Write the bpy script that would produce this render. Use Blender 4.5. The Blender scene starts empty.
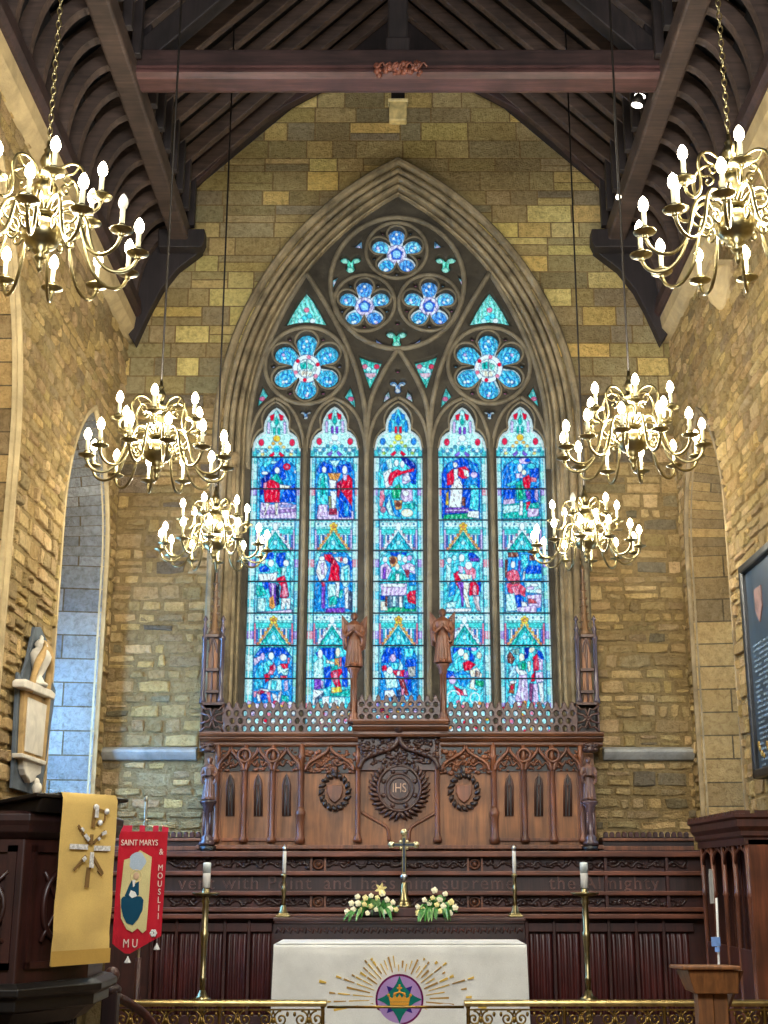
import bpy, bmesh, math, random
import numpy as np
from mathutils import Vector, Matrix
R_ = random.Random(7)
C = bpy.context.scene.collection
PI = math.pi
# ------------------------------------------------------------------ survey of the room: camera model
FPX = 1300.0                      # focal length in pixels of the 768x1024 frame
TH = math.atan(363 / FPX)         # upward pitch
CT, ST = math.cos(TH), math.sin(TH)
CX, CY, CZ = 398.0, 512.0, 1.7
def ray(px, py):
    u, v = px - CX, CY - py
    return (u, FPX * CT - v * ST, v * CT + FPX * ST)
def at(px, py, Y):
    x, y, z = ray(px, py); t = Y / y
    return (x * t, Y, CZ + z * t)
def atX(px, py, X):
    x, y, z = ray(px, py); t = X / x
    return (X, y * t, CZ + z * t)
def PX(px, py, Y): return at(px, py, Y)[0]
def PZ(py, Y): return at(CX, py, Y)[2]

# ------------------------------------------------------------------ mesh helper
class MB:
    def __init__(s): s.v = []; s.f = []; s.sm = []; s.c = []; s.col = (1, 1, 1)
    def add(s, vs, fs, smooth=False):
        b = len(s.v); s.v.extend(tuple(p) for p in vs)
        for f in fs:
            s.f.append(tuple(i + b for i in f)); s.sm.append(smooth); s.c.append(s.col)
        return s
    def box(s, x0, x1, y0, y1, z0, z1):
        if x0 > x1: x0, x1 = x1, x0
        if y0 > y1: y0, y1 = y1, y0
        if z0 > z1: z0, z1 = z1, z0
        v = [(x0,y0,z0),(x1,y0,z0),(x1,y1,z0),(x0,y1,z0),(x0,y0,z1),(x1,y0,z1),(x1,y1,z1),(x0,y1,z1)]
        return s.add(v, [(3,2,1,0),(4,5,6,7),(0,1,5,4),(1,2,6,5),(2,3,7,6),(3,0,4,7)])
    def prism(s, poly, y0, y1, axis='y', smooth=False):
        """poly: 2D points; axis y: (x,z); axis x: (y,z); axis z: (x,y)"""
        def m(p, d):
            return (p[0], d, p[1]) if axis == 'y' else (d, p[0], p[1]) if axis == 'x' else (p[0], p[1], d)
        n = len(poly)
        v = [m(p, y0) for p in poly] + [m(p, y1) for p in poly]
        s.add(v, [tuple(range(n))[::-1], tuple(range(n, 2*n))])
        b = len(s.v) - 2*n
        for i in range(n):
            j = (i+1) % n
            s.f.append((b+i, b+j, b+n+j, b+n+i)); s.sm.append(smooth); s.c.append(s.col)
        return s
    def ring(s, cx, cy, prof, seg=16, sx=1, sy=1, a0=0.0):
        """lathe about z: prof list of (r, z)"""
        vs = []; fs = []
        for (r, z) in prof:
            for k in range(seg):
                a = a0 + 2*PI*k/seg
                vs.append((cx + r*math.cos(a)*sx, cy + r*math.sin(a)*sy, z))
        for i in range(len(prof)-1):
            for k in range(seg):
                k2 = (k+1) % seg
                fs.append((i*seg+k, i*seg+k2, (i+1)*seg+k2, (i+1)*seg+k))
        fs.append(tuple(range(seg))[::-1]); fs.append(tuple((len(prof)-1)*seg + k for k in range(seg)))
        return s.add(vs, fs, True)
    def tube(s, pts, r, seg=8, closed=False, flat=None):
        """round bar along pts; r number or list"""
        pts = [Vector(p) for p in pts]; n = len(pts)
        rr = r if isinstance(r, (list, tuple)) else [r]*n
        vs = []; fs = []; up = None
        for i in range(n):
            if closed: t = pts[(i+1) % n] - pts[i-1]
            else: t = pts[min(i+1, n-1)] - pts[max(i-1, 0)]
            t = t.normalized() if t.length > 1e-9 else Vector((0,0,1))
            if up is None:
                up = Vector((0,1,0)) if abs(t.y) < .9 else Vector((1,0,0))
            a = up - t*up.dot(t)
            a = a.normalized() if a.length > 1e-6 else t.orthogonal().normalized()
            up = a; b = t.cross(a)
            for k in range(seg):
                q = 2*PI*(k+.5)/seg
                vs.append(pts[i] + a*math.cos(q)*rr[i] + b*math.sin(q)*rr[i]*(flat or 1))
        m = n if closed else n-1
        for i in range(m):
            j = (i+1) % n
            for k in range(seg):
                k2 = (k+1) % seg
                fs.append((i*seg+k, i*seg+k2, j*seg+k2, j*seg+k))
        if not closed:
            fs.append(tuple(range(seg))[::-1]); fs.append(tuple((n-1)*seg+k for k in range(seg)))
        return s.add(vs, fs, True)
    def ball(s, c, rx, ry=None, rz=None, seg=12, rings=8):
        ry = ry or rx; rz = rz or rx
        vs = [(c[0], c[1], c[2]+rz)]; fs = []
        for i in range(1, rings):
            t = PI*i/rings
            for k in range(seg):
                a = 2*PI*k/seg
                vs.append((c[0]+rx*math.sin(t)*math.cos(a), c[1]+ry*math.sin(t)*math.sin(a), c[2]+rz*math.cos(t)))
        vs.append((c[0], c[1], c[2]-rz)); L = len(vs)-1
        for k in range(seg):
            k2 = (k+1) % seg
            fs.append((0, 1+k, 1+k2))
            fs.append((L, L-seg+k2, L-seg+k))
            for i in range(rings-2):
                a = 1+i*seg
                fs.append((a+k, a+seg+k, a+seg+k2, a+k2))
        return s.add(vs, fs, True)
    def quadgrid(s, P, smooth=True):
        """P[i][j] grid of points"""
        n, m = len(P), len(P[0])
        vs = [p for row in P for p in row]
        fs = [(i*m+j, i*m+j+1, (i+1)*m+j+1, (i+1)*m+j) for i in range(n-1) for j in range(m-1)]
        return s.add(vs, fs, smooth)
    def build(s, name, mat, parent=None, bevel=0, org=None, color=False, mirror=False, kind=None):
        me = bpy.data.meshes.new(name)
        o_ = org if org is not None else (tuple(parent.location) if parent is not None and parent.parent is None else
              tuple(parent.location + parent.parent.location) if parent is not None else (0,0,0))
        v = np.array(s.v, dtype=float).reshape(-1, 3) - np.array(o_)
        me.from_pydata(v.tolist(), [], s.f); 
        me.polygons.foreach_set('use_smooth', np.array(s.sm, dtype=bool))
        if color:
            at_ = me.attributes.new('Col', 'FLOAT_COLOR', 'CORNER')
            tot = np.array([len(f) for f in s.f]); c = np.repeat(np.array(s.c, dtype=np.float32), tot, axis=0)
            c = np.hstack([c, np.ones((len(c), 1), np.float32)]); at_.data.foreach_set('color', c.ravel())
        me.update()
        bm = bmesh.new(); bm.from_mesh(me); bmesh.ops.recalc_face_normals(bm, faces=bm.faces); bm.to_mesh(me); bm.free()
        me.materials.append(mat)
        o = bpy.data.objects.new(name, me); C.objects.link(o)
        if parent is not None: o.parent = parent
        elif org is not None: o.location = org
        if bevel:
            b = o.modifiers.new('b', 'BEVEL'); b.width = bevel; b.segments = 2; b.limit_method = 'ANGLE'; b.angle_limit = .6
        if kind: o['kind'] = kind
        return o
def thing(name, label, cat, loc=(0,0,0), group=None):
    o = bpy.data.objects.new(name, None); C.objects.link(o); o.empty_display_size = .1
    o.location = loc; o['label'] = label; o['category'] = cat
    if group: o['group'] = group
    return o
def tag(o, label, cat, group=None):
    o['label'] = label; o['category'] = cat
    if group: o['group'] = group
    return o
def struct(name, kindless=False):
    o = bpy.data.objects.new(name, None); C.objects.link(o); o['kind'] = 'structure'; return o
def lin(c):
    c = np.array(c, dtype=float) / 255.0
    return tuple(np.where(c <= .04045, c/12.92, ((c+.055)/1.055)**2.4))
def rgba(c): return (*lin(c), 1.0)
def smoothpath(pts, n=6, closed=False):
    P = [np.array(p, float) for p in pts]; N = len(P); out = []
    rng = range(N) if closed else range(N-1)
    for i in rng:
        p0 = P[(i-1) % N] if closed or i > 0 else P[0]*2 - P[1]
        p1, p2 = P[i], P[(i+1) % N]
        p3 = P[(i+2) % N] if closed or i+2 < N else P[-1]*2 - P[-2]
        for k in range(n):
            t = k/n
            out.append(tuple(.5*((2*p1) + (p2-p0)*t + (2*p0-5*p1+4*p2-p3)*t*t + (3*p1-p0-3*p2+p3)*t**3)))
    if not closed: out.append(tuple(P[-1]))
    return out

# ------------------------------------------------------------------ materials
class N:
    def __init__(s, name):
        s.m = bpy.data.materials.new(name); s.m.use_nodes = True; s.t = s.m.node_tree
        s.b = s.t.nodes['Principled BSDF']; s.out = s.t.nodes['Material Output']
    def n(s, ty, **kw):
        x = s.t.nodes.new(ty)
        for k, v in kw.items():
            if k in x.inputs: x.inputs[k].default_value = v
            else: setattr(x, k, v)
        return x
    def l(s, a, b): s.t.links.new(a, b)
    def coord(s, scale=(1,1,1)):
        g = s.n('ShaderNodeTexCoord'); mp = s.n('ShaderNodeMapping'); mp.inputs['Scale'].default_value = scale
        s.l(g.outputs['Object'], mp.inputs['Vector']); return mp.outputs['Vector']
    def noise(s, vec, sc, det=4, rough=.55, dist=0):
        x = s.n('ShaderNodeTexNoise'); x.inputs['Scale'].default_value = sc; x.inputs['Detail'].default_value = det
        x.inputs['Roughness'].default_value = rough; x.inputs['Distortion'].default_value = dist
        s.l(vec, x.inputs['Vector']); return x.outputs['Fac']
    def ramp(s, fac, stops):
        r = s.n('ShaderNodeValToRGB'); e = r.color_ramp.elements
        while len(e) < len(stops): e.new(.5)
        for i, (p, c) in enumerate(stops): e[i].position = p; e[i].color = c if len(c) == 4 else rgba(c)
        s.l(fac, r.inputs['Fac']); return r.outputs['Color']
    def mul(s, a, b, fac=1.0):
        x = s.n('ShaderNodeMix'); x.data_type = 'RGBA'; x.blend_type = 'MULTIPLY'; x.inputs[0].default_value = fac
        s.l(a, x.inputs[6]); s.l(b, x.inputs[7]); return x.outputs[2]
    def bump(s, h, st, dist=.02):
        x = s.n('ShaderNodeBump'); x.inputs['Strength'].default_value = st; x.inputs['Distance'].default_value = dist
        s.l(h, x.inputs['Height']); s.l(x.outputs['Normal'], s.b.inputs['Normal'])
    def set(s, **kw):
        for k, v in kw.items(): s.b.inputs[k.replace('_', ' ')].default_value = v
def m_simple(name, c, rough=.5, metal=0.0, nscale=8, var=.25, bump=0.0, spec=.5, stretch=(1,1,1)):
    m = N(name); v = m.coord(stretch); f = m.noise(v, nscale)
    lo = tuple(max(0, x*(1-var)) for x in c); hi = tuple(min(255, x*(1+var*.6)) for x in c)
    m.l(m.ramp(f, [(.3, lo), (.7, hi)]), m.b.inputs['Base Color'])
    m.set(Roughness=rough, Metallic=metal); m.b.inputs['Specular IOR Level'].default_value = spec
    if bump: m.bump(m.noise(v, nscale*4), bump)
    return m.m
def m_wood(name, c, rough=.42, var=.35, vertical=True, bump=.12, scale=5):
    m = N(name); v = m.coord((4,4,.35) if vertical else (.35,4,4))
    f = m.noise(v, scale, 6, .6, .6); f2 = m.noise(m.coord(), 2.2, 3)
    lo = tuple(x*(1-var) for x in c); hi = tuple(min(255, x*(1+var*.7)) for x in c)
    g = m.ramp(f2, [(.3, (175,175,175)), (.7, (255,255,255))])
    m.l(m.mul(m.ramp(f, [(.25, lo), (.5, c), (.75, hi)]), g), m.b.inputs['Base Color'])
    m.set(Roughness=rough); m.bump(f, bump, .01); return m.m
def m_blocks(name):
    m = N(name); a = m.n('ShaderNodeAttribute', attribute_name='Col')
    v = m.coord(); f = m.noise(v, 15, 7, .7, .5); f2 = m.noise(v, 44, 4, .7); f3 = m.noise(v, 1.1, 3)
    c = m.mul(a.outputs['Color'], m.ramp(f, [(.28, (186,180,166)), (.5, (236,231,221)), (.7, (255,255,250))]))
    c = m.mul(c, m.ramp(f3, [(.3, (232,224,212)), (.7, (255,255,255))]))
    m.l(c, m.b.inputs['Base Color']); m.set(Roughness=.92); m.b.inputs['Specular IOR Level'].default_value = .15
    x = m.n('ShaderNodeMath', operation='ADD'); m.l(f, x.inputs[0]); m.l(f2, x.inputs[1])
    m.bump(x.outputs[0], 1.0, .045); return m.m
def m_stone(name, c, var=.3, bump=.35):
    m = N(name); v = m.coord(); f = m.noise(v, 3.5, 6, .65, .5); f2 = m.noise(v, 30, 4, .7)
    lo = tuple(x*(1-var) for x in c); hi = tuple(min(255, x*(1+var*.6)) for x in c)
    m.l(m.ramp(f, [(.3, lo), (.7, hi)]), m.b.inputs['Base Color']); m.set(Roughness=.85)
    m.b.inputs['Specular IOR Level'].default_value = .2; m.bump(f2, bump, .02); return m.m
def m_emit(name, c, st, sample=True):
    m = N(name); m.set(Roughness=.4); m.b.inputs['Base Color'].default_value = (.9,.85,.75,1)
    m.b.inputs['Emission Color'].default_value = rgba(c); m.b.inputs['Emission Strength'].default_value = st
    if not sample: m.m.cycles.emission_sampling = 'NONE'
    return m.m
def m_metal(name, c, rough=.25, var=.2):
    m = N(name); v = m.coord(); f = m.noise(v, 14, 3)
    lo = tuple(x*(1-var) for x in c)
    m.l(m.ramp(f, [(.3, lo), (.7, c)]), m.b.inputs['Base Color']); m.set(Metallic=1.0, Roughness=rough); return m.m
def m_cloth(name, c, scale=260, var=.12, rough=.9):
    m = N(name); v = m.coord(); f = m.noise(v, scale, 2); f2 = m.noise(v, 2.5, 3)
    lo = tuple(x*(1-var) for x in c)
    x = m.mul(m.ramp(f, [(.3, lo), (.7, c)]), m.ramp(f2, [(.3, (225,225,225)), (.7, (255,255,255))]))
    m.l(x, m.b.inputs['Base Color']); m.set(Roughness=rough); m.b.inputs['Specular IOR Level'].default_value = .15
    m.b.inputs['Sheen Weight'].default_value = .15; m.bump(f, .15, .004); return m.m
def cached(f):
    memo = {}
    def g(name, *a, **k):
        if name not in memo: memo[name] = f(name, *a, **k)
        return memo[name]
    return g
m_simple, m_wood, m_stone, m_emit, m_metal, m_cloth = map(cached, (m_simple, m_wood, m_stone, m_emit, m_metal, m_cloth))
WORLD = (0.62, 0.84, 1.0); WSTR = 1.35
def m_glass(name):
    m = N(name); a = m.n('ShaderNodeAttribute', attribute_name='Col')
    tr = m.n('ShaderNodeBsdfTranslucent'); m.l(a.outputs['Color'], tr.inputs['Color'])
    gl = m.n('ShaderNodeBsdfGlossy'); gl.inputs['Roughness'].default_value = .15
    mx = m.n('ShaderNodeMixShader'); mx.inputs[0].default_value = .0
    m.l(tr.outputs[0], mx.inputs[1]); m.l(gl.outputs[0], mx.inputs[2]); m.l(mx.outputs[0], m.out.inputs['Surface'])
    return m.m
M = dict(
    blocks=m_blocks('stone_blocks'), mortar=m_stone('mortar', (128,110,78)),
    dress=m_stone('dressed_stone', (138,120,90), .3), dress_dark=m_stone('tracery_stone_shaded', (68,64,56), .3),  # darker copy of the tracery stone: shade of the recessed plate as colour
    dress_rib=m_stone('tracery_rib_lit', (122,114,96), .25), string=m_stone('string_stone', (150,148,140), .2),  # lighter copy of the tracery stone: light on the ribs as colour
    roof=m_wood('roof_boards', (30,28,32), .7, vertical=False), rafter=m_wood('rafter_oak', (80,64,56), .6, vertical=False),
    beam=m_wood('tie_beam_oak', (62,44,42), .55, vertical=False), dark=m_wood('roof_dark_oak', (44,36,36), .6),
    oak=m_wood('reredos_oak', (122,74,48), .45), oakd=m_wood('carved_oak', (78,50,40), .4), oakp=m_wood('panel_oak', (140,92,54), .5),
    mahog=m_wood('mahogany', (68,32,26), .45), mahogd=m_wood('mahogany_dark', (46,24,22), .45),
    pulpit=m_wood('pulpit_oak', (58,28,22), .4), black=m_wood('ebonised_and_shade', (20,16,15), .4), lectern=m_wood('light_oak', (134,86,46), .45),  # black wood, also used as shade colour in the reredos tracery
    stall=m_wood('stall_oak', (74,38,28), .4), stallh=m_wood('stall_moulding', (110,66,48), .35),
    brass=m_metal('brass', (158,146,106), .3), gold=m_metal('gold_brass', (222,182,84), .28), abrass=m_metal('aged_brass', (150,122,66), .35),
    silver=m_metal('silver', (205,205,200), .3), iron=m_simple('iron', (40,36,32), .5, .6),
    bulb=m_emit('lit_bulb', (255,240,206), 30, False), deadbulb=m_simple('unlit_bulb', (250,240,210), .2, 0),
    ivory=m_simple('candle_sleeve', (236,222,180), .4), wax=m_simple('wax', (238,238,230), .35, 0, 8, .05),
    white=m_cloth('white_linen', (232,234,230)), goldcloth=m_cloth('gold_cloth', (216,182,104)), red=m_cloth('red_cloth', (188,30,48)),
    floor=m_simple('floor_tile', (90,70,54), .4), marble=m_stone('marble', (205,198,182), .12, .1), slate=m_stone('slate', (92,100,106), .2, .1),
    tanst=m_stone('carved_tan', (176,146,98), .25), plaster=m_stone('plaster', (176,156,116), .15),
    glass=m_glass('stained_glass'), greyglass=m_glass('leaded_glass'),
    lead=m_simple('lead', (40,42,46), .6),
)
# ------------------------------------------------------------------ room
HW = 3.6; YB = 16.0
WX = 2.154; WZS = 7.21; WR = 4.51          # great window: arc centres (+-WX, WZS), outer radius WR
SILL = 3.3
def sgn(x): return -1 if x < 0 else 1
def clip(poly, p, n):
    """keep the part with (q-p).n >= 0"""
    out = []; k = len(poly)
    for i in range(k):
        a, b = poly[i], poly[(i+1) % k]
        da = (a[0]-p[0])*n[0] + (a[1]-p[1])*n[1]; db = (b[0]-p[0])*n[0] + (b[1]-p[1])*n[1]
        if da >= 0: out.append(a)
        if (da < 0) != (db < 0):
            t = da/(da-db); out.append((a[0]+(b[0]-a[0])*t, a[1]+(b[1]-a[1])*t))
    return out
def area(p): return abs(sum(p[i][0]*p[(i+1) % len(p)][1] - p[(i+1) % len(p)][0]*p[i][1] for i in range(len(p))))/2
class Arch:
    """pointed opening: centre u, half width a, arc centre offset c beyond the axis, spring zs, sill z0"""
    def __init__(s, u, a, c, zs, z0): s.u, s.a, s.c, s.zs, s.z0, s.r = u, a, c, zs, z0, a+c
    def apex(s): return s.zs + math.sqrt(s.r**2 - s.c**2)
    def cut(s, poly):
        cu = sum(p[0] for p in poly)/len(poly); cz = sum(p[1] for p in poly)/len(poly)
        if cz < s.z0-.3 or abs(cu-s.u) > s.a+1.2 or cz > s.apex()+1: return poly
        sd = -1 if cu < s.u else 1
        if min(p[1] for p in poly) < s.z0 <= max(p[1] for p in poly) and abs(cu-s.u) < s.a:
            return clip(poly, (0, s.z0), (0, -1))
        if max(p[1] for p in poly) <= s.z0: return poly
        if cz <= s.zs: return clip(poly, (s.u+sd*s.a, 0), (sd, 0))
        ox = s.u - sd*s.c; dx, dz = cu-ox, cz-s.zs; L = math.hypot(dx, dz)
        n = (dx/L, dz/L); return clip(poly, (ox+n[0]*s.r, s.zs+n[1]*s.r), n)
    def outline(s, n=14, grow=0):
        r = s.r+grow; ap = math.acos(s.c/r); pts = [(s.u-s.a-grow, s.z0)]
        for k in range(n+1):
            t = ap*k/n; pts.append((s.u+s.c-r*math.cos(t), s.zs+r*math.sin(t)))
        for k in range(n, -1, -1):
            t = ap*k/n; pts.append((s.u-s.c+r*math.cos(t), s.zs+r*math.sin(t)))
        pts.append((s.u+s.a+grow, s.z0)); return pts
TAN = [(209, 184, 136), (195, 174, 130), (218, 192, 139), (186, 167, 128), (223, 199, 151), (202, 178, 136), (179, 159, 120)]
GREY = [(153, 141, 119), (141, 132, 114), (162, 148, 121), (148, 139, 123), (171, 153, 119), (132, 123, 107)]
ASH = [(195, 183, 144), (186, 175, 142), (202, 188, 142), (193, 180, 137), (250, 237, 165), (250, 225, 155), (179, 172, 146), (209, 194, 144), (220, 202, 146)]
def rubble(mb, u0, u1, z0, z1, style, arches, rng, to3, keep=None, gapc=.007):
    z = z0
    while z < z1-.02:
        st = style(z); h = rng.uniform(*st['h']); h = min(h, z1-z)
        if z1-z-h < .06: h = z1-z
        u = u0 - rng.uniform(0, st['w'][1])*.5
        while u < u1:
            w = rng.uniform(*st['w']); subs = [(z, z+h)]
            if rng.random() < st.get('split', 0) and h > .16: q = z+h*rng.uniform(.4,.6); subs = [(z, q), (q, z+h)]
            for (a, b) in subs:
                ua, ub = max(u, u0), min(u+w, u1)
                if ub-ua < .03: continue
                j = st['j']; J = lambda: rng.uniform(-j, j)
                poly = [(ua+abs(J()), a+abs(J())), (ub-abs(J()), a+abs(J())), (ub-abs(J()), b-abs(J())), (ua+abs(J()), b-abs(J()))]
                if j > .012:
                    poly = [poly[0], ((poly[0][0]+poly[1][0])/2, poly[0][1]-j*.3), poly[1], poly[2], ((poly[2][0]+poly[3][0])/2, poly[2][1]+j*.3), poly[3]]
                for A in arches:
                    if len(poly) > 2: poly = A.cut(poly)
                if len(poly) < 3 or area(poly) < .0012: continue
                c_u = sum(p[0] for p in poly)/len(poly); c_z = sum(p[1] for p in poly)/len(poly)
                if keep and not keep(c_u, c_z): continue
                col = np.array(lin(rng.choice(st['c']))) * rng.uniform(.8, 1.2); col *= np.array([1, rng.uniform(.96,1.03), rng.uniform(.88,1.08)])
                mb.col = tuple(col)
                d = rng.uniform(*st['d']); wd = max(p[0] for p in poly)-min(p[0] for p in poly); hd = max(p[1] for p in poly)-min(p[1] for p in poly)
                gx = max(.5, 1-2*st['b']/max(wd, .01)); gz = max(.4, 1-2*st['b']/max(hd, .01)); g0x = 1-2*gapc/max(wd,.02); g0z = 1-2*gapc/max(hd,.02)
                n = len(poly)
                o = [to3(c_u+(p[0]-c_u)*g0x, c_z+(p[1]-c_z)*g0z, -.02) for p in poly]
                i1 = [to3(c_u+(p[0]-c_u)*(gx+g0x)/2, c_z+(p[1]-c_z)*(gz+g0z)/2, d*.75) for p in poly]
                i2 = [to3(c_u+(p[0]-c_u)*gx*.97, c_z+(p[1]-c_z)*gz*.95, d + rng.uniform(-st['j'], st['j'])*.3) for p in poly]
                fs = [tuple(range(2*n, 3*n))]
                for k in range(n):
                    k2 = (k+1) % n
                    fs += [(k, k2, n+k2, n+k), (n+k, n+k2, 2*n+k2, 2*n+k)]
                mb.add(o+i1+i2, fs)
            u += w
        z += h
def st_ash(z): return dict(h=(.2,.3), w=(.28,.75), j=.003, d=(.0,.012), b=.012, c=ASH, split=.12)
def st_rub(z): return dict(h=(.11,.23), w=(.13,.46), j=.03, d=(.0,.035), b=.028, c=TAN+TAN+GREY[:2], split=.35)
def st_mix(z): return dict(h=(.16,.28), w=(.22,.6), j=.01, d=(.0,.025), b=.018, c=TAN+GREY, split=.2)
def st_back(z): return st_ash(z) if z > 7.6 else st_mix(z) if z > 6.4 else st_rub(z)
def st_side(z): return dict(h=(.10,.2), w=(.12,.42), j=.026, d=(.0,.04), b=.025, c=TAN, split=.3)
# gable boundary authored on the left: inner line of the end truss
GB = [at(px, py, 15.9) for px, py in [(128,350), (143,318), (158,288), (176,266), (200,250), (200,232), (188,230), (188,188), (250,128), (322,86)]]
GBL = [(p[0], p[2]) for p in GB]
def half_at(z):
    pts = GBL
    if z <= pts[0][1]: return HW
    best = None
    for (a, b) in zip(pts, pts[1:]):
        if a[1] <= z <= b[1] or b[1] <= z <= a[1]:
            t = 0 if a[1] == b[1] else (z-a[1])/(b[1]-a[1]); x = abs(a[0]+(b[0]-a[0])*t); best = x if best is None else max(best, x)
    return best if best is not None else 1.3
rg = random.Random(11)
big = Arch(0, WR-WX-.1, WX, WZS, SILL)
# back wall: a mortar sheet with the window opening, and the block faces on it, one mesh
mb = MB(); mb.col = lin((168,148,108))
ol = big.outline(18)
def backsheet(y):
    n = len(ol)
    for (a, b) in zip(ol, ol[1:]):
        xo = lambda p: (-HW if p[0] < 0 else HW) if abs(p[0]) > 1e-6 else None
        sd = -1 if (a[0]+b[0]) < 0 else 1
        mb.add([(a[0], y, a[1]), (b[0], y, b[1]), (sd*(HW+.05), y, b[1]), (sd*(HW+.05), y, a[1])], [(0,1,2,3)])
    za = big.apex(); mb.add([(-HW-.05, y, za), (HW+.05, y, za), (HW+.05, y, 14), (-HW-.05, y, 14)], [(0,1,2,3)])
    mb.add([(-HW-.05, y, 0), (HW+.05, y, 0), (HW+.05, y, SILL), (-HW-.05, y, SILL)], [(0,1,2,3)])
backsheet(YB)
rubble(mb, -HW, HW, 1.9, 13.2, st_back, [big], rg, lambda u, z, d: (u, YB-.004-d, z), keep=lambda u, z: abs(u) < half_at(z)+.45)
wall_back = mb.build('wall_back', M['blocks'], color=True, kind='structure')
# side walls with their arched recesses
def side_wall(sd, arches, name, seed):
    rs = random.Random(seed); X = sd*HW; mb = MB(); mb.col = lin((176,156,112))
    ys = sorted(set([-3.0, YB+.05] + [A.u-A.a for A in arches] + [A.u+A.a for A in arches]))
    for a, b in zip(ys, ys[1:]):
        A = next((A for A in arches if A.u-A.a <= (a+b)/2 <= A.u+A.a), None)
        if not A: mb.add([(X, a, 0), (X, b, 0), (X, b, 10.2), (X, a, 10.2)], [(0,1,2,3)]); continue
        if A.z0 > 0: mb.add([(X, a, 0), (X, b, 0), (X, b, A.z0), (X, a, A.z0)], [(0,1,2,3)])
        o = A.outline(14)
        for p, q in zip(o[1:], o[2:-1]):
            mb.add([(X, p[0], p[1]), (X, q[0], q[1]), (X, q[0], 10.2), (X, p[0], 10.2)], [(0,1,2,3)])
    rubble(mb, 6.5, YB, 1.6, 8.8, st_side, [Arch(A.u, A.a+.07, A.c, A.zs, A.z0) for A in arches], rs, lambda u, z, d: (X-sd*(.004+d), u, z))
    return mb.build(name, M['blocks'], color=True, kind='structure')
LW = Arch(14.52, 1.05, .75, 5.35, 2.2); LA = Arch(9.75, 1.85, 1.2, 5.5, 0.0); RW = Arch(14.7, .95, .75, 5.5, 2.2)
wall_left = side_wall(-1, [LW, LA], 'wall_left', 3)
wall_right = side_wall(1, [RW], 'wall_right', 5)
# reveals of the recesses, built of coursed blocks, with a chamfered arris ring on the wall face
def reveal(sd, A, name, depth, splay, back, cols, seed, parent):
    rs = random.Random(seed); X = sd*HW; mb = MB()
    o = A.outline(16); L = []
    pts = []
    for p, q in zip(o, o[1:]):                       # subdivide the jambs into courses
        d = math.hypot(q[0]-p[0], q[1]-p[1]); k = max(1, int(d/.27))
        for i in range(k): pts.append((p[0]+(q[0]-p[0])*i/k, p[1]+(q[1]-p[1])*i/k))
    pts.append(o[-1])
    def ins(p, t):                                    # narrower towards the glass
        s_ = 1-splay*t/A.a; zc = A.zs
        return (A.u+(p[0]-A.u)*s_, p[1] if p[1] <= zc else zc+(p[1]-zc)*s_)
    for i, (p, q) in enumerate(zip(pts, pts[1:])):
        cut = [0, rs.uniform(.35,.65), 1] if i % 2 else [0, 1]
        for a, b in zip(cut, cut[1:]):
            mb.col = tuple(np.array(lin(rs.choice(cols)))*rs.uniform(.85,1.15))
            g = .004
            P = lambda pt, t: (X+sd*depth*t, *ins(pt, t))
            a_, b_ = a+.012, b-.012
            pm = (p[0]+(q[0]-p[0])*.03, p[1]+(q[1]-p[1])*.03); qm = (p[0]+(q[0]-p[0])*.97, p[1]+(q[1]-p[1])*.97)
            mb.add([P(pm, a_), P(qm, a_), P(qm, b_), P(pm, b_)], [(0,1,2,3)])
    mb.col = lin((120,106,82))
    for p, q in zip(pts, pts[1:]):
        P = lambda pt, t: (X+sd*(depth*t+.006), *[c + .004*(c-A.u if k == 0 else 0) for k, c in enumerate(ins(pt, t))])
        mb.add([P(p, 0), P(q, 0), P(q, 1), P(p, 1)], [(0,1,2,3)])
    # sloping sill
    mb.col = lin((150,132,96))
    if A.z0 > 0:
        a, b = ins(pts[0], 1), ins(pts[-1], 1)
        mb.add([(X, pts[0][0], A.z0-.25), (X, pts[-1][0], A.z0-.25), (X+sd*depth, b[0], A.z0), (X+sd*depth, a[0], A.z0)], [(0,1,2,3)])
    if back:
        oo = [ins(p, 1) for p in pts]; n = len(oo); cu = A.u
        mb.add([(X+sd*depth, p[0], p[1]) for p in oo], [tuple(range(n))])
    ob = mb.build(name, M['blocks'], parent, color=True)
    # dressed arris
    mr = MB(); grid = []
    prof = [(.085, -.012), (.08, .03), (.03, .033), (.0, -.01), (-.01, -.05)]
    for (g, pr) in prof:
        grid.append([(X-sd*pr, p[0], p[1]) for p in A.outline(16, g)])
    mr.quadgrid(grid, False); mr.build('arch_dressing', M['plaster'] if sd < 0 else M['dress'], parent)
    return ob, [ins(p, 1) for p in pts]
WARM = [(201, 173, 123), (182, 157, 114), (212, 182, 128), (171, 150, 114)]
_, gl = reveal(-1, LW, 'window_reveal', .75, .12, False, [(160,162,162),(146,148,150),(176,176,174)], 4, wall_left)
reveal(-1, LA, 'arch_recess', .7, .0, True, WARM, 8, wall_left)
_, gr = reveal(1, RW, 'window_reveal', .75, .12, False, WARM, 9, wall_right)
def side_window(sd, name, pts):
    X = sd*(HW+.75); w = struct(name); mb = MB(); n = len(pts)
    mb.col = (.4,.4,.42)
    mb.add([(X, p[0], p[1]) for p in pts], [tuple(range(n))]); mb.build('leaded_pane', M['greyglass'], w, color=True)
    mf = MB(); mf.tube([(X-sd*.03, p[0], p[1]) for p in pts], .06, 6)
    yc = sum(p[0] for p in pts)/n
    mf.tube([(X-sd*.03, 14.75, 2.0), (X-sd*.03, 14.75, 6.3)], .06, 6)
    for k in range(8): mf.tube([(X-sd*.02, 13.95, 2.4+.45*k), (X-sd*.02, 15.55, 2.4+.45*k)], .012, 5)
    mf.build('window_frame', M['dress_dark'], w)
side_window(-1, 'window_2', gl); side_window(1, 'window_3', gr)
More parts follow.
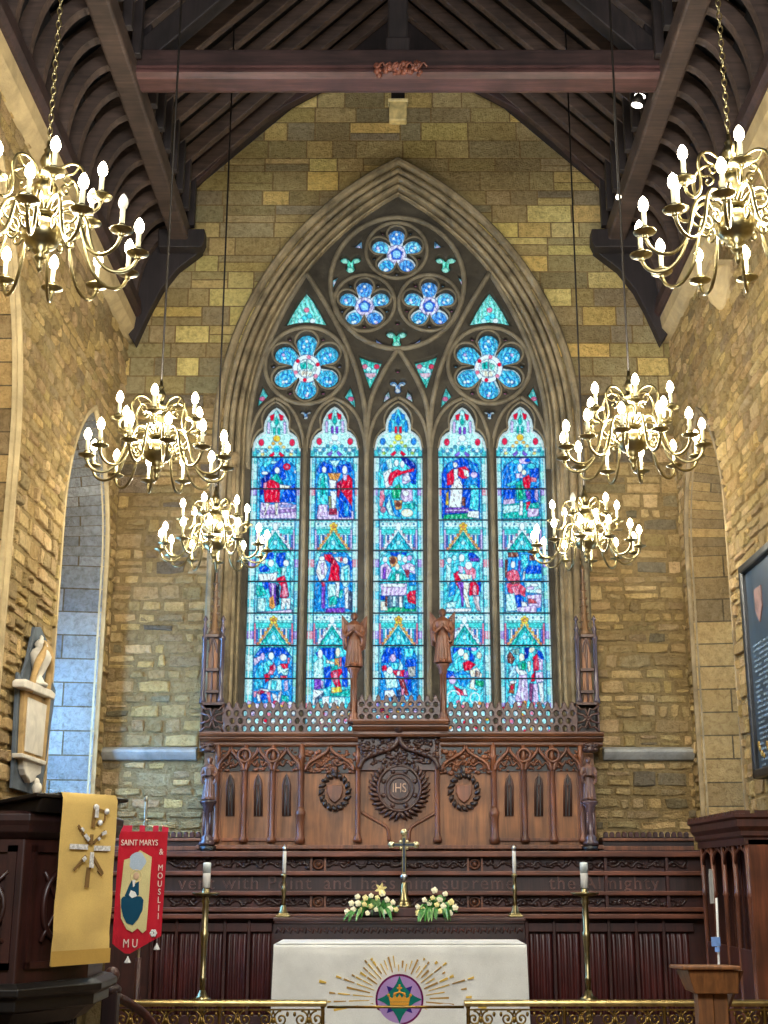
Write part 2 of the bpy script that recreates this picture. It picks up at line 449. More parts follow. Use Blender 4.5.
# nave end behind the camera, floor
mb = MB(); mb.col = lin((150,132,96)); mb.add([(-HW-.05,-3,0),(HW+.05,-3,0),(HW+.05,-3,14),(-HW-.05,-3,14)], [(0,1,2,3)])
mb.build('wall_rear', M['blocks'], color=True, kind='structure')
MB().box(-HW-.8, HW+.8, -3.1, YB+.5, -.12, 0).build('floor', M['floor'], kind='structure')
# string courses
for k, (a, b) in enumerate([(-3.58, at(197,755,15.95)[0]), (at(603,755,15.95)[0], 3.58)]):
    z = PZ(755, 15.95); mb = MB()
    mb.prism([(15.99, z-.07), (15.93, z-.055), (15.88, z+.0), (15.86, z+.03), (15.86, z+.06), (15.99, z+.1)], a, b, axis='x')
    mb.build('trim_%d' % (k+1), M['string'], kind='structure', bevel=.006)
# ------------------------------------------------------------------ roof
roof = MB()
RZ, RS = 13.55, .98
T = .06
for sd in (-1, 1):
    roof.add([(0, -3.05, RZ+.2), (0, YB+.1, RZ+.2), (sd*4.0, YB+.1, RZ+.2-RS*4.0), (sd*4.0, -3.05, RZ+.2-RS*4.0)], [(0,1,2,3)])
    roof.add([(sd*(HW+.0), -3, 8.85), (sd*(HW+.0), YB, 8.85), (sd*(HW-.02), YB, 10.3), (sd*(HW-.02), -3, 10.3)], [(0,1,2,3)])
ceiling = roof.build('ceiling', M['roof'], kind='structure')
def obox(mb, p, q, w, h, side):
    """box timber from p to q; w along 'side' vector, h perpendicular"""
    p, q = Vector(p), Vector(q); t = (q-p).normalized(); s = Vector(side); s = (s-t*s.dot(t)).normalized(); n = t.cross(s)
    v = [a + s*i*w/2 + n*j*h/2 for a in (p, q) for (i, j) in ((-1,-1),(1,-1),(1,1),(-1,1))]
    mb.add(v, [(0,1,2,3),(4,5,6,7),(0,1,5,4),(1,2,6,5),(2,3,7,6),(3,0,4,7)])
ysr = [15.72 - .47*k for k in range(17)]
for sd in (-1, 1):
    for y in ysr:
        m = MB(); obox(m, (sd*3.5, y, RZ-RS*3.5), (sd*.02, y, RZ-.02), .12, .17, (0,1,0)); m.build('rafter', M['rafter'], ceiling, bevel=.01)
        m = MB(); pts = [(sd*(3.0+.5*math.cos(t)), y, 8.95+1.02*math.sin(t)) for t in [PI/2*k/9 for k in range(10)]]
        gr_ = []
        for k in range(10):
            t = PI/2*k/9; nx, nz = sd*math.cos(t), math.sin(t)*.9
            x, z = pts[k][0], pts[k][2]
            gr_.append([(x+nx*.1, y-.055, z+nz*.1), (x+nx*.1, y+.055, z+nz*.1), (x-nx*.06, y+.055, z-nz*.06), (x-nx*.06, y-.055, z-nz*.06), (x+nx*.1, y-.055, z+nz*.1)])
        m.quadgrid(gr_, False); m.build('curved_rib', M['rafter'], ceiling)
        m = MB(); m.box(sd*2.82, sd*2.72, y-.05, y+.05, 10.05, RZ-RS*2.77); m.build('ashlar_post', M['dark'], ceiling, bevel=.008)
    m = MB(); m.box(sd*3.02, sd*2.78, -2.9, 15.95, 9.8, 10.08); m.build('purlin', M['rafter'], ceiling, bevel=.03)
    m = MB(); m.prism([(sd*3.6, 8.78), (sd*3.42, 8.78), (sd*3.38, 8.84), (sd*3.4, 9.02), (sd*3.6, 9.02)], -2.9, 15.98, axis='y')
    m.build('wall_plate', M['beam'], ceiling)
    m = MB(); m.prism([(sd*3.6, 8.5), (sd*3.55, 8.52), (sd*3.47, 8.62), (sd*3.45, 8.77), (sd*3.6, 8.77)], -2.9, 15.98, axis='y')
    m.build('stone_cornice', M['plaster'], ceiling)
m = MB(); m.box(-.06, .06, -2.9, 15.95, RZ-.12, RZ+.12); m.build('ridge_beam', M['dark'], ceiling)
# tie-beam truss
m = MB()
m.box(-3.06, 3.06, 12.05, 12.37, 9.98, 10.2)
m.build('tie_beam', M['beam'], ceiling, bevel=.015)
m = MB(); m.prism([(12.03,9.99),(12.03,9.965),(12.06,9.95),(12.02,9.93),(12.02,9.90),(12.1,9.87),(12.32,9.87),(12.4,9.9),(12.4,9.99)], -2.93, 2.93, axis='x')
m.build('beam_moulding', m_wood('beam_moulding_oak', (90,60,58), .5, vertical=False), ceiling)
m = MB(); m.box(-.11, .11, 12.1, 12.32, 10.18, RZ); m.box(-.13, .13, 12.08, 12.34, 10.18, 10.38)
m.build('king_post', M['dark'], ceiling, bevel=.02)
for sd in (-1, 1):
    m = MB(); obox(m, (sd*2.95, 12.2, 10.0), (sd*.1, 12.2, 12.9), .2, .26, (0,1,0)); m.build('principal_rafter', M['dark'], ceiling, bevel=.015)
    m = MB(); pl = [(p[0]*-sd, p[2]) for p in (at(px, py, 15.85) for px, py in [(135,345),(150,312),(162,290),(178,270),(202,252),(202,232),(190,230),(190,190),(252,130),(284,108),(324,87),(398,78)])]
    pl2 = pl + [(0, RZ-.1), (sd*3.55, RZ-RS*3.55-.05), (sd*3.58, 8.6)]
    m.prism(pl2, 15.8, 15.97); m.build('end_truss', m_wood('end_truss_oak', (40,32,33), .6), ceiling, bevel=.01)
    m = MB(); a = [(p[0]*-sd, p[2]) for p in (at(px, py, 15.75) for px, py in [(160,252),(203,252),(206,246),(206,234),(160,234)])]
    m.prism(a, 15.6, 15.8); m.build('hammer_beam', M['dark'], ceiling, bevel=.012)
    m = MB(); a = [(p[0]*-sd, p[2]) for p in (at(px, py, 15.72) for px, py in [(190,190),(252,130),(284,108),(324,87),(398,78),(398,66),(318,74),(275,95),(240,120),(178,180)])]
    m.prism(a, 15.68, 15.8); m.build('arch_brace', M['beam'], ceiling, bevel=.01)
# carved boss under the tie beam
m = MB(); rb = random.Random(2)
for k in range(46):
    m.ball((rb.uniform(-.24,.24), 12.0+rb.uniform(-.03,.04), 9.94+rb.uniform(-.07,.05)), rb.uniform(.02,.042), seg=8, rings=5)
for k in range(7):
    a = -.22+.073*k; m.tube([(a, 11.98, 9.9), (a+.03, 11.95, 9.95), (a+.06, 11.98, 9.99), (a+.09, 11.97, 9.93)], .014, 5)
m.build('carved_boss', m_wood('boss_oak', (132,76,58), .5), ceiling)
# sensor box on the gable
bx = at(398, 111, 15.9); t = thing('wall_speaker', 'cream box speaker fixed high on the gable above the window', 'speaker', (bx[0], 15.84, bx[2]))
m = MB(); x0, x1 = PX(389,111,15.8), PX(407,111,15.8); m.box(x0, x1, 15.84, 15.97, PZ(120,15.84), PZ(100,15.84)); m.build('casing', m_simple('cream_paint', (206,186,128), .5), t, bevel=.02)
m = MB(); m.box(x0-.015, x1+.015, 15.82, 15.97, PZ(101.5,15.84), PZ(99,15.84)); m.build('lip', m_simple('cream_paint_pale', (220,204,150), .5), t, bevel=.006)
m = MB(); m.box(x0+.03, x1-.03, 15.87, 15.97, PZ(99,15.87), PZ(91,15.87)); m.build('bracket', M['iron'], t)
# ------------------------------------------------------------------ the great window
YW = 16.22
win = struct('window_1')
def W(px, py): p = at(px, py, YW); return (p[0], p[2])
def arc_pt(r, t, sd):
    """t in 0..1 sill->spring->apex on side sd"""
    if t < .4: return (sd*(r-WX), SILL-.1 + (WZS-SILL+.1)*t/.4)
    a = math.acos(min(1, WX/r))*(t-.4)/.6
    return (sd*(r*math.cos(a)-WX), WZS + r*math.sin(a))
def roll(r0, y0, rad, n=6, a0=200, a1=-20):
    return [(r0+rad*math.cos(math.radians(a0+(a1-a0)*k/n)), y0-rad*math.sin(math.radians(a0+(a1-a0)*k/n))*1.0) for k in range(n+1)]
# profile from outside to inside: (radius, y)
prof = [(4.56, 16.03), (4.56, 15.93), (4.53, 15.89), (4.49, 15.89), (4.465, 15.94), (4.45, 16.05), (4.44, 16.06)]
prof += [(r, y) for r, y in reversed(roll(4.40, 15.97, .036))]
prof += [(4.37, 16.07), (4.36, 16.08)] + [(r, y) for r, y in reversed(roll(4.32, 16.0, .034))]
prof += [(4.285, 16.12), (4.275, 16.13)] + [(r, y) for r, y in reversed(roll(4.235, 16.06, .032))]
prof += [(4.205, 16.17), (4.195, 16.18), (4.18, 16.12), (4.16, 16.13), (4.15, 16.2), (4.13, 16.4)]
mb = MB(); ts = [0, .2, .4] + [.4+.6*k/22 for k in range(1, 23)]
for sd in (-1, 1):
    mb.quadgrid([[(arc_pt(r, t, sd)[0], y, arc_pt(r, t, sd)[1]) for t in ts] for (r, y) in prof], True)
mould = mb.build('arch_moulding', m_stone('arch_stone', (136,123,97), .35), win)
mould.data.polygons.foreach_set('use_smooth', [False]*len(mould.data.polygons))
# nook shafts with capitals
for sd in (-1, 1):
    for (r, y, w) in ((4.40, 15.95, .05), (4.28, 16.03, .04)):
        x = sd*(r-WX); z = 6.9
        m = MB(); m.ring(x, y, [(w, SILL), (w, z-.16), (w*1.5, z-.15), (w*1.5, z-.12), (w*1.1, z-.11), (w*1.7, z-.02), (w*2.0, z), (w*2.1, z+.05), (w*1.4, z+.07)], 10)
        m.build('nook_shaft', M['dress'], win)
# -------- tracery plate: a stone sheet with the lights cut out
LCX = {1:(276.2,24.6), 2:(334.4,24.2), 3:(398.2,24.3), 4:(462.5,24.4), 5:(520.6,24.6)}
HEADY = {1:405.6, 2:404.5, 3:404.5, 4:405.2, 5:404.5}
def light_outline(i):
    cx, hw = LCX[i]; top = HEADY[i]; d = top-405
    half = [(0,405),(4,407.2),(8,411.5),(11.5,418),(13,425),(12.8,429.5),(16,431),(20,434.5),(23,440),(24.4,447)]
    px = [(cx-x*hw/24.4, y+d) for x, y in reversed(half)] + [(cx+x*hw/24.4, y+d) for x, y in half[1:]]
    pts = [W(x, y) for x, y in px]
    return [(pts[0][0], SILL-.05)] + pts + [(pts[-1][0], SILL-.05)]
RHO = {5:.35, 6:.315, 3:.40}
def foil(cx, cy, Rr, n, inner, p=.75, rot=90, seg=14):
    """rounded petals around a centre, in window metres"""
    c = W(cx, cy); k = PX(cx+Rr, cy, YW)-PX(cx, cy, YW); out = []
    N_ = n*seg
    for i in range(N_):
        a = 2*PI*i/N_; b = a+math.radians(rot); ph = (a+PI/n) % (2*PI/n)-PI/n
        d = p; rho = 1-d; wq = RHO.get(n, .3)/rho          # petal: ellipse of radial half-length rho, scaled sideways by wq
        r = inner; A_ = math.cos(ph)**2+(math.sin(ph)/wq)**2; B_ = -2*d*math.cos(ph); D_ = B_*B_-4*A_*(d*d-rho*rho)
        if D_ > 0: r = max(r, (-B_+math.sqrt(D_))/(2*A_))
        r *= k; out.append((c[0]+r*math.cos(b), c[1]+r*math.sin(b)))
    return out
def tri(pts, bulge=.0): return [W(*p) for p in pts]
def curvy(pts, n=4): return smoothpath([W(*p) for p in pts], n, True)
ROSES = [(396.6, 251.6, 26.0, 5), (364.4, 304, 26, 5), (429.3, 303.8, 26, 5)]
SEX = [(306.4, 366.3, 35.5, 6), (488.8, 366.3, 35.5, 6)]
holes = []
for i in LCX: holes.append(light_outline(i))
for r in ROSES: holes.append(foil(*r, .40, .655))
for r in SEX: holes.append(foil(*r, .40, .66))
def mirror_px(pts): return [(796.2-x, y) for x, y in pts]
small = [
 [(306.4,291.5),(313,300),(319,310),(327.5,326),(316,324),(306.4,323),(296,324),(285,326.5),(293,311),(300,300)],
 [(358.5,355),(370,359.5),(382.5,362),(378,373),(370,389),(365,375)],
 [(262.5,386),(268.5,396),(257,408),(258.5,397)],
 [(350,386),(344,396.5),(355.3,408),(354,397)],
 [(352,247.5),(361.5,239),(362,249)],
 [(340,274),(333,288.5),(331.5,279)],
 [(375,337),(386,344.5),(377,345)],
 [(383,403),(385,394),(388.5,389.5),(390.5,398)],
]
def trefoil(cx, cy, R, rot): return foil(cx, cy, R, 3, .34, .58, rot, 12)
for s in small: holes += [tri(s), tri(mirror_px(s))]
for (cx, cy, R, rot) in [(350.5,263,11.5,30),(445.7,263,11.5,30),(396.5,337.5,11.5,30),(397.8,385.6,9,30),(305.6,414,6,30),(489.6,414,6,30)]: holes.append(trefoil(cx, cy, R, rot))
def dot(cx, cy, r=1.7): 
    c = W(cx, cy); k = PX(cx+r, cy, YW)-c[0]; return [(c[0]+k*math.cos(2*PI*i/8), c[1]+k*math.sin(2*PI*i/8)) for i in range(8)]
dots = [(397.7,371.4),(397.5,323.5)]
for (cx, cy, R, n) in ROSES:
    for k in range(5):
        a = math.radians(90+36+72*k); dots.append((cx+23.5*math.cos(a), cy-22.5*math.sin(a)))
for (cx, cy, R, n) in SEX:
    for k in range(6):
        a = math.radians(90+30+60*k); dots.append((cx+33*math.cos(a), cy-31*math.sin(a)))
for d in dots: holes.append(dot(*d, 2.2))
outer = [arc_pt(4.17, t, -1) for t in ts] + [arc_pt(4.17, t, 1) for t in reversed(ts)][1:]
cu = bpy.data.curves.new('tracery', 'CURVE'); cu.dimensions = '2D'; cu.fill_mode = 'BOTH'; cu.extrude = .07; cu.bevel_depth = .012; cu.bevel_resolution = 0; cu.offset = -.012
for poly in [outer] + holes:
    sp = cu.splines.new('POLY'); sp.points.add(len(poly)-1); sp.use_cyclic_u = True
    for p, q in zip(sp.points, poly): p.co = (q[0], q[1], 0, 1)
def curve_to_mesh(cu, name, mat, parent, loc, rot=(PI/2, 0, 0)):
    tmp = bpy.data.objects.new('tmp', cu); C.objects.link(tmp); bpy.context.view_layer.update()
    me = bpy.data.meshes.new_from_object(tmp.evaluated_get(bpy.context.evaluated_depsgraph_get()))
    bpy.data.objects.remove(tmp); bpy.data.curves.remove(cu)
    me.transform(Matrix.Translation(loc) @ Matrix.Rotation(rot[0], 4, 'X') @ Matrix.Rotation(rot[2], 4, 'Z'))
    if parent is not None:
        o_ = parent.location.copy()
        if parent.parent is not None: o_ += parent.parent.location
        me.transform(Matrix.Translation(-o_))
    me.materials.clear(); me.materials.append(mat); me.name = name
    o = bpy.data.objects.new(name, me); C.objects.link(o)
    if parent is not None: o.parent = parent
    return o
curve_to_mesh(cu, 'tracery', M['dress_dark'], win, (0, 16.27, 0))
# -------- rolled ribs riding on the tracery
YR = 16.18
def rib(pxs, w=.032, n=5, closed=False, smooth=True):
    p = [W(*q) for q in pxs]
    if smooth: p = smoothpath(p, n, closed)
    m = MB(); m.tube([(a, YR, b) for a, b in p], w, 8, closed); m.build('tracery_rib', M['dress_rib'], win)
def circ(cx, cy, r, ry=None, w=.03):
    c = W(cx, cy); k = PX(cx+r, cy, YW)-c[0]
    ry = ry or 1.0
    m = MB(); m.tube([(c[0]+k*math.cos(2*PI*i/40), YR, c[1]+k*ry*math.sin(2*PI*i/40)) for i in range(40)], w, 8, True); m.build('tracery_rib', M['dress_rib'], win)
circ(397.3, 283.5, 66.8, 1.07, w=.036)
for (cx, cy, R, n) in ROSES: circ(cx, cy, 30.5, w=.026)
for (cx, cy, R, n) in SEX: circ(cx, cy, 41, w=.03)
subL = [(248,470),(248.5,440),(250.5,415),(256,385),(266,352),(284,312),(306.4,274)]
subR = [(306.4,274),(325,304),(343,337.6),(354,364),(361,389),(365.3,415),(366.5,445),(366.5,470),(366.8,600),(366.8,715)]
for pts in (subL, subR): rib(pts, .036); rib(mirror_px(pts), .036)
cen = [(366.5,445),(368,419),(371.5,400),(378.6,382.8),(388,365.6),(398,350)]
rib(cen, .034); rib(mirror_px(cen), .034)
for x in (305.5, 491.0): 
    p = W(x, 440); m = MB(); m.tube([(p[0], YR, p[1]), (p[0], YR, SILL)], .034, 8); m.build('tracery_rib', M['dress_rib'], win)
for i, (cx, hw) in LCX.items():
    l, r = {1:(248,305.5), 2:(305.5,366.5), 3:(366.8,429.8), 4:(430,491), 5:(491,548.5)}[i]; tp = {1:399, 2:399, 3:398, 4:399, 5:398}[i]
    rib([(l+.5,455),(l+3,436),(l+9,418),((l+cx)/2+3,406),(cx,tp)], .024); rib([(r-.5,455),(r-3,436),(r-9,418),((r+cx)/2-3,406),(cx,tp)], .024)
    # cusps of the head
    c = cx
    rib([(c-24.5,449),(c-22,438.5),(c-17,431.5),(c-13.5,429),(c-14,420),(c-11,412),(c-5,405.5),(c,403)], .014)
    rib([(c+24.5,449),(c+22,438.5),(c+17,431.5),(c+13.5,429),(c+14,420),(c+11,412),(c+5,405.5),(c,403)], .014)
# foil cusps
for (cx, cy, R, n) in ROSES + SEX:
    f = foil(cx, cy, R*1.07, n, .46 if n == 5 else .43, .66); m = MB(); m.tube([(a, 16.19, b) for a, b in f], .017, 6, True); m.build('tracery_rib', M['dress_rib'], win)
# ------------------------------------------------------------------ stained glass painter
Wh=(244,250,255); PC=(168,240,246); CY_=(66,205,228); TE=(22,172,166); GR=(20,160,112); AZ=(24,140,232); BL=(8,74,214); DB=(8,40,160)
RD=(222,16,52); PK=(244,122,150); LV=(206,186,240); PU=(112,62,186); YE=(232,190,60); OR=(206,140,70); FL=(248,238,214); BR=(110,62,52); DK=(16,34,70)
class Canvas:
    def __init__(s, x0, x1, y0, y1, S, seed=1):
        s.x0, s.y0, s.S = x0, y0, S; s.w = int((x1-x0)*S)+1; s.h = int((y1-y0)*S)+1
        s.a = np.zeros((s.h, s.w, 3)); s.a[:] = PC; s.rg = np.random.RandomState(seed)
        s.X, s.Y = np.meshgrid(x0+np.arange(s.w)/S, y0+np.arange(s.h)/S)
    def _box(s, xs, ys, pad=2):
        i0 = max(0, int((min(ys)-pad-s.y0)*s.S)); i1 = min(s.h, int((max(ys)+pad-s.y0)*s.S)+2)
        j0 = max(0, int((min(xs)-pad-s.x0)*s.S)); j1 = min(s.w, int((max(xs)+pad-s.x0)*s.S)+2)
        return i0, max(i0, i1), j0, max(j0, j1)
    def poly(s, pts, col, lead=.36, fold=.15, leadc=(10,34,90), la=.6):
        xs, ys = [p[0] for p in pts], [p[1] for p in pts]; i0, i1, j0, j1 = s._box(xs, ys)
        if i1 <= i0 or j1 <= j0: return
        X, Y = s.X[i0:i1, j0:j1], s.Y[i0:i1, j0:j1]; ins = np.zeros(X.shape, bool); dm = np.full(X.shape, 1e9); n = len(pts)
        for k in range(n):
            (xa, ya), (xb, yb) = pts[k], pts[(k+1) % n]
            c = ((ya > Y) != (yb > Y)) & (X < (xb-xa)*(Y-ya)/((yb-ya) if yb != ya else 1e-9)+xa); ins ^= c
            L = (xb-xa)**2+(yb-ya)**2+1e-9; t = np.clip(((X-xa)*(xb-xa)+(Y-ya)*(yb-ya))/L, 0, 1)
            dm = np.minimum(dm, np.hypot(X-xa-t*(xb-xa), Y-ya-t*(yb-ya)))
        A = s.a[i0:i1, j0:j1]
        ph = s.rg.uniform(0, 6); ang = s.rg.uniform(-.5, .5); fr = s.rg.uniform(1.1, 1.9)
        f = 1+fold*np.sin((X*math.cos(ang)+Y*math.sin(ang))*fr+ph+.8*np.sin(Y*.35+ph)) if fold else 1
        cc = np.array(col)[None, None]*(f[..., None] if fold else 1)
        if fold: cc = cc + np.clip(f[..., None]-1.07, 0, 1)*500*fold
        A[ins] = np.clip(cc, 0, 255)[ins] if fold else np.array(col)
        if fold >= .1 and ins.sum() > 60:             # drapery lines and brush highlights inside the larger pieces
            a2 = s.rg.uniform(-.6, .6); u = X*math.cos(a2)+Y*math.sin(a2); w_ = -X*math.sin(a2)+Y*math.cos(a2)
            g = np.sin(u*s.rg.uniform(1.0, 1.5)+1.3*np.sin(w_*.33+ph)+ph*2); g2 = np.sin(w_*s.rg.uniform(.7, 1.1)+1.1*np.sin(u*.5+ph*3))
            dk = ins & (g > .90) & (g2 > -.3); wh = ins & (g < -.86) & (g2 < .35)
            A[dk] = A[dk]*.45+np.array(leadc)*.35; A[wh] = A[wh]*.45+np.array([240., 250, 255])*.52
        if lead:
            w = np.clip(1-dm/(lead*1.6), 0, 1)[..., None]*la
            A[:] = A*(1-w)+np.array(leadc)*w
    def ell(s, cx, cy, rx, ry, col, rot=0, **k):
        a = np.linspace(0, 2*PI, 18)[:-1]; c, q = math.cos(rot), math.sin(rot)
        s.poly([(cx+rx*math.cos(t)*c-ry*math.sin(t)*q, cy+rx*math.cos(t)*q+ry*math.sin(t)*c) for t in a], col, **k)
    def line(s, pts, w, col, la=1.0):
        for (a, b) in zip(pts, pts[1:]):
            i0, i1, j0, j1 = s._box([a[0], b[0]], [a[1], b[1]])
            if i1 <= i0 or j1 <= j0: continue
            X, Y = s.X[i0:i1, j0:j1], s.Y[i0:i1, j0:j1]; L = (b[0]-a[0])**2+(b[1]-a[1])**2+1e-9
            t = np.clip(((X-a[0])*(b[0]-a[0])+(Y-a[1])*(b[1]-a[1]))/L, 0, 1); d = np.hypot(X-a[0]-t*(b[0]-a[0]), Y-a[1]-t*(b[1]-a[1]))
            k = np.clip((w/2+.3-d)/.6, 0, 1)[..., None]*la; A = s.a[i0:i1, j0:j1]; A[:] = A*(1-k)+np.array(col)*k
    def noise(s, cell):
        g = s.rg.uniform(-1, 1, (int(s.h/cell)+3, int(s.w/cell)+3)); yy = np.arange(s.h)/cell; xx = np.arange(s.w)/cell
        y0, x0 = yy.astype(int), xx.astype(int); fy, fx = (yy-y0)[:, None], (xx-x0)[None]; fy = fy*fy*(3-2*fy); fx = fx*fx*(3-2*fx)
        return (g[y0][:, x0]*(1-fy)*(1-fx)+g[y0+1][:, x0]*fy*(1-fx)+g[y0][:, x0+1]*(1-fy)*fx+g[y0+1][:, x0+1]*fy*fx)
    def finish(s):
        b = s.a                                    # soften the drawing a little, as old glass does
        for ax in (0, 1):
            b = (np.roll(b, 1, ax)+2*b+np.roll(b, -1, ax))/4
        s.a = .5*s.a+.5*b
        n1, n2 = s.noise(3.2*s.S/2), s.noise(1.4*s.S/2)
        s.a = s.a*(1+.14*n1[..., None]+.16*n2[..., None]); s.a += np.clip(n2-.5, 0, 1)[..., None]*150
        s.a = np.clip(s.a, 0, 255)
    def mesh(s, name, parent, Y, box=None, excl=()):
        i0, i1, j0, j1 = (0, s.h, 0, s.w)
        if box: i0, i1, j0, j1 = s._box([box[0], box[1]], [box[2], box[3]], 0)
        X, Yp = s.X[i0:i1, j0:j1], s.Y[i0:i1, j0:j1]; col = s.a[i0:i1, j0:j1]; h, w = X.shape
        u, v = X-CX, CY-Yp; ry = FPX*CT-v*ST; t = YW/ry; wx, wz = u*t, CZ+(v*CT+FPX*ST)*t
        co = np.stack([wx, np.full_like(wx, Y), wz], -1).reshape(-1, 3)
        idx = np.arange(h*w).reshape(h, w); q = np.stack([idx[:-1, :-1], idx[1:, :-1], idx[1:, 1:], idx[:-1, 1:]], -1).reshape(-1, 4)
        if excl:
            fx, fy = (X[:-1, :-1]+X[1:, 1:]).ravel()/2, (Yp[:-1, :-1]+Yp[1:, 1:]).ravel()/2; ok = np.ones(len(q), bool)
            for (a, b, c_, d_) in excl: ok &= ~((fx > a) & (fx < b) & (fy > c_) & (fy < d_))
            q = q[ok]
        me = bpy.data.meshes.new(name); me.vertices.add(len(co)); me.vertices.foreach_set('co', co.ravel())
        me.loops.add(q.size); me.loops.foreach_set('vertex_index', q.ravel().astype(np.int32)); me.polygons.add(len(q))
        me.polygons.foreach_set('loop_start', (np.arange(len(q))*4).astype(np.int32)); me.polygons.foreach_set('loop_total', np.full(len(q), 4, np.int32))
        c = col.reshape(-1, 3)/255.0; c = np.where(c <= .04045, c/12.92, ((c+.055)/1.055)**2.4)
        c = np.clip(c*GAIN/(np.array(WORLD)*WSTR), 0, 1.0)
        a = me.attributes.new('Col', 'FLOAT_COLOR', 'POINT'); a.data.foreach_set('color', np.hstack([c, np.ones((len(c), 1))]).astype(np.float32).ravel())
        me.update(); me.validate(); me.materials.append(M['glass']); o = bpy.data.objects.new(name, me); C.objects.link(o); o.parent = parent; return o
GAIN = 1.22
# ---- scenes: shapes in crop coordinates (three crop scales)
def tf(kind, li):
    x0 = {1:240, 2:300, 3:364, 4:428, 5:490}[li]; k, y0 = {'t':(7.871,395), 'm':(9.757,515), 'b':(9.314,605)}[kind]
    return lambda p: (x0+p[0]/k, y0+p[1]/k), k
SC = {}
P_, E_ = 'p', 'e'
SC['t',1] = [(P_,[(150,560),(230,500),(300,470),(380,500),(440,560),(440,960),(150,960)],AZ),(P_,[(230,610),(270,520),(330,480),(360,640),(330,660),(300,600)],BL),(P_,[(160,650),(230,590),(240,650),(190,760),(150,780)],DB),
 (P_,[(340,740),(430,680),(440,830),(310,830)],BL),(P_,[(170,520),(260,480),(260,510),(190,560)],CY_),(P_,[(160,830),(250,850),(330,830),(440,850),(440,960),(150,960)],LV),(P_,[(170,900),(440,880),(440,905),(170,930)],(150,120,190)),(P_,[(300,850),(430,850),(400,870),(320,872)],(130,150,220)),
 (E_,365,550,30,28,RD),(E_,365,550,15,14,PK),(E_,190,600,26,14,Wh),(E_,260,515,24,12,PC),(E_,430,590,8,14,Wh),
 (P_,[(195,835),(232,835),(214,880),(190,936),(178,930),(200,880)],FL),(P_,[(268,835),(296,835),(294,930),(275,930)],FL),
 (P_,[(205,668),(250,640),(295,655),(312,720),(306,832),(188,832),(180,705)],RD),(P_,[(225,650),(285,600),(310,640),(340,690),(300,680),(255,655)],TE),(P_,[(305,690),(395,702),(385,722),(310,718)],FL),(P_,[(180,680),(210,668),(200,740),(178,715)],PK),(E_,288,578,20,26,Wh)]
SC['t',2] = [(P_,[(120,600),(150,520),(270,480),(400,520),(430,600),(430,960),(120,960)],AZ),(P_,[(130,580),(180,510),(255,540),(250,600),(150,600)],BL),(P_,[(285,545),(390,520),(415,580),(380,600),(290,600)],BL),(P_,[(225,500),(315,500),(275,560)],PC),
 (P_,[(130,900),(420,900),(420,965),(130,965)],LV),(P_,[(215,600),(322,600),(290,670),(240,670)],OR),(P_,[(225,650),(285,660),(275,725),(235,730)],Wh),(P_,[(235,742),(285,742),(276,935),(246,935)],Wh),(P_,[(220,780),(245,780),(245,900),(225,900)],(120,130,90)),(P_,[(225,880),(290,880),(290,930),(225,930)],(150,40,70)),
 (P_,[(150,610),(180,590),(212,620),(222,720),(215,850),(135,858),(130,700)],CY_),(P_,[(160,640),(190,620),(200,760),(160,780)],TE),(P_,[(145,850),(215,850),(212,945),(128,945)],LV),(E_,188,572,18,26,Wh),
 (P_,[(308,755),(340,740),(405,850),(404,952),(300,952)],BL),(P_,[(340,820),(380,860),(385,940),(345,940)],AZ),(P_,[(332,640),(380,612),(412,650),(408,868),(365,800),(310,725)],RD),(P_,[(285,680),(330,650),(320,730),(300,800),(288,780)],(150,20,60)),(E_,350,575,20,34,Wh),(P_,[(335,610),(370,612),(365,660),(340,655)],LV)]
SC['t',3] = [(P_,[(110,600),(150,500),(270,440),(400,510),(420,600),(420,960),(110,960)],CY_),(P_,[(270,440),(400,520),(415,560),(380,580),(300,500)],DB),(P_,[(130,540),(190,490),(200,560),(140,590)],AZ),(P_,[(360,590),(415,570),(410,690),(370,680)],BL),
 (P_,[(150,600),(215,560),(225,700),(170,720)],Wh),(P_,[(170,500),(215,480),(225,560),(190,570)],PC),(E_,255,520,18,28,Wh),(E_,302,530,18,28,Wh),
 (P_,[(205,600),(260,570),(300,585),(395,560),(395,585),(300,610),(240,640),(215,700),(195,690),(190,640)],RD),(P_,[(300,620),(350,590),(370,660),(330,690),(300,680)],LV),(E_,335,640,30,26,(200,220,240)),
 (P_,[(215,735),(275,680),(300,720),(280,800),(225,800)],GR),(P_,[(300,720),(380,720),(385,820),(310,830),(290,790)],LV),(E_,330,760,26,24,Wh),(P_,[(125,740),(155,735),(165,800),(140,870),(120,860)],PK),
 (P_,[(165,800),(200,760),(230,860),(290,920),(285,950),(200,930),(160,870)],AZ),(P_,[(170,860),(200,800),(225,900),(250,940),(200,930)],PC),(P_,[(235,815),(305,815),(295,885),(250,890)],OR),(E_,268,845,22,22,BR),(E_,340,915,48,32,FL),(P_,[(310,850),(400,830),(400,880),(320,880)],TE),(E_,150,890,22,26,(170,120,150))]
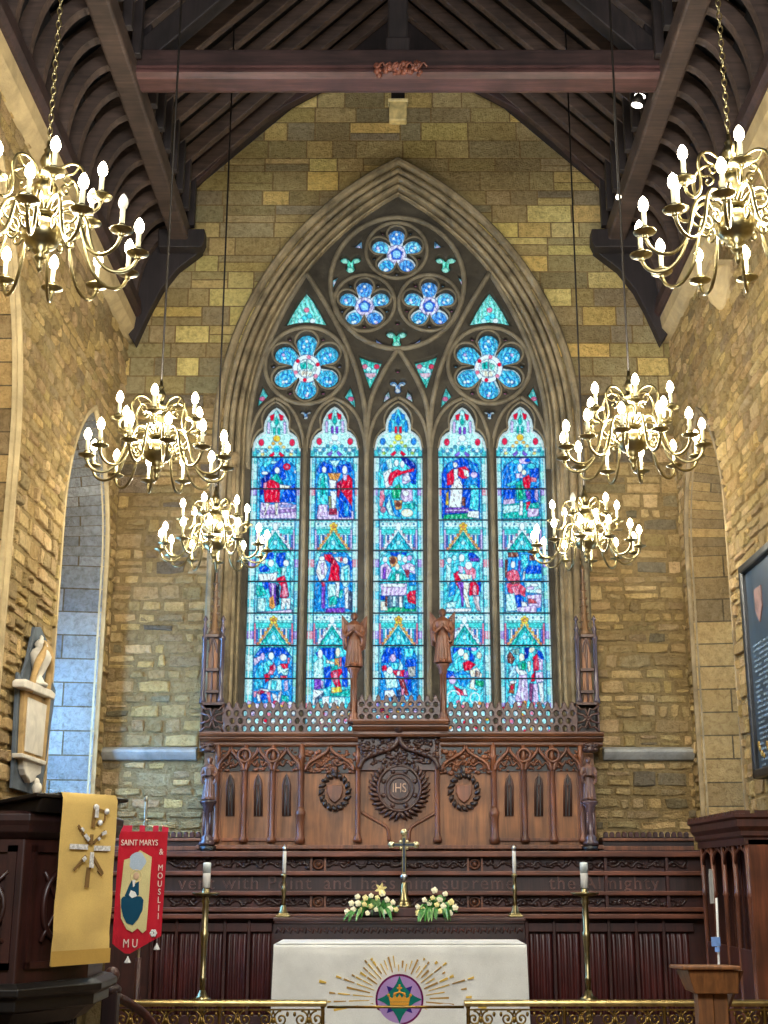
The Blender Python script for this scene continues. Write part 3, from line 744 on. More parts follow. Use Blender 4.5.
SC['t',4] = [(P_,[(110,600),(150,530),(270,475),(390,530),(410,600),(410,960),(110,960)],BL),(P_,[(140,560),(190,500),(210,560),(150,600)],AZ),(P_,[(320,500),(400,560),(400,600),(330,560)],AZ),(P_,[(130,930),(340,915),(410,960),(120,965)],GR),(P_,[(140,875),(320,870),(330,912),(135,915)],PU),(P_,[(145,890),(320,885),(320,900),(145,902)],LV),
 (P_,[(145,760),(165,740),(165,860),(140,850)],YE),(P_,[(265,790),(300,790),(310,860),(270,860)],BR),
 (P_,[(195,650),(250,640),(275,700),(265,872),(165,872),(180,740)],Wh),(P_,[(150,610),(205,560),(215,620),(200,690),(150,700)],RD),(P_,[(230,560),(300,545),(330,580),(320,640),(270,645),(240,620)],RD),(P_,[(205,570),(240,565),(240,640),(210,660)],Wh),(E_,217,535,18,22,Wh),(P_,[(280,570),(320,580),(330,640),(290,620)],FL),
 (P_,[(300,650),(360,600),(395,640),(385,720),(320,720),(280,700)],AZ),(P_,[(280,700),(330,700),(340,780),(325,880),(400,900),(405,720),(370,690)],CY_),(P_,[(290,720),(340,720),(330,870),(300,880)],BL),(E_,365,615,28,24,LV),(P_,[(320,900),(405,900),(405,960),(310,945)],Wh)]
SC['t',5] = [(P_,[(95,600),(130,530),(240,475),(360,530),(390,600),(390,960),(95,960)],AZ),(P_,[(110,560),(150,520),(170,700),(110,800)],(20,110,220)),(P_,[(110,730),(200,720),(200,810),(110,810)],BL),(P_,[(320,560),(390,560),(390,640),(330,640)],BL),(E_,275,505,50,24,LV,),(E_,210,510,26,18,CY_),(E_,330,545,34,22,CY_),(E_,300,500,22,14,BL),
 (P_,[(100,840),(390,830),(395,960),(100,960)],TE),(P_,[(110,860),(240,850),(230,900),(105,920)],PC),(P_,[(300,880),(390,880),(390,940),(300,950)],LV),(P_,[(110,810),(200,800),(200,840),(110,850)],LV),(P_,[(130,690),(210,650),(215,690),(150,710)],CY_),
 (P_,[(240,820),(262,820),(262,930),(235,935)],Wh),(P_,[(290,830),(325,820),(320,850),(290,900)],RD),(P_,[(325,720),(375,700),(380,830),(330,840)],BL),(P_,[(355,740),(380,720),(385,820),(360,810)],LV),(P_,[(285,745),(320,740),(325,810),(300,810)],PU),
 (P_,[(205,680),(250,650),(275,690),(290,810),(215,820),(210,740)],TE),(P_,[(225,700),(255,690),(265,800),(230,810)],GR),(P_,[(262,640),(310,610),(328,650),(318,720),(300,740),(265,700)],RD),(P_,[(325,630),(375,640),(370,670),(325,670)],PK),(E_,240,560,20,34,Wh),(E_,272,595,20,22,FL),(P_,[(205,605),(255,600),(265,640),(210,640)],LV)]
SC['m',1] = [(P_,[(180,480),(240,360),(330,320),(440,360),(490,480),(490,930),(150,930)],CY_),(P_,[(245,370),(330,330),(325,410),(240,420)],BL),(P_,[(350,360),(440,350),(430,480),(380,500),(345,440)],BL),(P_,[(160,940),(500,910),(500,945),(150,945)],LV),
 (P_,[(180,500),(240,470),(290,520),(270,540),(190,545)],BL),(P_,[(170,560),(330,560),(340,620),(180,630)],Wh),(P_,[(210,640),(290,640),(280,700),(230,720)],BL),(P_,[(155,670),(230,690),(255,760),(170,790),(150,750)],TE),(P_,[(170,800),(250,800),(235,930),(160,930)],PC),(P_,[(270,650),(345,650),(345,880),(300,890),(285,760)],PU),(P_,[(300,650),(330,650),(325,780),(305,780)],LV),(P_,[(275,800),(320,770),(340,890),(300,910),(280,880)],OR),(P_,[(345,670),(380,660),(380,860),(350,870)],DK),
 (P_,[(360,600),(430,575),(450,640),(475,780),(440,800),(385,795),(395,680),(350,625)],RD),(P_,[(410,660),(440,655),(465,780),(400,790)],PK),(P_,[(400,500),(450,490),(445,575),(400,580)],PC),(P_,[(360,500),(410,500),(400,560),(350,560)],TE),(E_,445,455,28,34,Wh),(E_,297,455,30,36,Wh),(E_,220,440,24,24,FL),(P_,[(400,800),(490,800),(480,910),(450,910),(445,830),(430,910),(395,910)],Wh),(P_,[(280,560),(360,540),(350,620),(300,640)],Wh)]
SC['m',2] = [(P_,[(150,480),(200,370),(330,300),(460,360),(510,480),(510,930),(130,930)],AZ),(P_,[(350,310),(450,360),(510,420),(480,470),(420,390),(370,360)],AZ),(P_,[(450,420),(510,440),(505,520),(470,500)],BL),(P_,[(260,330),(310,310),(310,370),(270,370)],BL),
 (P_,[(250,900),(430,890),(440,950),(240,945)],PU),(P_,[(180,430),(240,420),(270,520),(240,600),(190,640),(150,540)],Wh),(P_,[(200,460),(230,450),(235,560),(205,570)],LV),(P_,[(160,690),(210,650),(225,740),(200,880),(150,910)],AZ),(P_,[(210,640),(245,640),(240,900),(205,900)],PU),(P_,[(200,630),(235,625),(240,680),(215,690)],(190,40,80)),
 (P_,[(265,660),(350,660),(345,880),(275,890)],PC),(P_,[(275,790),(360,770),(360,860),(285,870)],TE),(P_,[(360,730),(420,710),(410,800),(370,800)],TE),(P_,[(345,640),(385,640),(375,790),(350,780)],Wh),
 (P_,[(400,490),(480,470),(490,620),(455,700),(420,680),(390,600)],PC),(P_,[(425,520),(470,500),(460,640),(430,640)],CY_),(P_,[(430,700),(470,690),(470,900),(440,900)],Wh),(P_,[(470,720),(510,740),(505,920),(470,910)],(60,80,110)),
 (P_,[(230,370),(300,370),(345,430),(380,490),(385,630),(270,635),(290,540),(300,460),(240,420)],RD),(P_,[(300,400),(350,430),(340,470),(300,460)],(170,10,40)),(P_,[(330,400),(410,390),(420,450),(390,450),(350,430)],FL),(E_,335,340,24,26,Wh),(E_,440,430,26,34,Wh),(E_,210,410,28,24,Wh),(E_,400,420,14,22,(180,60,90))]
SC['m',3] = [(P_,[(150,480),(190,380),(330,300),(470,370),(510,480),(510,930),(150,930)],CY_),(P_,[(250,330),(330,260),(360,300),(340,390),(260,380)],BL),(P_,[(360,330),(430,330),(410,380),(370,370)],BL),(P_,[(240,400),(280,385),(330,400),(330,470),(270,500),(250,450)],OR),(E_,282,430,26,34,BR),(P_,[(200,890),(510,880),(510,930),(200,935)],GR),(P_,[(160,770),(230,770),(230,810),(160,820)],BL),
 (P_,[(160,480),(220,450),(270,520),(220,620),(160,610)],LV),(P_,[(185,500),(215,490),(210,610),(180,610)],PU),(E_,205,420,24,30,Wh),(E_,345,400,20,34,Wh),(E_,400,420,24,34,Wh),(E_,445,405,26,28,LV),(P_,[(365,480),(440,450),(500,480),(500,560),(420,540),(380,520)],LV),(E_,470,510,28,24,Wh),(P_,[(390,520),(440,520),(450,590),(420,600)],(150,50,70)),(P_,[(440,570),(505,560),(510,670),(440,680)],AZ),
 (P_,[(230,640),(270,560),(330,530),(400,570),(420,650),(330,660)],TE),(P_,[(310,560),(345,560),(345,640),(310,640)],Wh),(E_,325,490,22,34,FL),(P_,[(160,660),(420,655),(415,770),(170,775)],LV),(P_,[(180,655),(400,655),(400,690),(190,690)],Wh),(P_,[(230,775),(390,775),(380,870),(240,890)],(70,110,140)),(P_,[(285,780),(310,780),(310,880),(275,880)],PC),(P_,[(340,780),(370,780),(375,890),(345,890)],Wh),(P_,[(160,830),(220,830),(230,920),(160,920)],FL),(P_,[(205,780),(230,780),(230,880),(205,880)],BR),
 (P_,[(415,770),(450,730),(505,720),(508,860),(430,840)],RD),(P_,[(440,790),(500,760),(504,830),(450,820)],(240,60,70)),(P_,[(400,840),(500,870),(495,905),(400,900)],AZ)]
SC['m',4] = [(P_,[(160,480),(210,380),(330,290),(450,360),(510,480),(515,930),(150,930)],CY_),(P_,[(280,320),(345,275),(400,300),(420,350),(300,355)],BL),(P_,[(395,360),(440,350),(500,400),(510,440),(440,440),(400,420)],BL),(P_,[(410,410),(500,405),(500,435),(420,440)],PU),(P_,[(490,620),(520,640),(520,740),(490,720)],BL),(P_,[(180,900),(430,900),(420,930),(180,935)],Wh),
 (E_,210,430,24,30,Wh),(E_,262,405,24,28,PC),(E_,332,405,28,38,Wh),(P_,[(230,470),(310,440),(320,540),(260,600),(270,740),(240,830),(180,820),(210,640)],CY_),(P_,[(220,640),(280,620),(270,760),(200,790)],AZ),(P_,[(180,470),(230,460),(220,620),(195,700),(180,600)],PC),(P_,[(250,560),(300,530),(320,620),(350,640),(350,740),(330,750),(270,650)],RD),(P_,[(290,640),(355,640),(350,880),(330,890),(320,750)],PU),(P_,[(300,480),(350,490),(340,560),(300,540)],LV),
 (P_,[(290,560),(440,560),(420,610),(330,620)],FL),(P_,[(350,500),(400,470),(470,520),(470,600),(440,620),(430,570),(380,570)],PK),(E_,400,480,36,40,Wh),(P_,[(410,650),(450,620),(500,680),(500,770),(400,775)],RD),(P_,[(440,680),(475,670),(480,770),(440,770)],(240,140,150)),(P_,[(350,640),(410,650),(390,760),(415,890),(380,890),(350,780)],FL),(P_,[(440,780),(510,780),(500,840),(520,930),(480,920),(460,860)],(200,190,200)),(P_,[(190,840),(280,830),(270,890),(180,895)],PC)]
SC['m',5] = [(P_,[(155,480),(190,380),(310,290),(430,360),(510,480),(510,930),(150,930)],AZ),(P_,[(250,310),(310,260),(370,320),(330,350),(260,340)],AZ),(P_,[(310,370),(370,370),(380,470),(330,520),(310,450)],CY_),(P_,[(380,480),(500,480),(510,560),(370,570),(340,540)],BL),(P_,[(350,560),(510,560),(510,610),(350,610)],CY_),(P_,[(180,340),(270,330),(290,390),(240,400),(180,400)],BR),(P_,[(390,370),(450,390),(440,430),(390,430)],BR),(P_,[(150,420),(180,420),(170,600),(150,600)],BR),(P_,[(280,430),(305,430),(300,540),(280,530)],PU),
 (P_,[(340,640),(510,640),(510,760),(360,740)],PC),(E_,440,670,40,16,Wh),(E_,400,700,36,18,LV),(E_,480,730,30,22,Wh),(P_,[(370,770),(510,760),(500,890),(380,900)],LV),(P_,[(160,760),(260,740),(270,920),(160,930)],PC),(P_,[(245,770),(300,760),(350,860),(340,910),(270,900)],BL),(P_,[(310,830),(370,840),(370,890),(320,890)],Wh),(P_,[(380,800),(440,810),(470,850),(380,850)],(190,80,90)),(P_,[(270,890),(460,870),(460,940),(270,930)],LV),
 (P_,[(175,540),(225,515),(275,530),(300,600),(290,640),(200,650),(165,600)],(232,90,120)),(P_,[(165,650),(290,650),(355,700),(350,790),(310,770),(270,700),(220,760),(180,740)],(226,70,100)),(P_,[(210,690),(270,680),(300,760),(250,770)],PK),(P_,[(200,640),(300,620),(300,650),(220,665)],BR),(E_,230,470,24,36,Wh),(P_,[(330,540),(350,530),(345,600),(325,640)],Wh)]
SC['b',1] = [(P_,[(120,480),(180,390),(300,315),(420,390),(480,480),(480,940),(110,940)],AZ),(P_,[(135,460),(190,395),(300,325),(400,390),(465,460),(380,450),(330,480),(300,420),(230,440),(180,460)],BL),(P_,[(130,700),(200,690),(190,860),(120,880)],AZ),(P_,[(170,780),(250,770),(250,870),(180,880)],BL),(P_,[(120,910),(480,900),(480,960),(110,960)],LV),(P_,[(380,830),(450,840),(450,900),(380,900)],TE),
 (P_,[(160,570),(200,520),(240,560),(215,640),(210,760),(120,780),(130,640)],(40,170,220)),(P_,[(215,530),(270,500),(310,540),(280,600),(220,640)],CY_),(P_,[(220,640),(270,620),(275,680),(230,720)],RD),(P_,[(270,590),(310,520),(330,580),(300,640),(250,640)],PK),(P_,[(270,560),(310,540),(300,600),(270,600)],(190,10,60)),(E_,205,470,20,36,LV),(E_,285,465,26,36,Wh),(P_,[(120,490),(190,460),(190,500),(130,560)],LV),
 (P_,[(340,560),(400,530),(450,580),(440,640),(400,650),(380,620),(350,640)],PC),(P_,[(365,540),(440,535),(440,580),(400,590)],RD),(P_,[(370,650),(440,650),(430,680),(375,690)],(200,30,60)),(E_,398,480,32,34,Wh),(P_,[(440,480),(460,480),(455,540),(435,530)],PK),(P_,[(260,700),(330,650),(380,690),(385,790),(250,790)],PC),(P_,[(290,690),(340,700),(330,780),(280,780)],CY_),(P_,[(410,700),(440,690),(440,780),(410,800)],LV),
 (P_,[(145,800),(190,770),(260,780),(290,900),(270,920),(240,820),(180,810),(185,890),(160,890)],Wh),(P_,[(150,810),(185,780),(240,800),(180,830)],(140,20,60)),(P_,[(240,800),(275,800),(285,900),(260,900)],PK),(P_,[(290,810),(330,830),(350,900),(330,920),(300,860)],Wh),(P_,[(355,810),(385,790),(360,910),(340,910)],Wh),(E_,320,900,22,20,(180,30,70)),(P_,[(120,800),(150,790),(140,850),(120,850)],PK)]
SC['b',2] = [(P_,[(110,480),(170,380),(300,290),(420,370),(480,480),(480,960),(100,960)],CY_),(P_,[(190,350),(300,290),(410,340),(410,370),(190,370)],BL),(P_,[(140,440),(200,390),(330,390),(320,490),(260,500),(215,450),(160,470)],BL),(P_,[(385,480),(440,460),(460,560),(440,760),(390,750)],BL),(P_,[(220,570),(280,560),(290,740),(225,770)],BL),(P_,[(270,790),(480,780),(480,850),(280,840)],TE),
 (P_,[(120,540),(180,480),(215,500),(210,680),(125,680)],PC),(E_,185,445,24,42,Wh),(P_,[(125,680),(190,680),(215,770),(130,780)],PU),(P_,[(190,690),(215,700),(215,770),(195,770)],LV),(P_,[(120,780),(220,790),(150,920),(110,930)],Wh),(P_,[(140,860),(210,810),(220,830),(130,920)],(60,90,120)),
 (P_,[(290,610),(330,590),(385,580),(395,620),(360,660),(385,760),(340,770),(300,700),(280,640)],RD),(P_,[(300,620),(350,610),(350,740),(310,690)],PK),(P_,[(320,490),(360,480),(365,560),(345,590),(290,600),(320,550)],OR),(P_,[(240,500),(330,530),(300,545),(245,530)],FL),(P_,[(290,565),(350,545),(350,590),(290,605)],TE),(E_,350,430,22,44,FL),(P_,[(290,760),(380,750),(390,800),(290,815)],YE),(P_,[(365,480),(385,470),(385,560),(368,570)],PK),
 (P_,[(200,850),(270,840),(260,960),(215,960)],Wh),(P_,[(290,850),(420,850),(410,950),(290,960)],PC),(P_,[(320,880),(350,880),(340,950),(310,950)],Wh),(E_,445,440,16,50,PU),(P_,[(440,600),(475,620),(470,740),(445,740)],PC)]
SC['b',3] = [(P_,[(160,480),(200,380),(320,300),(440,370),(500,480),(500,960),(150,960)],AZ),(P_,[(165,470),(210,390),(340,370),(350,500),(310,490),(270,440),(230,530),(170,530)],BL),(P_,[(390,500),(480,490),(490,560),(380,570)],BL),(P_,[(370,400),(470,390),(450,470),(380,480)],CY_),(P_,[(335,500),(365,560),(350,640),(310,650)],PC),(P_,[(250,530),(330,530),(320,590),(250,590)],CY_),(E_,270,485,28,38,LV),
 (P_,[(165,560),(210,550),(215,600),(170,610)],RD),(P_,[(265,600),(380,595),(370,660),(280,650)],RD),(P_,[(310,610),(340,600),(330,650),(305,650)],Wh),(P_,[(180,620),(250,590),(300,660),(320,760),(210,770),(200,680)],PC),(E_,240,600,30,34,Wh),(P_,[(410,570),(480,560),(480,660),(400,660)],(150,160,160)),(P_,[(370,620),(410,600),(420,780),(380,700)],PU),(P_,[(320,680),(370,680),(420,830),(390,840),(340,760)],(120,40,50)),(P_,[(400,670),(440,670),(440,800),(410,780)],BL),(P_,[(440,690),(490,690),(490,830),(450,830)],AZ),
 (P_,[(190,790),(270,780),(300,840),(190,860)],Wh),(P_,[(150,690),(195,690),(190,860),(150,860)],AZ),(P_,[(300,790),(345,770),(350,860),(310,860)],(40,60,100)),(P_,[(345,750),(375,780),(370,860),(350,830)],PK),(P_,[(250,850),(350,840),(340,880),(260,890)],(30,50,80)),(E_,165,900,26,22,OR),(E_,130,960,18,16,Wh),(E_,200,960,20,18,(220,120,90)),(E_,410,890,24,20,PC),(E_,455,950,20,18,LV),(E_,525,960,16,16,YE)]
SC['b',4] = [(P_,[(180,480),(220,400),(340,300),(450,370),(520,480),(520,960),(170,960)],CY_),(P_,[(230,360),(340,300),(440,345),(470,400),(400,420),(340,400),(280,410),(240,450)],BL),(P_,[(190,380),(230,400),(240,520),(190,580)],AZ),(P_,[(165,600),(240,610),(260,660),(170,690)],BL),(P_,[(390,420),(440,470),(430,520),(390,510)],BL),(P_,[(440,690),(525,700),(520,760),(450,740)],GR),
 (E_,310,430,30,36,Wh),(P_,[(240,520),(290,470),(335,500),(330,580),(300,600),(250,590)],CY_),(E_,355,470,24,36,FL),(P_,[(325,530),(380,505),(450,545),(390,600),(340,605)],RD),(E_,430,400,26,20,LV),(E_,480,460,24,34,(210,220,200)),(P_,[(390,600),(460,570),(510,640),(500,670),(400,660)],FL),(P_,[(450,600),(490,620),(480,660),(440,660)],(130,110,100)),
 (P_,[(255,620),(330,600),(400,640),(395,700),(350,760),(300,740),(270,680)],AZ),(P_,[(290,640),(380,640),(370,690),(300,690)],(40,180,230)),(P_,[(400,690),(440,680),(435,760),(470,790),(390,770)],FL),(E_,230,690,34,40,LV),(P_,[(240,740),(350,800),(370,840),(280,830)],(200,40,70)),(P_,[(320,780),(350,770),(370,830),(340,830)],Wh)]
SC['b',5] = [(P_,[(160,480),(210,400),(330,310),(450,380),(510,480),(510,940),(150,940)],CY_),(P_,[(330,310),(400,350),(370,400),(360,480),(330,500),(325,400)],DB),(P_,[(430,400),(490,430),(510,500),(480,500),(450,450)],BL),(P_,[(200,410),(280,390),(280,460),(230,450)],(90,150,150)),(P_,[(165,460),(190,420),(240,490),(215,540),(170,530)],BR),(P_,[(190,560),(250,560),(250,680),(180,680)],(140,200,230)),(P_,[(190,720),(240,710),(230,820),(180,810)],(150,80,50)),(P_,[(190,700),(250,690),(250,720),(190,725)],Wh),(E_,210,760,12,26,RD),
 (E_,300,480,26,40,FL),(P_,[(265,520),(330,505),(360,560),(340,600),(280,610),(260,570)],TE),(P_,[(300,530),(340,530),(335,590),(295,595)],GR),(P_,[(250,540),(275,590),(345,610),(355,640),(280,650),(245,600)],Wh),(P_,[(275,650),(350,640),(365,860),(350,910),(230,880),(270,760)],LV),(P_,[(300,690),(330,690),(320,880),(290,880)],(230,210,245)),(P_,[(250,890),(330,890),(330,950),(250,950)],(200,40,70)),(P_,[(355,520),(385,510),(385,600),(360,620)],FL),
 (P_,[(405,480),(440,440),(475,520),(460,600),(410,610)],RD),(P_,[(390,650),(430,600),(425,700),(385,710)],(200,10,40)),(P_,[(415,500),(450,500),(445,590),(420,590)],(240,60,80)),(P_,[(455,480),(500,500),(500,600),(470,600)],LV),(E_,395,405,24,34,FL,.6),(P_,[(430,620),(500,610),(505,700),(440,720)],LV),(P_,[(370,720),(410,720),(400,900),(370,890)],(120,60,110)),(P_,[(410,730),(450,720),(460,900),(410,900)],LV),(P_,[(455,720),(500,710),(510,920),(480,900)],Wh),(P_,[(180,840),(240,830),(240,920),(170,930)],(140,190,240)),(E_,140,955,26,18,RD)]
EDGE = {1:(251.5,301,246.2,297), 2:(310,358.6,306.4,355), 3:(374,422.5,373.1,424.1), 4:(438,487,440,491.4), 5:(496,545.5,500.7,553.4)}
def edge(i, y):
    a, b, c, d = EDGE[i]; t = (y-460)/240; return a+(c-a)*t, b+(d-b)*t
BARS = [455.4, 487.3, 518.6, 549, 580.2, 612, 644.6, 677.7, 709.5]
def paint_light(i):
    cv = Canvas(LCX[i][0]-34, LCX[i][0]+36, 402, 740, 2.0, 10+i)
    xl, xr = lambda y: edge(i, y)[0], lambda y: edge(i, y)[1]; mid = lambda y: (xl(y)+xr(y))/2
    col1 = (70, 206, 222) if i != 3 else (56, 190, 230)
    # side borders: alternating jewel panes with pearl edging
    y = 446; k = 0
    while y < 740:
        for sd in (0, 1):
            e0 = lambda y, a: xl(y)+a if sd == 0 else xr(y)-a
            c = [CY_, PC, (120,226,214), col1, (90,190,236), PC][(k*2+sd*3+i) % 6]
            if k % 9 == 5: c = (150,120,220) if i % 2 else PK
            cv.poly([(e0(y,-1.5), y), (e0(y,5.2), y), (e0(y+8,5.2), y+8), (e0(y+8,-1.5), y+8)], c, lead=.3, fold=.05, la=.5)
        y += 8; k += 1
    for sd in (0, 1):
        e = lambda y, a: xl(y)+a if sd == 0 else xr(y)-a
        cv.line([(e(440, .9), 440), (e(740, .9), 740)], 1.5, (226,252,250)); cv.line([(e(440, 5.4), 440), (e(740, 5.4), 740)], .7, (30,70,120), .8)
        cv.line([(e(440, 3.2), 440), (e(740, 3.2), 740)], .8, (200,246,248), .8)
    for kind, yb, yt in (('t', 518.6, 455.4), ('m', 612, 549), ('b', 709.5, 644.6)):
        f, kk = tf(kind, i)
        a = cv
        a.poly([(xl(yt)+6, yt), (xr(yt)-6, yt), (xr(yb)-6, yb), (xl(yb)+6, yb)], (60,180,226) if kind == 't' else (110,214,230), lead=.3)
        for s in SC[kind, i]:
            if s[0] == 'p': a.poly([f(p) for p in s[1]], s[2])
            else: c = f((s[1], s[2])); a.ell(c[0], c[1], s[3]/kk, s[4]/kk, s[5], s[6] if len(s) > 6 else 0, fold=.06)
    if i == 4:   # the wheel below
        f, kk = tf('b', 4)
        for c0, r in ((245, 62), (440, 44)):
            c = f((c0, 860)); a.line([(c[0]+r/kk*math.cos(t), c[1]+r*1.15/kk*math.sin(t)) for t in np.linspace(0, 6.3, 20)], .9, Wh)
    # canopies over the middle and lower scenes
    for (y0, y1, v) in ((519, 549, i % 2), (612.5, 644.5, (i+1) % 2)):
        gold = (v == 0); hw = (xr(y0)-xl(y0))/2-6; m_ = mid((y0+y1)/2)
        g = lambda a, b: (m_+a*hw, y0+b*(y1-y0))
        cv.poly([g(-1,0), g(1,0), g(1,1), g(-1,1)], (120,226,232), lead=.25)
        for b in (.05, .28): cv.poly([g(-1,b), g(1,b), g(1,b+.16), g(-1,b+.16)], [(190,244,246), (60,196,200)][int(b > .1)], lead=.25, fold=.05)
        for q in range(-4, 5):
            if q: cv.ell(*g(q*.21, .12), .9, 1.1, Wh if q % 2 else (40,120,170), lead=.2, fold=0)
        for sd in (-1, 1):
            for q, c in enumerate([LV, (30,110,190), Wh, (60,190,214), (80,110,200), PC]):
                x = .42+.1*q; cv.poly([g(sd*x,.48), g(sd*(x+.09),.48), g(sd*(x+.09),1), g(sd*x,1)], c, lead=.25, fold=0)
            cv.poly([g(sd*.93,.3), g(sd*1.02,.3), g(sd*1.02,.95), g(sd*.93,.95)], PK if (i+v) % 2 else LV, lead=.25, fold=0)
        cv.poly([g(0,.38), g(.82,1.06), g(-.82,1.06)], TE if i != 3 else (20,160,190), lead=.35)
        cv.poly([g(0,.5), g(.5,1.02), g(0,.94), g(-.5,1.02)], CY_, lead=.25); cv.ell(*g(0,.74), 2.0, 2.4, PC, lead=.3, fold=0)
        cc = [(226,176,84), (200,120,80)] if gold else [Wh, (150,120,150)]
        for sd in (-1, 1):
            cv.line([g(sd*.06,.34), g(sd*.86,1.0)], 1.7, cc[0])
            for q in range(6):
                cv.ell(*g(sd*(.16+.135*q), .36+.115*q), 1.3, 1.5, cc[q % 2], lead=.25, fold=0)
        c = g(0, .2)
        if gold:
            for t in range(5): cv.ell(c[0]+2.4*math.cos(t*1.257+1.57), c[1]-2.6*math.sin(t*1.257+1.57), 1.9, 1.9, YE, lead=.25, fold=0)
            cv.ell(*c, 1.8, 1.8, OR, lead=.2, fold=0)
        else: cv.ell(*c, 2.6, 4.0, Wh, lead=.3, fold=0)
    # head of the light
    cx, hw = LCX[i]; d = HEADY[i]-405
    h = lambda a, b: (cx+a, b+d)
    cv.poly([h(-30,400), h(30,400), h(30,455.4-d), h(-30,455.4-d)], (176,240,240), lead=0, fold=.05)
    cv.poly([h(-24,446), h(24,446), h(24,455.4-d), h(-24,455.4-d)], (130,226,232), lead=.2, fold=.1)
    ac = RD if i != 3 else (30,130,220); blue = i == 3
    cv.poly([h(0,407), h(4,412), h(9,420), h(11,428), h(7,430), h(-7,430), h(-11,428), h(-9,420), h(-4,412)], (150,236,236) if not blue else (60,190,230), lead=.3)
    for sd in (-1, 1):
        cv.poly([h(sd*2,411), h(sd*7,413), h(sd*6,418), h(sd*3.5,418)], ac, lead=.25, fold=.05)
        cv.ell(*h(sd*15.5,440), 2.8, 3.6, (226,40,76) if not blue else (40,130,226), lead=.3, fold=.05)
        cv.poly([h(sd*6.5,420), h(sd*9,419), h(sd*9.5,431), h(sd*7,431)], LV if not blue else AZ, lead=.25, fold=0); cv.line([h(sd*10.6,419), h(sd*11.5,429)], 1.3, Wh)
        cv.poly([h(sd*1,425), h(sd*3.6,425), h(sd*3.6,432), h(sd*1,432)], {1:TE,5:TE,2:PU,4:PU,3:RD}[i], lead=.25, fold=0)
        for q in range(4):
            gc = [(226,176,84), (240,200,120)][q % 2] if i in (1, 5) else [(210,220,90), (150,200,90)][q % 2] if i == 3 else [Wh, (60,150,180)][q % 2]
            cv.ell(*h(sd*(3.5+3.6*q), 441+3.6*q), 1.9, 1.7, gc, lead=.25, fold=0)
        cv.poly([h(sd*3,449), h(sd*8,453), h(sd*5,455), h(sd*2,452)], RD if i in (3, 1) else (110,90,200), lead=.25, fold=0)
        cv.poly([h(sd*20,446), h(sd*24,444), h(sd*24,455), h(sd*20,455)], (70,196,210), lead=.25, fold=0)
        for q in range(3): cv.ell(*h(sd*(11+4*q), 448+.6*q), 1.7, 1.7, [(60,150,200), Wh][q % 2], lead=.25, fold=0)
    cv.poly([h(0,413), h(2.4,420), h(0,424), h(-2.4,420)], TE if not blue else (20,110,210), lead=.25, fold=0)
    cv.ell(*h(0,436), 3.6, 3.4, (228,178,56) if i in (1,5) else (232,214,70) if i == 3 else Wh, lead=.3, fold=.05)
    cv.ell(*h(0,446.5), 3.4, 3.4, CY_, lead=.3, fold=0); cv.ell(*h(0,446.5), 1.5, 1.5, AZ, lead=.2, fold=0)
    # pearl edge following the cusped head
    half = [(0,405),(4,407.2),(8,411.5),(11.5,418),(13,425),(12.8,429.5),(16,431),(20,434.5),(23,440),(24.4,447)]
    for sd in (-1, 1): cv.line([h(sd*x*hw/24.4*.95, y+.9) for x, y in half], 2.0, (236,252,255))
    for k in range(70):                                # the jewelled border at the foot of each light
        yy = 701+cv.rg.uniform(0, 38); xx = cv.rg.uniform(xl(yy)+2, xr(yy)-2)
        cv.ell(xx, yy, 2.2, 2.0, [YE, Wh, FL, OR, PK, LV, Wh, (120,200,190), RD][k % 9], lead=.35, fold=0)
    for y in BARS: cv.line([(xl(y)-3, y), (xr(y)+3, y)], 1.15, (10,30,60), .92)
    cv.finish()
    return cv
for i in range(1, 6):
    cv = paint_light(i); x0, x1 = {1:(242.5,303.5), 2:(303.5,366), 3:(366,431), 4:(431,494), 5:(494,556)}[i]; c_ = LCX[i][0]
    cv.mesh('lancet_glass', win, 16.3, excl=[(0, x0, 0, 999), (x1, 999, 0, 999), (0, c_-14.5, 0, 418), (c_+14.5, 999, 0, 418)])
# saddle bars in front of the glass
m = MB()
for y in BARS[:-1]:
    z = PZ(y, YW); m.tube([(-2.0, 16.285, z), (2.0, 16.285, z)], .008, 5)
m.build('saddle_bars', M['lead'], win)
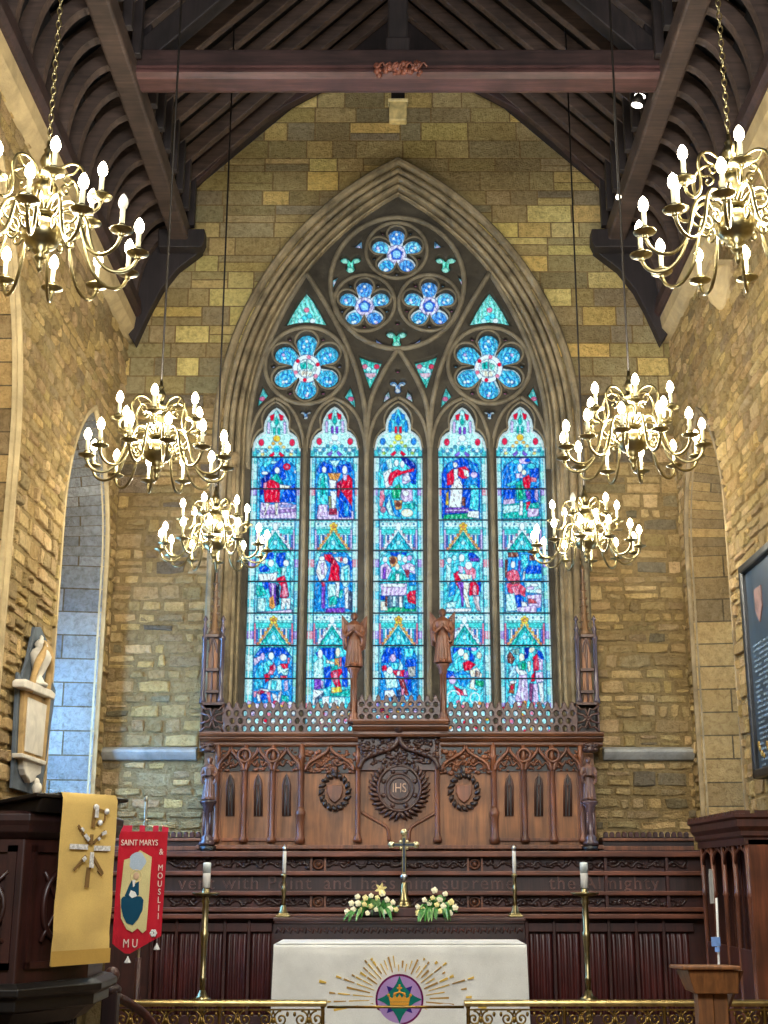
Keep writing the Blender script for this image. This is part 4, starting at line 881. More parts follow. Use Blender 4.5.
# upper tracery glass
tc = Canvas(246, 550, 226, 418, 2.0, 77)
tc.a[:] = (70, 190, 226)
def spiral(cx, cy, r, ph, col): tc.line([(cx+r*(1-t/9)*math.cos(ph+t), cy+r*(1-t/9)*math.sin(ph+t)) for t in np.linspace(0, 8, 22)], .75, col)
for (cx, cy, Rr, n) in ROSES + SEX:
    five = n == 5; rp = Rr*.66; pr = Rr*(.33 if five else .32); pl = Rr*(.34 if five else .36)
    tc.ell(cx, cy, Rr*1.25, Rr*1.2, (30,60,140) if five else (40,70,150), lead=0, fold=0)
    for k in range(n):
        a = math.radians(90+360/n*k); px_, py_ = cx+rp*math.cos(a), cy-rp*math.sin(a)
        tc.ell(px_, py_, pl*1.24, pr*1.2, (226,244,255) if five else (204,242,252), -a, lead=.3, fold=0)
        tc.ell(px_, py_, pl*.94, pr*.88, [(70,150,236), (90,190,244), (60,170,230)][k % 3] if five else (60,180,232), -a, lead=.3)
        spiral(px_, py_, pr*.6, a, (20,90,200)); tc.ell(px_+pl*.3*math.cos(a), py_-pl*.3*math.sin(a), 1.6, 1.6, (214,190,246) if k % 2 else Wh, lead=.2, fold=0)
        tc.ell(px_-2*math.sin(a)-1, py_+1.5, 1.3, 1.3, Wh, lead=0, fold=0)
    if five:
        tc.ell(cx, cy, Rr*.36, Rr*.36, (206,200,248), lead=.4)
        tc.poly([(cx+Rr*.25*math.cos(math.radians(90+72*k)), cy-Rr*.25*math.sin(math.radians(90+72*k))) for k in range(5)], (30,90,220), lead=.4, fold=0)
        tc.ell(cx, cy, Rr*.16, Rr*.16, (130,200,250), lead=.3, fold=0)
    else:
        tc.ell(cx, cy, Rr*.40, Rr*.40, Wh, lead=.5, fold=0)
        for k in range(6):
            a = math.radians(60*k+20); tc.ell(cx+Rr*.33*math.cos(a), cy-Rr*.33*math.sin(a), 2.0, 2.0, RD if k % 2 == 0 else PK, lead=.2, fold=0)
        tc.ell(cx, cy, Rr*.27, Rr*.27, (200,240,240), lead=.4, fold=.1); tc.poly([(cx-7,cy-5),(cx-1,cy-7),(cx,cy),(cx-6,cy+1)], TE, lead=.3); tc.poly([(cx+1,cy-6),(cx+7,cy-3),(cx+5,cy+2),(cx+1,cy)], (110,210,190), lead=.3)
        tc.poly([(cx-7,cy+2),(cx+6,cy+3),(cx+4,cy+8),(cx-5,cy+8)], FL, lead=.3); tc.line([(cx,cy-9),(cx,cy+9)], .6, DK)
for k, s in enumerate(small):
    for q, pts in enumerate((s, mirror_px(s))):
        cx = sum(p[0] for p in pts)/len(pts); cy = sum(p[1] for p in pts)/len(pts)
        big_ = k < 2
        tc.poly([(cx+(p[0]-cx)*1.15, cy+(p[1]-cy)*1.15) for p in pts], [(110,226,214), (60,200,190), (80,210,210), (80,210,210), (120,190,240), (130,220,240), (110,150,230), (170,226,240)][k], lead=.3)
        if big_:
            for (dx, dy) in ((-6,5),(6,5),(0,-6),(-2,2),(3,0)):
                tc.ell(cx+dx, cy+dy*(1 if k == 0 else -.9), 2.8, 2.6, [PK, Wh, (230,60,90), CY_, PC][(int(dx)+k) % 5], lead=.3, fold=0)
            if k == 1: tc.poly([(cx-6,cy+2),(cx+6,cy+2),(cx+4,cy+6),(cx-4,cy+6)], (240,190,210), lead=.3, fold=0)
        elif k in (2, 3): tc.ell(cx, cy, 3, 2.4, (230,110,150), lead=.3, fold=0)
        else: tc.ell(cx, cy, 2, 2, (220,210,250), lead=.2, fold=0)
for (cx, cy) in ((350.5,263),(445.7,263),(396.5,337.5)): tc.ell(cx, cy, 14, 14, (80,214,180), lead=0); tc.line([(cx,cy),(cx,cy+10)], .8, (20,120,110)); [tc.ell(cx+dx, cy+dy, 3.2, 3, (150,240,214), lead=.3, fold=0) for dx, dy in ((-6,-4),(6,-4),(0,5))]
for (cx, cy) in ((397.8,385.6),(305.6,414),(489.6,414)): tc.ell(cx, cy, 11, 9, (110,170,236), lead=0); [tc.ell(cx+dx, cy+dy, 2.4, 2.2, Wh, lead=.3, fold=0) for dx, dy in ((-4,-2),(4,-2),(0,3))]
for d in dots: tc.ell(*d, 3, 3, [(190,210,250), (230,150,190), (120,190,230)][int(d[0]) % 3], lead=0, fold=0)
tc.finish()
bxs = [(cx-Rr-1.5, cx+Rr+1.5, cy-Rr-1, cy+Rr+1) for (cx, cy, Rr, n) in ROSES + SEX]
for b in bxs: tc.mesh('rose_glass', win, 16.30, b)
tc.mesh('tracery_glass', win, 16.3, excl=bxs+[(LCX[i][0]-14.5, LCX[i][0]+14.5, 401.8, 430) for i in LCX])
# ------------------------------------------------------------------ reredos
def bar(mb, x0, x1, y0, y1, Y, dep):
    ym = (y0+y1)/2
    mb.box(PX(x0, ym, Y), PX(x1, ym, Y), Y, Y+dep, PZ(y1, Y), PZ(y0, Y)); return mb
def Q(px, py, Y): p = at(px, py, Y); return (p[0], p[2])
def one(name, mat, parent, fn, bevel=.008, **k):
    m = MB(); fn(m); return m.build(name, mat, parent, bevel, **k)
rer = thing('reredos', 'carved oak reredos of arched panels and wreath below the stained glass window', 'reredos', (0, 15.6, 0))
YP, YF = 15.62, 15.5
one('back_board', M['oakp'], rer, lambda m: bar(m, 203, 595, 738, 852, YP, .3), 0)
# cornices
def cornice(m, x0, x1, y0, y1, Y):
    z0, z1 = PZ(y1, Y), PZ(y0, Y); h = z1-z0; a, b = PX(x0, y0, Y), PX(x1, y0, Y)
    prof = [(0, z0), (-.03, z0), (-.05, z0+.15*h), (-.05, z0+.3*h), (-.09, z0+.42*h), (-.12, z0+.6*h), (-.12, z0+.68*h), (-.15, z0+.74*h), (-.17, z1-.08*h), (-.17, z1), (0.3, z1), (0.3, z0)]
    m.prism([(Y+p[0]+.1, p[1]) for p in prof], a, b, axis='x')
corn = m_wood('cornice_oak', (124,76,46), .4, vertical=False)
one('cornice', corn, rer, lambda m: cornice(m, 200, 358, 733, 746, YF), 0)
one('cornice', corn, rer, lambda m: cornice(m, 440, 603, 733, 746, YF), 0)
one('cornice', corn, rer, lambda m: cornice(m, 353, 448, 720, 736, YF-.12), 0)
one('centre_hood', M['oakd'], rer, lambda m: bar(m, 357, 441, 734, 770, YP-.06, .1), .0)
# base ledge
one('ledge', M['oak'], rer, lambda m: (bar(m, 196, 604, 845, 849, 15.42, .4), bar(m, 200, 600, 849, 852, 15.46, .3)), .006)
# mullion colonnettes
def colonnette(px, heavy):
    m = MB(); x = PX(px, 795, YF+.06); z0, z1 = PZ(842, YF), PZ(757, YF); w = .03 if not heavy else .035
    m.ring(x, YF+.08, [(w*1.7, z0), (w*1.7, z0+.04), (w*1.2, z0+.06), (w, z0+.1), (w, z1-.02), (w*1.3, z1), (w*1.3, z1+.02), (w, z1+.04), (w, z1+.17)], 8)
    if heavy:
        m.ring(x, YF+.04, [(.055, z0-.02), (.055, z0+.05), (.045, z0+.08), (.045, z0+.28), (.055, z0+.3), (.06, z0+.34), (.035, z0+.38), (.025, z0+.4)], 8)
    m.build('colonnette', M['oak'], rer)
for x, h in ((244.2,0),(272.3,0),(300.8,1),(357.8,0),(437.4,0),(494,1),(524.3,0),(553,0),(582,0),(216.5,0)): colonnette(x, h)
# arch tracery over the panels: ogee ribs, circles and a black ground as shade in the piercings
def arches(xs, y0=748, y1=768):
    m = MB()
    for a, b in zip(xs, xs[1:]):
        c = (a+b)/2; w = (b-a)/2
        for sd in (-1, 1):
            pts = [Q(c+sd*w*.92, y1+2, YF), Q(c+sd*w*.8, y1-5, YF), Q(c+sd*w*.45, y1-11, YF), Q(c+sd*w*.15, y1-16, YF), Q(c, y0-1, YF)]
            m.tube([(p[0], YF+.05, p[1]) for p in smoothpath(pts, 5)], .02, 6)
            pts = [Q(c+sd*w*.85, y1+1, YF), Q(c+sd*w*.55, y1-6, YF), Q(c+sd*w*.3, y1-3, YF), Q(c+sd*w*.1, y1-8, YF)]
            m.tube([(p[0], YF+.07, p[1]) for p in smoothpath(pts, 5)], .012, 5)
    for b in xs[1:-1]:
        p = Q(b, (y0+y1)/2-3, YF); r = .075
        m.tube([(p[0]+r*math.cos(t), YF+.04, p[1]+r*math.sin(t)) for t in np.linspace(0, 2*PI, 17)[:-1]], .018, 6, True)
    return m
rl = random.Random(5)
def leafy(m, x0, x1, y0, y1, Y, n, r=(.012,.026)):
    for k in range(n):
        p = Q(rl.uniform(x0, x1), rl.uniform(y0, y1), Y); a = rl.uniform(0, 6.28); s_ = rl.uniform(*r)
        m.ball((p[0], Y+rl.uniform(-.01,.012), p[1]), s_*rl.uniform(.8,1.5), .015, s_*rl.uniform(.5,1), 7, 5)
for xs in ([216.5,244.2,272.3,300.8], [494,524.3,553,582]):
    one('tracery_shade', M['black'], rer, lambda m: bar(m, xs[0], xs[-1], 747, 771, YP-.02, .03), 0)  # black plate stands in for shade behind the pierced tracery
    m = arches(xs); leafy(m, xs[0]+1, xs[-1]-1, 750, 771, YP-.03, 130, (.012,.03)); m.build('arch_tracery', M['oak'], rer)
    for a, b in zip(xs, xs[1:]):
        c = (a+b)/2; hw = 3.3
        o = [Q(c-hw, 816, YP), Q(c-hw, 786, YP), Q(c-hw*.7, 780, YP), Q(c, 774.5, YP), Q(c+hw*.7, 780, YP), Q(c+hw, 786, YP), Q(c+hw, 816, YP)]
        one('lancet_shade', M['black'], rer, lambda m: m.prism(o, YP-.012, YP+.02), 0)  # flat black plate gives the shade of a recess by colour
        m = MB(); m.tube([(p[0], YP-.015, p[1]) for p in o], .014, 6); q0, q1 = Q(c, 816, YP), Q(c, 786, YP)
        m.tube([(q0[0], YP-.018, q0[1]), (q1[0], YP-.018, q1[1])], .012, 6)
        for sd in (-1, 1):
            u = [Q(c, 788, YP), Q(c+sd*1.5, 783, YP), Q(c+sd*3.6, 787, YP)]; m.tube([(p[0], YP-.016, p[1]) for p in u], .009, 5)
        m.build('lancet_mullion', M['oakd'], rer)
        one('panel_edging', M['oak'], rer, lambda m: (bar(m, a+3.5, b-3.5, 838, 841, YP-.03, .04), bar(m, a+3, a+4.6, 771, 841, YP-.02, .03), bar(m, b-4.6, b-3, 771, 841, YP-.02, .03)), .004)  # oak bars along the sides and foot of each panel
# shields in foliage
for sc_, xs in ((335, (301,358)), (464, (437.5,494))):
    one('tracery_shade', M['black'], rer, lambda m: bar(m, xs[0], xs[1], 747, 773, YP-.02, .03), 0)  # black plate again painted as shade behind the foliage
    m = arches([xs[0]+2, xs[1]-2], 747, 768); leafy(m, xs[0]+2, xs[1]-2, 750, 773, YP-.03, 130, (.014,.034)); m.build('ogee_canopy', M['oak'], rer)
    m = MB()
    c = Q(sc_, 792, YP)
    for k in range(16):
        a = 2*PI*k/16; x, z = c[0]+.145*math.cos(a), c[1]+.175*math.sin(a)
        m.tube([(x-.03*math.cos(a+.9), YP-.02, z-.03*math.sin(a+.9)), (x+.02*math.cos(a), YP-.05, z+.02*math.sin(a)), (x+.06*math.cos(a+.7), YP-.02, z+.06*math.sin(a+.7))], [.012,.03,.006], 6)
    m.ball((c[0], YP-.02, c[1]+.25), .04, .03, .07, 8, 6); m.build('shield_wreath', m_wood('wreath_dark', (52,40,36), .4), rer)
    o = [Q(sc_-8, 785, YP), Q(sc_+8, 785, YP), Q(sc_+8, 793, YP), Q(sc_+5.5, 799, YP), Q(sc_, 803.5, YP), Q(sc_-5.5, 799, YP), Q(sc_-8, 793, YP)]
    one('shield', M['oak'], rer, lambda m: m.prism(o, YP-.05, YP), .012)
# centre canopy, wreath and monogram disc
m = MB()
for sd in (-1, 1):
    pts = [Q(399+sd*40, 768, YF), Q(399+sd*34, 758, YF), Q(399+sd*20, 752, YF), Q(399+sd*8, 748, YF), Q(399+sd*2, 742, YF), Q(399, 731, YF)]
    m.tube([(p[0], YF+.0, p[1]) for p in smoothpath(pts, 6)], .03, 7)
    for k in range(5):
        p = Q(399+sd*(10+6*k), 747+2.2*k, YF); m.ball((p[0], YF-.01, p[1]), .035, .03, .03, 7, 5)
p = Q(399, 727, YF); m.ball((p[0], YF-.08, p[1]), .07, .06, .08, 9, 6); m.ball((p[0]+.06, YF-.08, p[1]+.03), .05, .05, .05); m.ball((p[0]-.06, YF-.08, p[1]+.03), .05, .05, .05)
leafy(m, 360, 438, 738, 764, YP-.08, 190, (.014,.03)); m.build('centre_canopy', M['oakd'], rer)
c = Q(399.3, 788.5, YP)
m = MB()
for k in range(34):
    a = 2*PI*k/34+.05; d = 1 if math.sin(a) > -2 else 0
    tw = .55 if math.cos(a) > 0 else -.55
    pt = lambda r, da: (c[0]+r*math.cos(a+da), c[1]+r*math.sin(a+da)*1.05)
    p0, p1, p2 = pt(.245, -tw*.25), pt(.30, 0), pt(.365, tw*.2)
    m.tube([(p0[0], YP-.03, p0[1]), (p1[0], YP-.065, p1[1]), (p2[0], YP-.03, p2[1])], [.013,.024,.006], 6)
m.tube([(c[0]+.25*math.cos(t), YP-.05, c[1]+.26*math.sin(t)) for t in np.linspace(0, 2*PI, 41)[:-1]], .02, 6, True)
m.build('wreath', M['oakd'], rer)
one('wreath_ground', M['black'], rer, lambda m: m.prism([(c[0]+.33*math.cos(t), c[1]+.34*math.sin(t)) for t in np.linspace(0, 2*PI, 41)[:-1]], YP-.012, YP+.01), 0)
m = MB(); m.prism([(c[0]+.24*math.cos(t), c[1]+.25*math.sin(t)) for t in np.linspace(0, 2*PI, 41)[:-1]], YP-.03, YP)
for k in range(8):
    a = 2*PI*k/8+.39; m.ball((c[0]+.2*math.cos(a), YP-.035, c[1]+.21*math.sin(a)), .03, .02, .03, 8, 5)
for rr in (.165, .12): m.tube([(c[0]+rr*math.cos(t), YP-.04, c[1]+rr*1.04*math.sin(t)) for t in np.linspace(0, 2*PI, 33)[:-1]], .013, 6, True)
disc = m.build('monogram_disc', M['oakd'], rer)
def text(name, body, size, loc, mat, parent, ext=.006, rotz=0, align='CENTER', squeeze=1.0, spacing=1.0, kind=None):
    cu = bpy.data.curves.new(name, 'FONT'); cu.body = body; cu.size = size; cu.extrude = ext; cu.align_x = align; cu.align_y = 'CENTER'; cu.space_character = spacing; cu.resolution_u = 3; cu.space_line = .92
    tmp = bpy.data.objects.new('tmp', cu); C.objects.link(tmp); bpy.context.view_layer.update()
    me = bpy.data.meshes.new_from_object(tmp.evaluated_get(bpy.context.evaluated_depsgraph_get())); bpy.data.objects.remove(tmp); bpy.data.curves.remove(cu)
    me.transform(Matrix.Translation(loc) @ Matrix.Rotation(rotz, 4, 'Z') @ Matrix.Rotation(PI/2, 4, 'X') @ Matrix.Diagonal((squeeze, 1, 1, 1)))
    o_ = Vector(parent.location) + (Vector(parent.parent.location) if parent.parent else Vector())
    me.transform(Matrix.Translation(-o_)); me.materials.clear(); me.materials.append(mat); me.name = name
    o = bpy.data.objects.new(name, me); C.objects.link(o); o.parent = parent; return o
text('monogram', 'IHS', .15, (c[0], YP-.045, c[1]), m_wood('monogram_oak', (196,156,124), .4), disc, .012, squeeze=.8)
# pale ogee below the wreath
for sd in (-1, 1):
    m = MB(); pts = [Q(399+sd*38, 812, YP), Q(399+sd*26, 819, YP), Q(399+sd*12, 828, YP), Q(399+sd*10, 841, YP)]
    m.tube([(p[0], YP-.005, p[1]) for p in smoothpath(pts, 6)], .02, 6)
    m.build('ogee_bead', M['oak'], rer)
# cresting: pierced parapet with bosses of daylight
def cresting(x0, x1, y0, y1, Y, name='cresting'):
    cu = bpy.data.curves.new(name, 'CURVE'); cu.dimensions = '2D'; cu.fill_mode = 'BOTH'; cu.extrude = .02; cu.bevel_depth = .008; cu.bevel_resolution = 0
    def spl(p):
        sp = cu.splines.new('POLY'); sp.points.add(len(p)-1); sp.use_cyclic_u = True
        for a, b in zip(sp.points, p): a.co = (b[0], b[1], 0, 1)
    xa, xb, za, zb = PX(x0, (y0+y1)/2, Y), PX(x1, (y0+y1)/2, Y), PZ(y1, Y), PZ(y0, Y)
    n = max(2, round((xb-xa)/.096)); p = (xb-xa)/n; o = [(xa, za)]
    o += [(xb, za), (xb, zb-.06)]
    for k in range(n-1, -1, -1):
        x = xa+p*(k+.5); o += [(x+p*.42, zb-.07), (x+p*.16, zb-.03), (x+p*.2, zb-.012), (x, zb+.012), (x-p*.2, zb-.012), (x-p*.16, zb-.03), (x-p*.42, zb-.07)]
    o += [(xa, zb-.06)]; spl(o)
    h = zb-za
    for r_ in range(3):
        zc = za+h*(.17+.25*r_)
        for k in range(n + (0 if r_ % 2 == 0 else -1)):
            x = xa+p*(k+.5+(0 if r_ % 2 == 0 else .5)); a, b = p*.36, h*.115
            spl([(x+a*math.cos(t)*(1 if abs(math.cos(t)) > .1 else 1), zc+b*math.sin(t)) for t in np.linspace(0, 2*PI, 11)[:-1]])
    curve_to_mesh(cu, name, M['oakd'], rer, (0, Y+.05, 0))
cresting(224, 354, 703, 733.5, YF); cresting(447, 577, 703, 733.5, YF); cresting(357.5, 440, 696, 720.5, YF-.1)
# corner towers with shafts, niche and crocketed spire
def tower(px):
    t = MB(); Y = YF+.05
    sdm = 1 if px < 400 else -1
    # openwork base
    a, b = PX(px-11.5, 718, Y), PX(px+12, 718, Y); za, zb = PZ(733.5, Y), PZ(703, Y)
    m = MB(); m.box(a, a+.02, Y, Y+.25, za, zb); m.box(b-.02, b, Y, Y+.25, za, zb); m.box(a, b, Y, Y+.25, za, za+.03); m.box(a, b, Y, Y+.25, zb-.02, zb+.01)
    xc, zc = (a+b)/2, (za+zb)/2
    for sd in (-1, 1):
        w, h = (b-a)/2, (zb-za)/2
        for q in (-1, 1):
            m.tube([(xc+sd*w, Y, zc+q*h*.9) for _ in (0,)] + [(xc+sd*w*.55, Y, zc+q*h*.55), (xc+sd*w*.2, Y, zc+q*h*.62), (xc, Y, zc+q*h*.15), (xc-sd*w*.35, Y, zc-q*h*.2), (xc-sd*w, Y, zc-q*h*.35)], .014, 6)
    m.build('tower_base', M['oakd'], rer)
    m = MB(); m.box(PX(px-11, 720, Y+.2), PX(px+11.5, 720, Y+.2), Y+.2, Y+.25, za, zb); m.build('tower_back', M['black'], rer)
    # niche body
    m = MB(); x0, x1 = PX(px-4.6, 665, Y), PX(px+4.6, 665, Y); z0, z1 = PZ(703, Y), PZ(634, Y)
    m.box(x0, x1, Y+.06, Y+.2, z0, z1); m.build('niche', M['oakp'], rer, .01)
    m = MB()
    for y in (690, 668, 634): bar(m, px-6.5, px+6.5, y, y+3, Y, .22)
    xm = (x0+x1)/2
    m.tube([(xm, Y+.05, z0), (xm, Y+.05, z1)], .014, 6)
    for sd in (-1, 1): m.tube([(xm+sd*.05, Y+.04, PZ(652, Y)), (xm+sd*.035, Y+.04, PZ(644, Y)), (xm, Y+.03, PZ(637, Y))], .012, 6)
    m.build('niche_moulding', M['oakd'], rer, .004)
    shaft = m_wood('shaft_blue_sheen', (86,72,78), .22)  # silvery-blue highlights put into the base colour
    for sd in (-1, 1):
        xq = PX(px+sd*9, 670, Y); m = MB(); zt = PZ(640, Y)
        m.ring(xq, Y+.05, [(.04, z0), (.04, z0+.05), (.028, z0+.08), (.026, zt), (.04, zt+.02), (.035, zt+.05), (.022, zt+.07), (.022, zt+.12), (.034, zt+.14), (.018, zt+.18), (.012, zt+.24), (.03, zt+.26), (.006, zt+.31)], 8)
        m.build('shaft', shaft, rer)
    m = MB(); zt = PZ(566, Y); zb_ = PZ(634, Y)
    m.ring(xm, Y+.12, [(.075, zb_), (.085, zb_+.03), (.05, zb_+.08), (.03, zb_+.35), (.014, zt-.05), (.03, zt-.02), (.008, zt+.03)], 6)
    for k in range(7):
        z = zb_+.08+.095*k; r = .06*(1-k/8)
        for q in range(4):
            a_ = PI/4+q*PI/2; m.ball((xm+(r+.012)*math.cos(a_), Y+.12+(r+.012)*math.sin(a_), z), .018, .018, .014, 6, 4)
    m.build('spire', m_wood('spire_oak', (124,92,60), .5), rer)
tower(212); tower(587.5)
# statue columns: at the corners and in front of the window
def column(px, y0, y1, r, Y, name='statue_column', cap=True, mat=None):
    m = MB(); x = PX(px, (y0+y1)/2, Y); z0, z1 = PZ(y1, Y), PZ(y0, Y)
    m.ring(x, Y, [(r*1.9, z0), (r*1.9, z0+.03), (r*1.3, z0+.06), (r*1.5, z0+.08), (r, z0+.11), (r, z1-.12), (r*1.3, z1-.1), (r*1.2, z1-.07), (r*2.0, z1-.02), (r*2.0, z1)], 8)
    for k in range(4):
        a = PI/4+k*PI/2; m.tube([(x+r*math.cos(a), Y+r*math.sin(a), z0+.12), (x+r*math.cos(a), Y+r*math.sin(a), z1-.13)], r*.25, 6)
    m.build(name, mat or M['oak'], rer); return x, Y, z1
blue_sheen_oak = m_wood('column_blue_sheen', (84,66,70), .25)  # bluish shine put into the oak colour
corner_tops = [column(207.5, 801, 845, .05, 15.42, mat=blue_sheen_oak), column(590.3, 801, 845, .05, 15.42, mat=blue_sheen_oak)]
for px in (207.5, 590.3):
    x = PX(px, 855, 15.42); m = MB(); z = PZ(846, 15.42)
    m.ring(x, 15.42, [(.02, z-.16), (.07, z-.13), (.05, z-.1), (.09, z-.05), (.1, z)], 8); leafy(m, px-5, px+5, 848, 856, 15.35, 10); m.build('corbel', M['black'], rer)
angel_tops = [column(353.6, 668, 722, .04, 15.44), column(443.2, 664, 722, .04, 15.44)]
# carved canopies over the corner saints
for px in (207.5, 590.3):
    m = MB(); p = Q(px, 752, 15.42)
    m.ring(p[0], 15.45, [(.08, p[1]+.0), (.1, p[1]+.02), (.07, p[1]+.06), (.08, p[1]+.09), (.05, p[1]+.11)], 8); leafy(m, px-6, px+6, 744, 751, 15.38, 20); m.build('canopy', M['oakd'], rer)
# statues: one continuous carved body (voxel-fused) each
def statue(name, label, cat, x, Y, z, H, wings, mat, group, book=False):
    z += .012; root = thing(name, label, cat, (x, Y, z), group); m = MB(); s = H/1.0
    L = lambda X, Yy, Z: (x+X*s, Y+Yy*s, z+Z*s)
    m.ring(x, Y, [(.16*s, z), (.15*s, z+.05*s), (.125*s, z+.3*s), (.12*s, z+.48*s), (.105*s, z+.56*s), (.14*s, z+.68*s), (.15*s, z+.76*s), (.09*s, z+.82*s), (.045*s, z+.845*s), (.045*s, z+.88*s)], 14, 1, .75)
    m.ball(L(0,-.005,.925), .062*s, .07*s, .078*s, 12, 9); m.ball(L(0,-.075,.915), .012*s, .016*s, .02*s, 6, 5)
    m.ball(L(0,.02,.935), .072*s, .066*s, .075*s, 10, 7)
    m.ball(L(0,-.06,.885), .03*s, .025*s, .03*s, 7, 5)
    for sd in (-1, 1):
        m.tube([L(sd*.13,0,.75), L(sd*.17,-.03,.62), L(sd*.15,-.1,.54)], [.05*s,.045*s,.036*s], 8); m.tube([L(sd*.15,-.1,.54), L(sd*.07,-.14,.6), L(sd*.015,-.15,.66)], [.036*s,.03*s,.024*s], 8)
        m.tube([L(sd*.15,-.08,.56), L(sd*.16,-.06,.44), L(sd*.13,-.08,.36)], [.03*s,.035*s,.012*s], 7)
        m.ball(L(sd*.05,-.13,.03), .04*s, .06*s, .025*s, 7, 5)
    for k in range(7):
        a = -1.35+.45*k; m.tube([L(.115*math.sin(a), -.088*math.cos(a), .5), L(.13*math.sin(a+.05), -.098*math.cos(a), .25), L(.155*math.sin(a), -.12*math.cos(a), .02)], [.008*s,.014*s,.018*s], 6)
    if book: m.box(x-.07*s, x+.07*s, Y-.2*s, Y-.15*s, z+.55*s, z+.72*s)
    else: m.ball(L(0,-.155,.67), .022*s, .025*s, .05*s, 7, 6)
    body = m.build('body', mat, root)
    r_ = body.modifiers.new('fuse', 'REMESH'); r_.mode = 'VOXEL'; r_.voxel_size = .011*max(.6, s); r_.use_smooth_shade = True
    if wings:
        for sd in (-1, 1):
            w = MB()
            for k in range(7):
                f = k/6; w.tube([L(sd*(.05+.02*f), .09, .72-.02*f), L(sd*(.13+.09*(1-f)), .12, .95-.25*f), L(sd*(.2-.02*f), .13, .66-.3*f), L(sd*(.15-.05*f), .12, .34-.05*f)], [.03*s,.04*s,.035*s,.008*s], 6)
            w.build('wing', mat, root)
    m = MB(); m.ring(x, Y, [(.17*s, z+.0), (.17*s, z+.015)], 8); m.build('plinth', mat, root)
for k, (x, Y, z) in enumerate(angel_tops):
    statue('angel_statue', 'carved oak angel with folded wings on the column right of the window centre' if k else 'carved oak angel with folded wings on the column left of the window centre', 'statue', x, Y, z, .66, True, M['oak'], 'angels on the reredos columns')
for k, (x, Y, z) in enumerate(corner_tops):
    statue('saint_statue', ['carved robed saint in the left corner niche of the reredos', 'carved robed saint in the right corner niche of the reredos'][k], 'statue', x, Y, z, .49, False, m_wood('saint_oak', (112,78,64), .4), 'saints at the reredos corners', True)
# ------------------------------------------------------------------ panelled dado across the sanctuary (steps, frieze, text)
dado = thing('wall_panelling', 'dark oak panelling with carved friezes running across below the reredos', 'panelling', (0, 15.4, 0))
YD = 15.36; XL, XR = PX(108, 880, YD), 3.54
def band(m, y0, y1, Y, dep, x0=None, x1=None): m.box(XL if x0 is None else x0, XR if x1 is None else x1, Y, Y+dep, PZ(y1, Y), PZ(y0, Y)); return m
one('board', M['mahog'], dado, lambda m: band(m, 850, 1034, YD+.1, .12), 0)
for (a, b, d) in ((851,857,.1), (871,875.5,.07), (891,895.5,.07), (907.5,912,.09), (914,919,.16)):
    one('rail', m_wood('rail_oak', (108,62,44), .4, vertical=False), dado, lambda m: band(m, a, b, YD-d+.06, d+.06), .01)
FX0, FX1 = 166, 684
for (a, b) in ((858,870), (897,907)):
    m = MB()
    x = FX0+2
    while x < FX1-8:
        p = [Q(x+q*5, (a+b)/2+3*math.sin(q*2.1+x), YD) for q in range(5)]
        m.tube([(u[0], YD+.085, u[1]) for u in smoothpath(p, 4)], .016, 6)
        for q in range(5):
            u = Q(x+q*4+rl.uniform(-1,1), (a+b)/2+rl.uniform(-3.5,3.5), YD); m.ball((u[0], YD+.085, u[1]), rl.uniform(.02,.045), .02, rl.uniform(.012,.028), 7, 5)
        x += 20
    m.build('carved_frieze', m_wood('frieze_oak', (66,44,40), .35), dado)
    for xp in (318, 475):
        m = MB(); bar(m, xp-8, xp-6, a-1, b+1, YD+.03, .08); bar(m, xp+6, xp+8, a-1, b+1, YD+.03, .08); u = Q(xp, (a+b)/2, YD)
        m.tube([(u[0]+.055*math.cos(t), YD+.07, u[1]+.05*math.sin(t)) for t in np.linspace(0, 6.283, 13)[:-1]], .014, 5, True); m.ball((u[0], YD+.08, u[1]), .03, .02, .03)
        m.build('quatrefoil_block', M['oak'], dado)
one('text_board', m_wood('text_board_oak', (60,40,38), .45), dado, lambda m: band(m, 876, 891, YD+.07, .05), 0)
lt = m_wood('letter_oak', (108,76,68), .35)
for body, px, w in (('vent with Point', 244, 1), ('and has', 355, 1), ('s him supreme', 452, 1), ('the Almighty', 605, 1)):
    u = Q(px, 883.5, YD); text('carved_lettering', body, .21, (u[0], YD+.065, u[1]), lt, dado, .012, spacing=1.15)
# side shoulders of the dado, with crenellated cresting
for (x0, x1) in ((108,203), (603,694)):
    one('shoulder_board', M['mahogd'], dado, lambda m: bar(m, x0, x1, 837, 853, 15.5, .3), 0)
    one('shoulder_rail', M['oak'], dado, lambda m: (bar(m, x0, x1, 846, 851, 15.46, .3), bar(m, x0, x1, 838, 841, 15.46, .3)), .006)
    m = MB(); x = x0+1
    while x < x1-4:
        bar(m, x, x+4.2, 833.5, 838, 15.5, .06); p = Q(x+2.1, 833.5, 15.5); m.ball((p[0], 15.53, p[1]), .028, .03, .022, 7, 5); x += 6.2
    m.build('crenellation', M['mahog'], dado)
for px in (668, 606.5):
    one('stile', M['mahog'], dado, lambda m: bar(m, px-1.5, px+1.5, 856, 910, YD-.0, .1), .004)
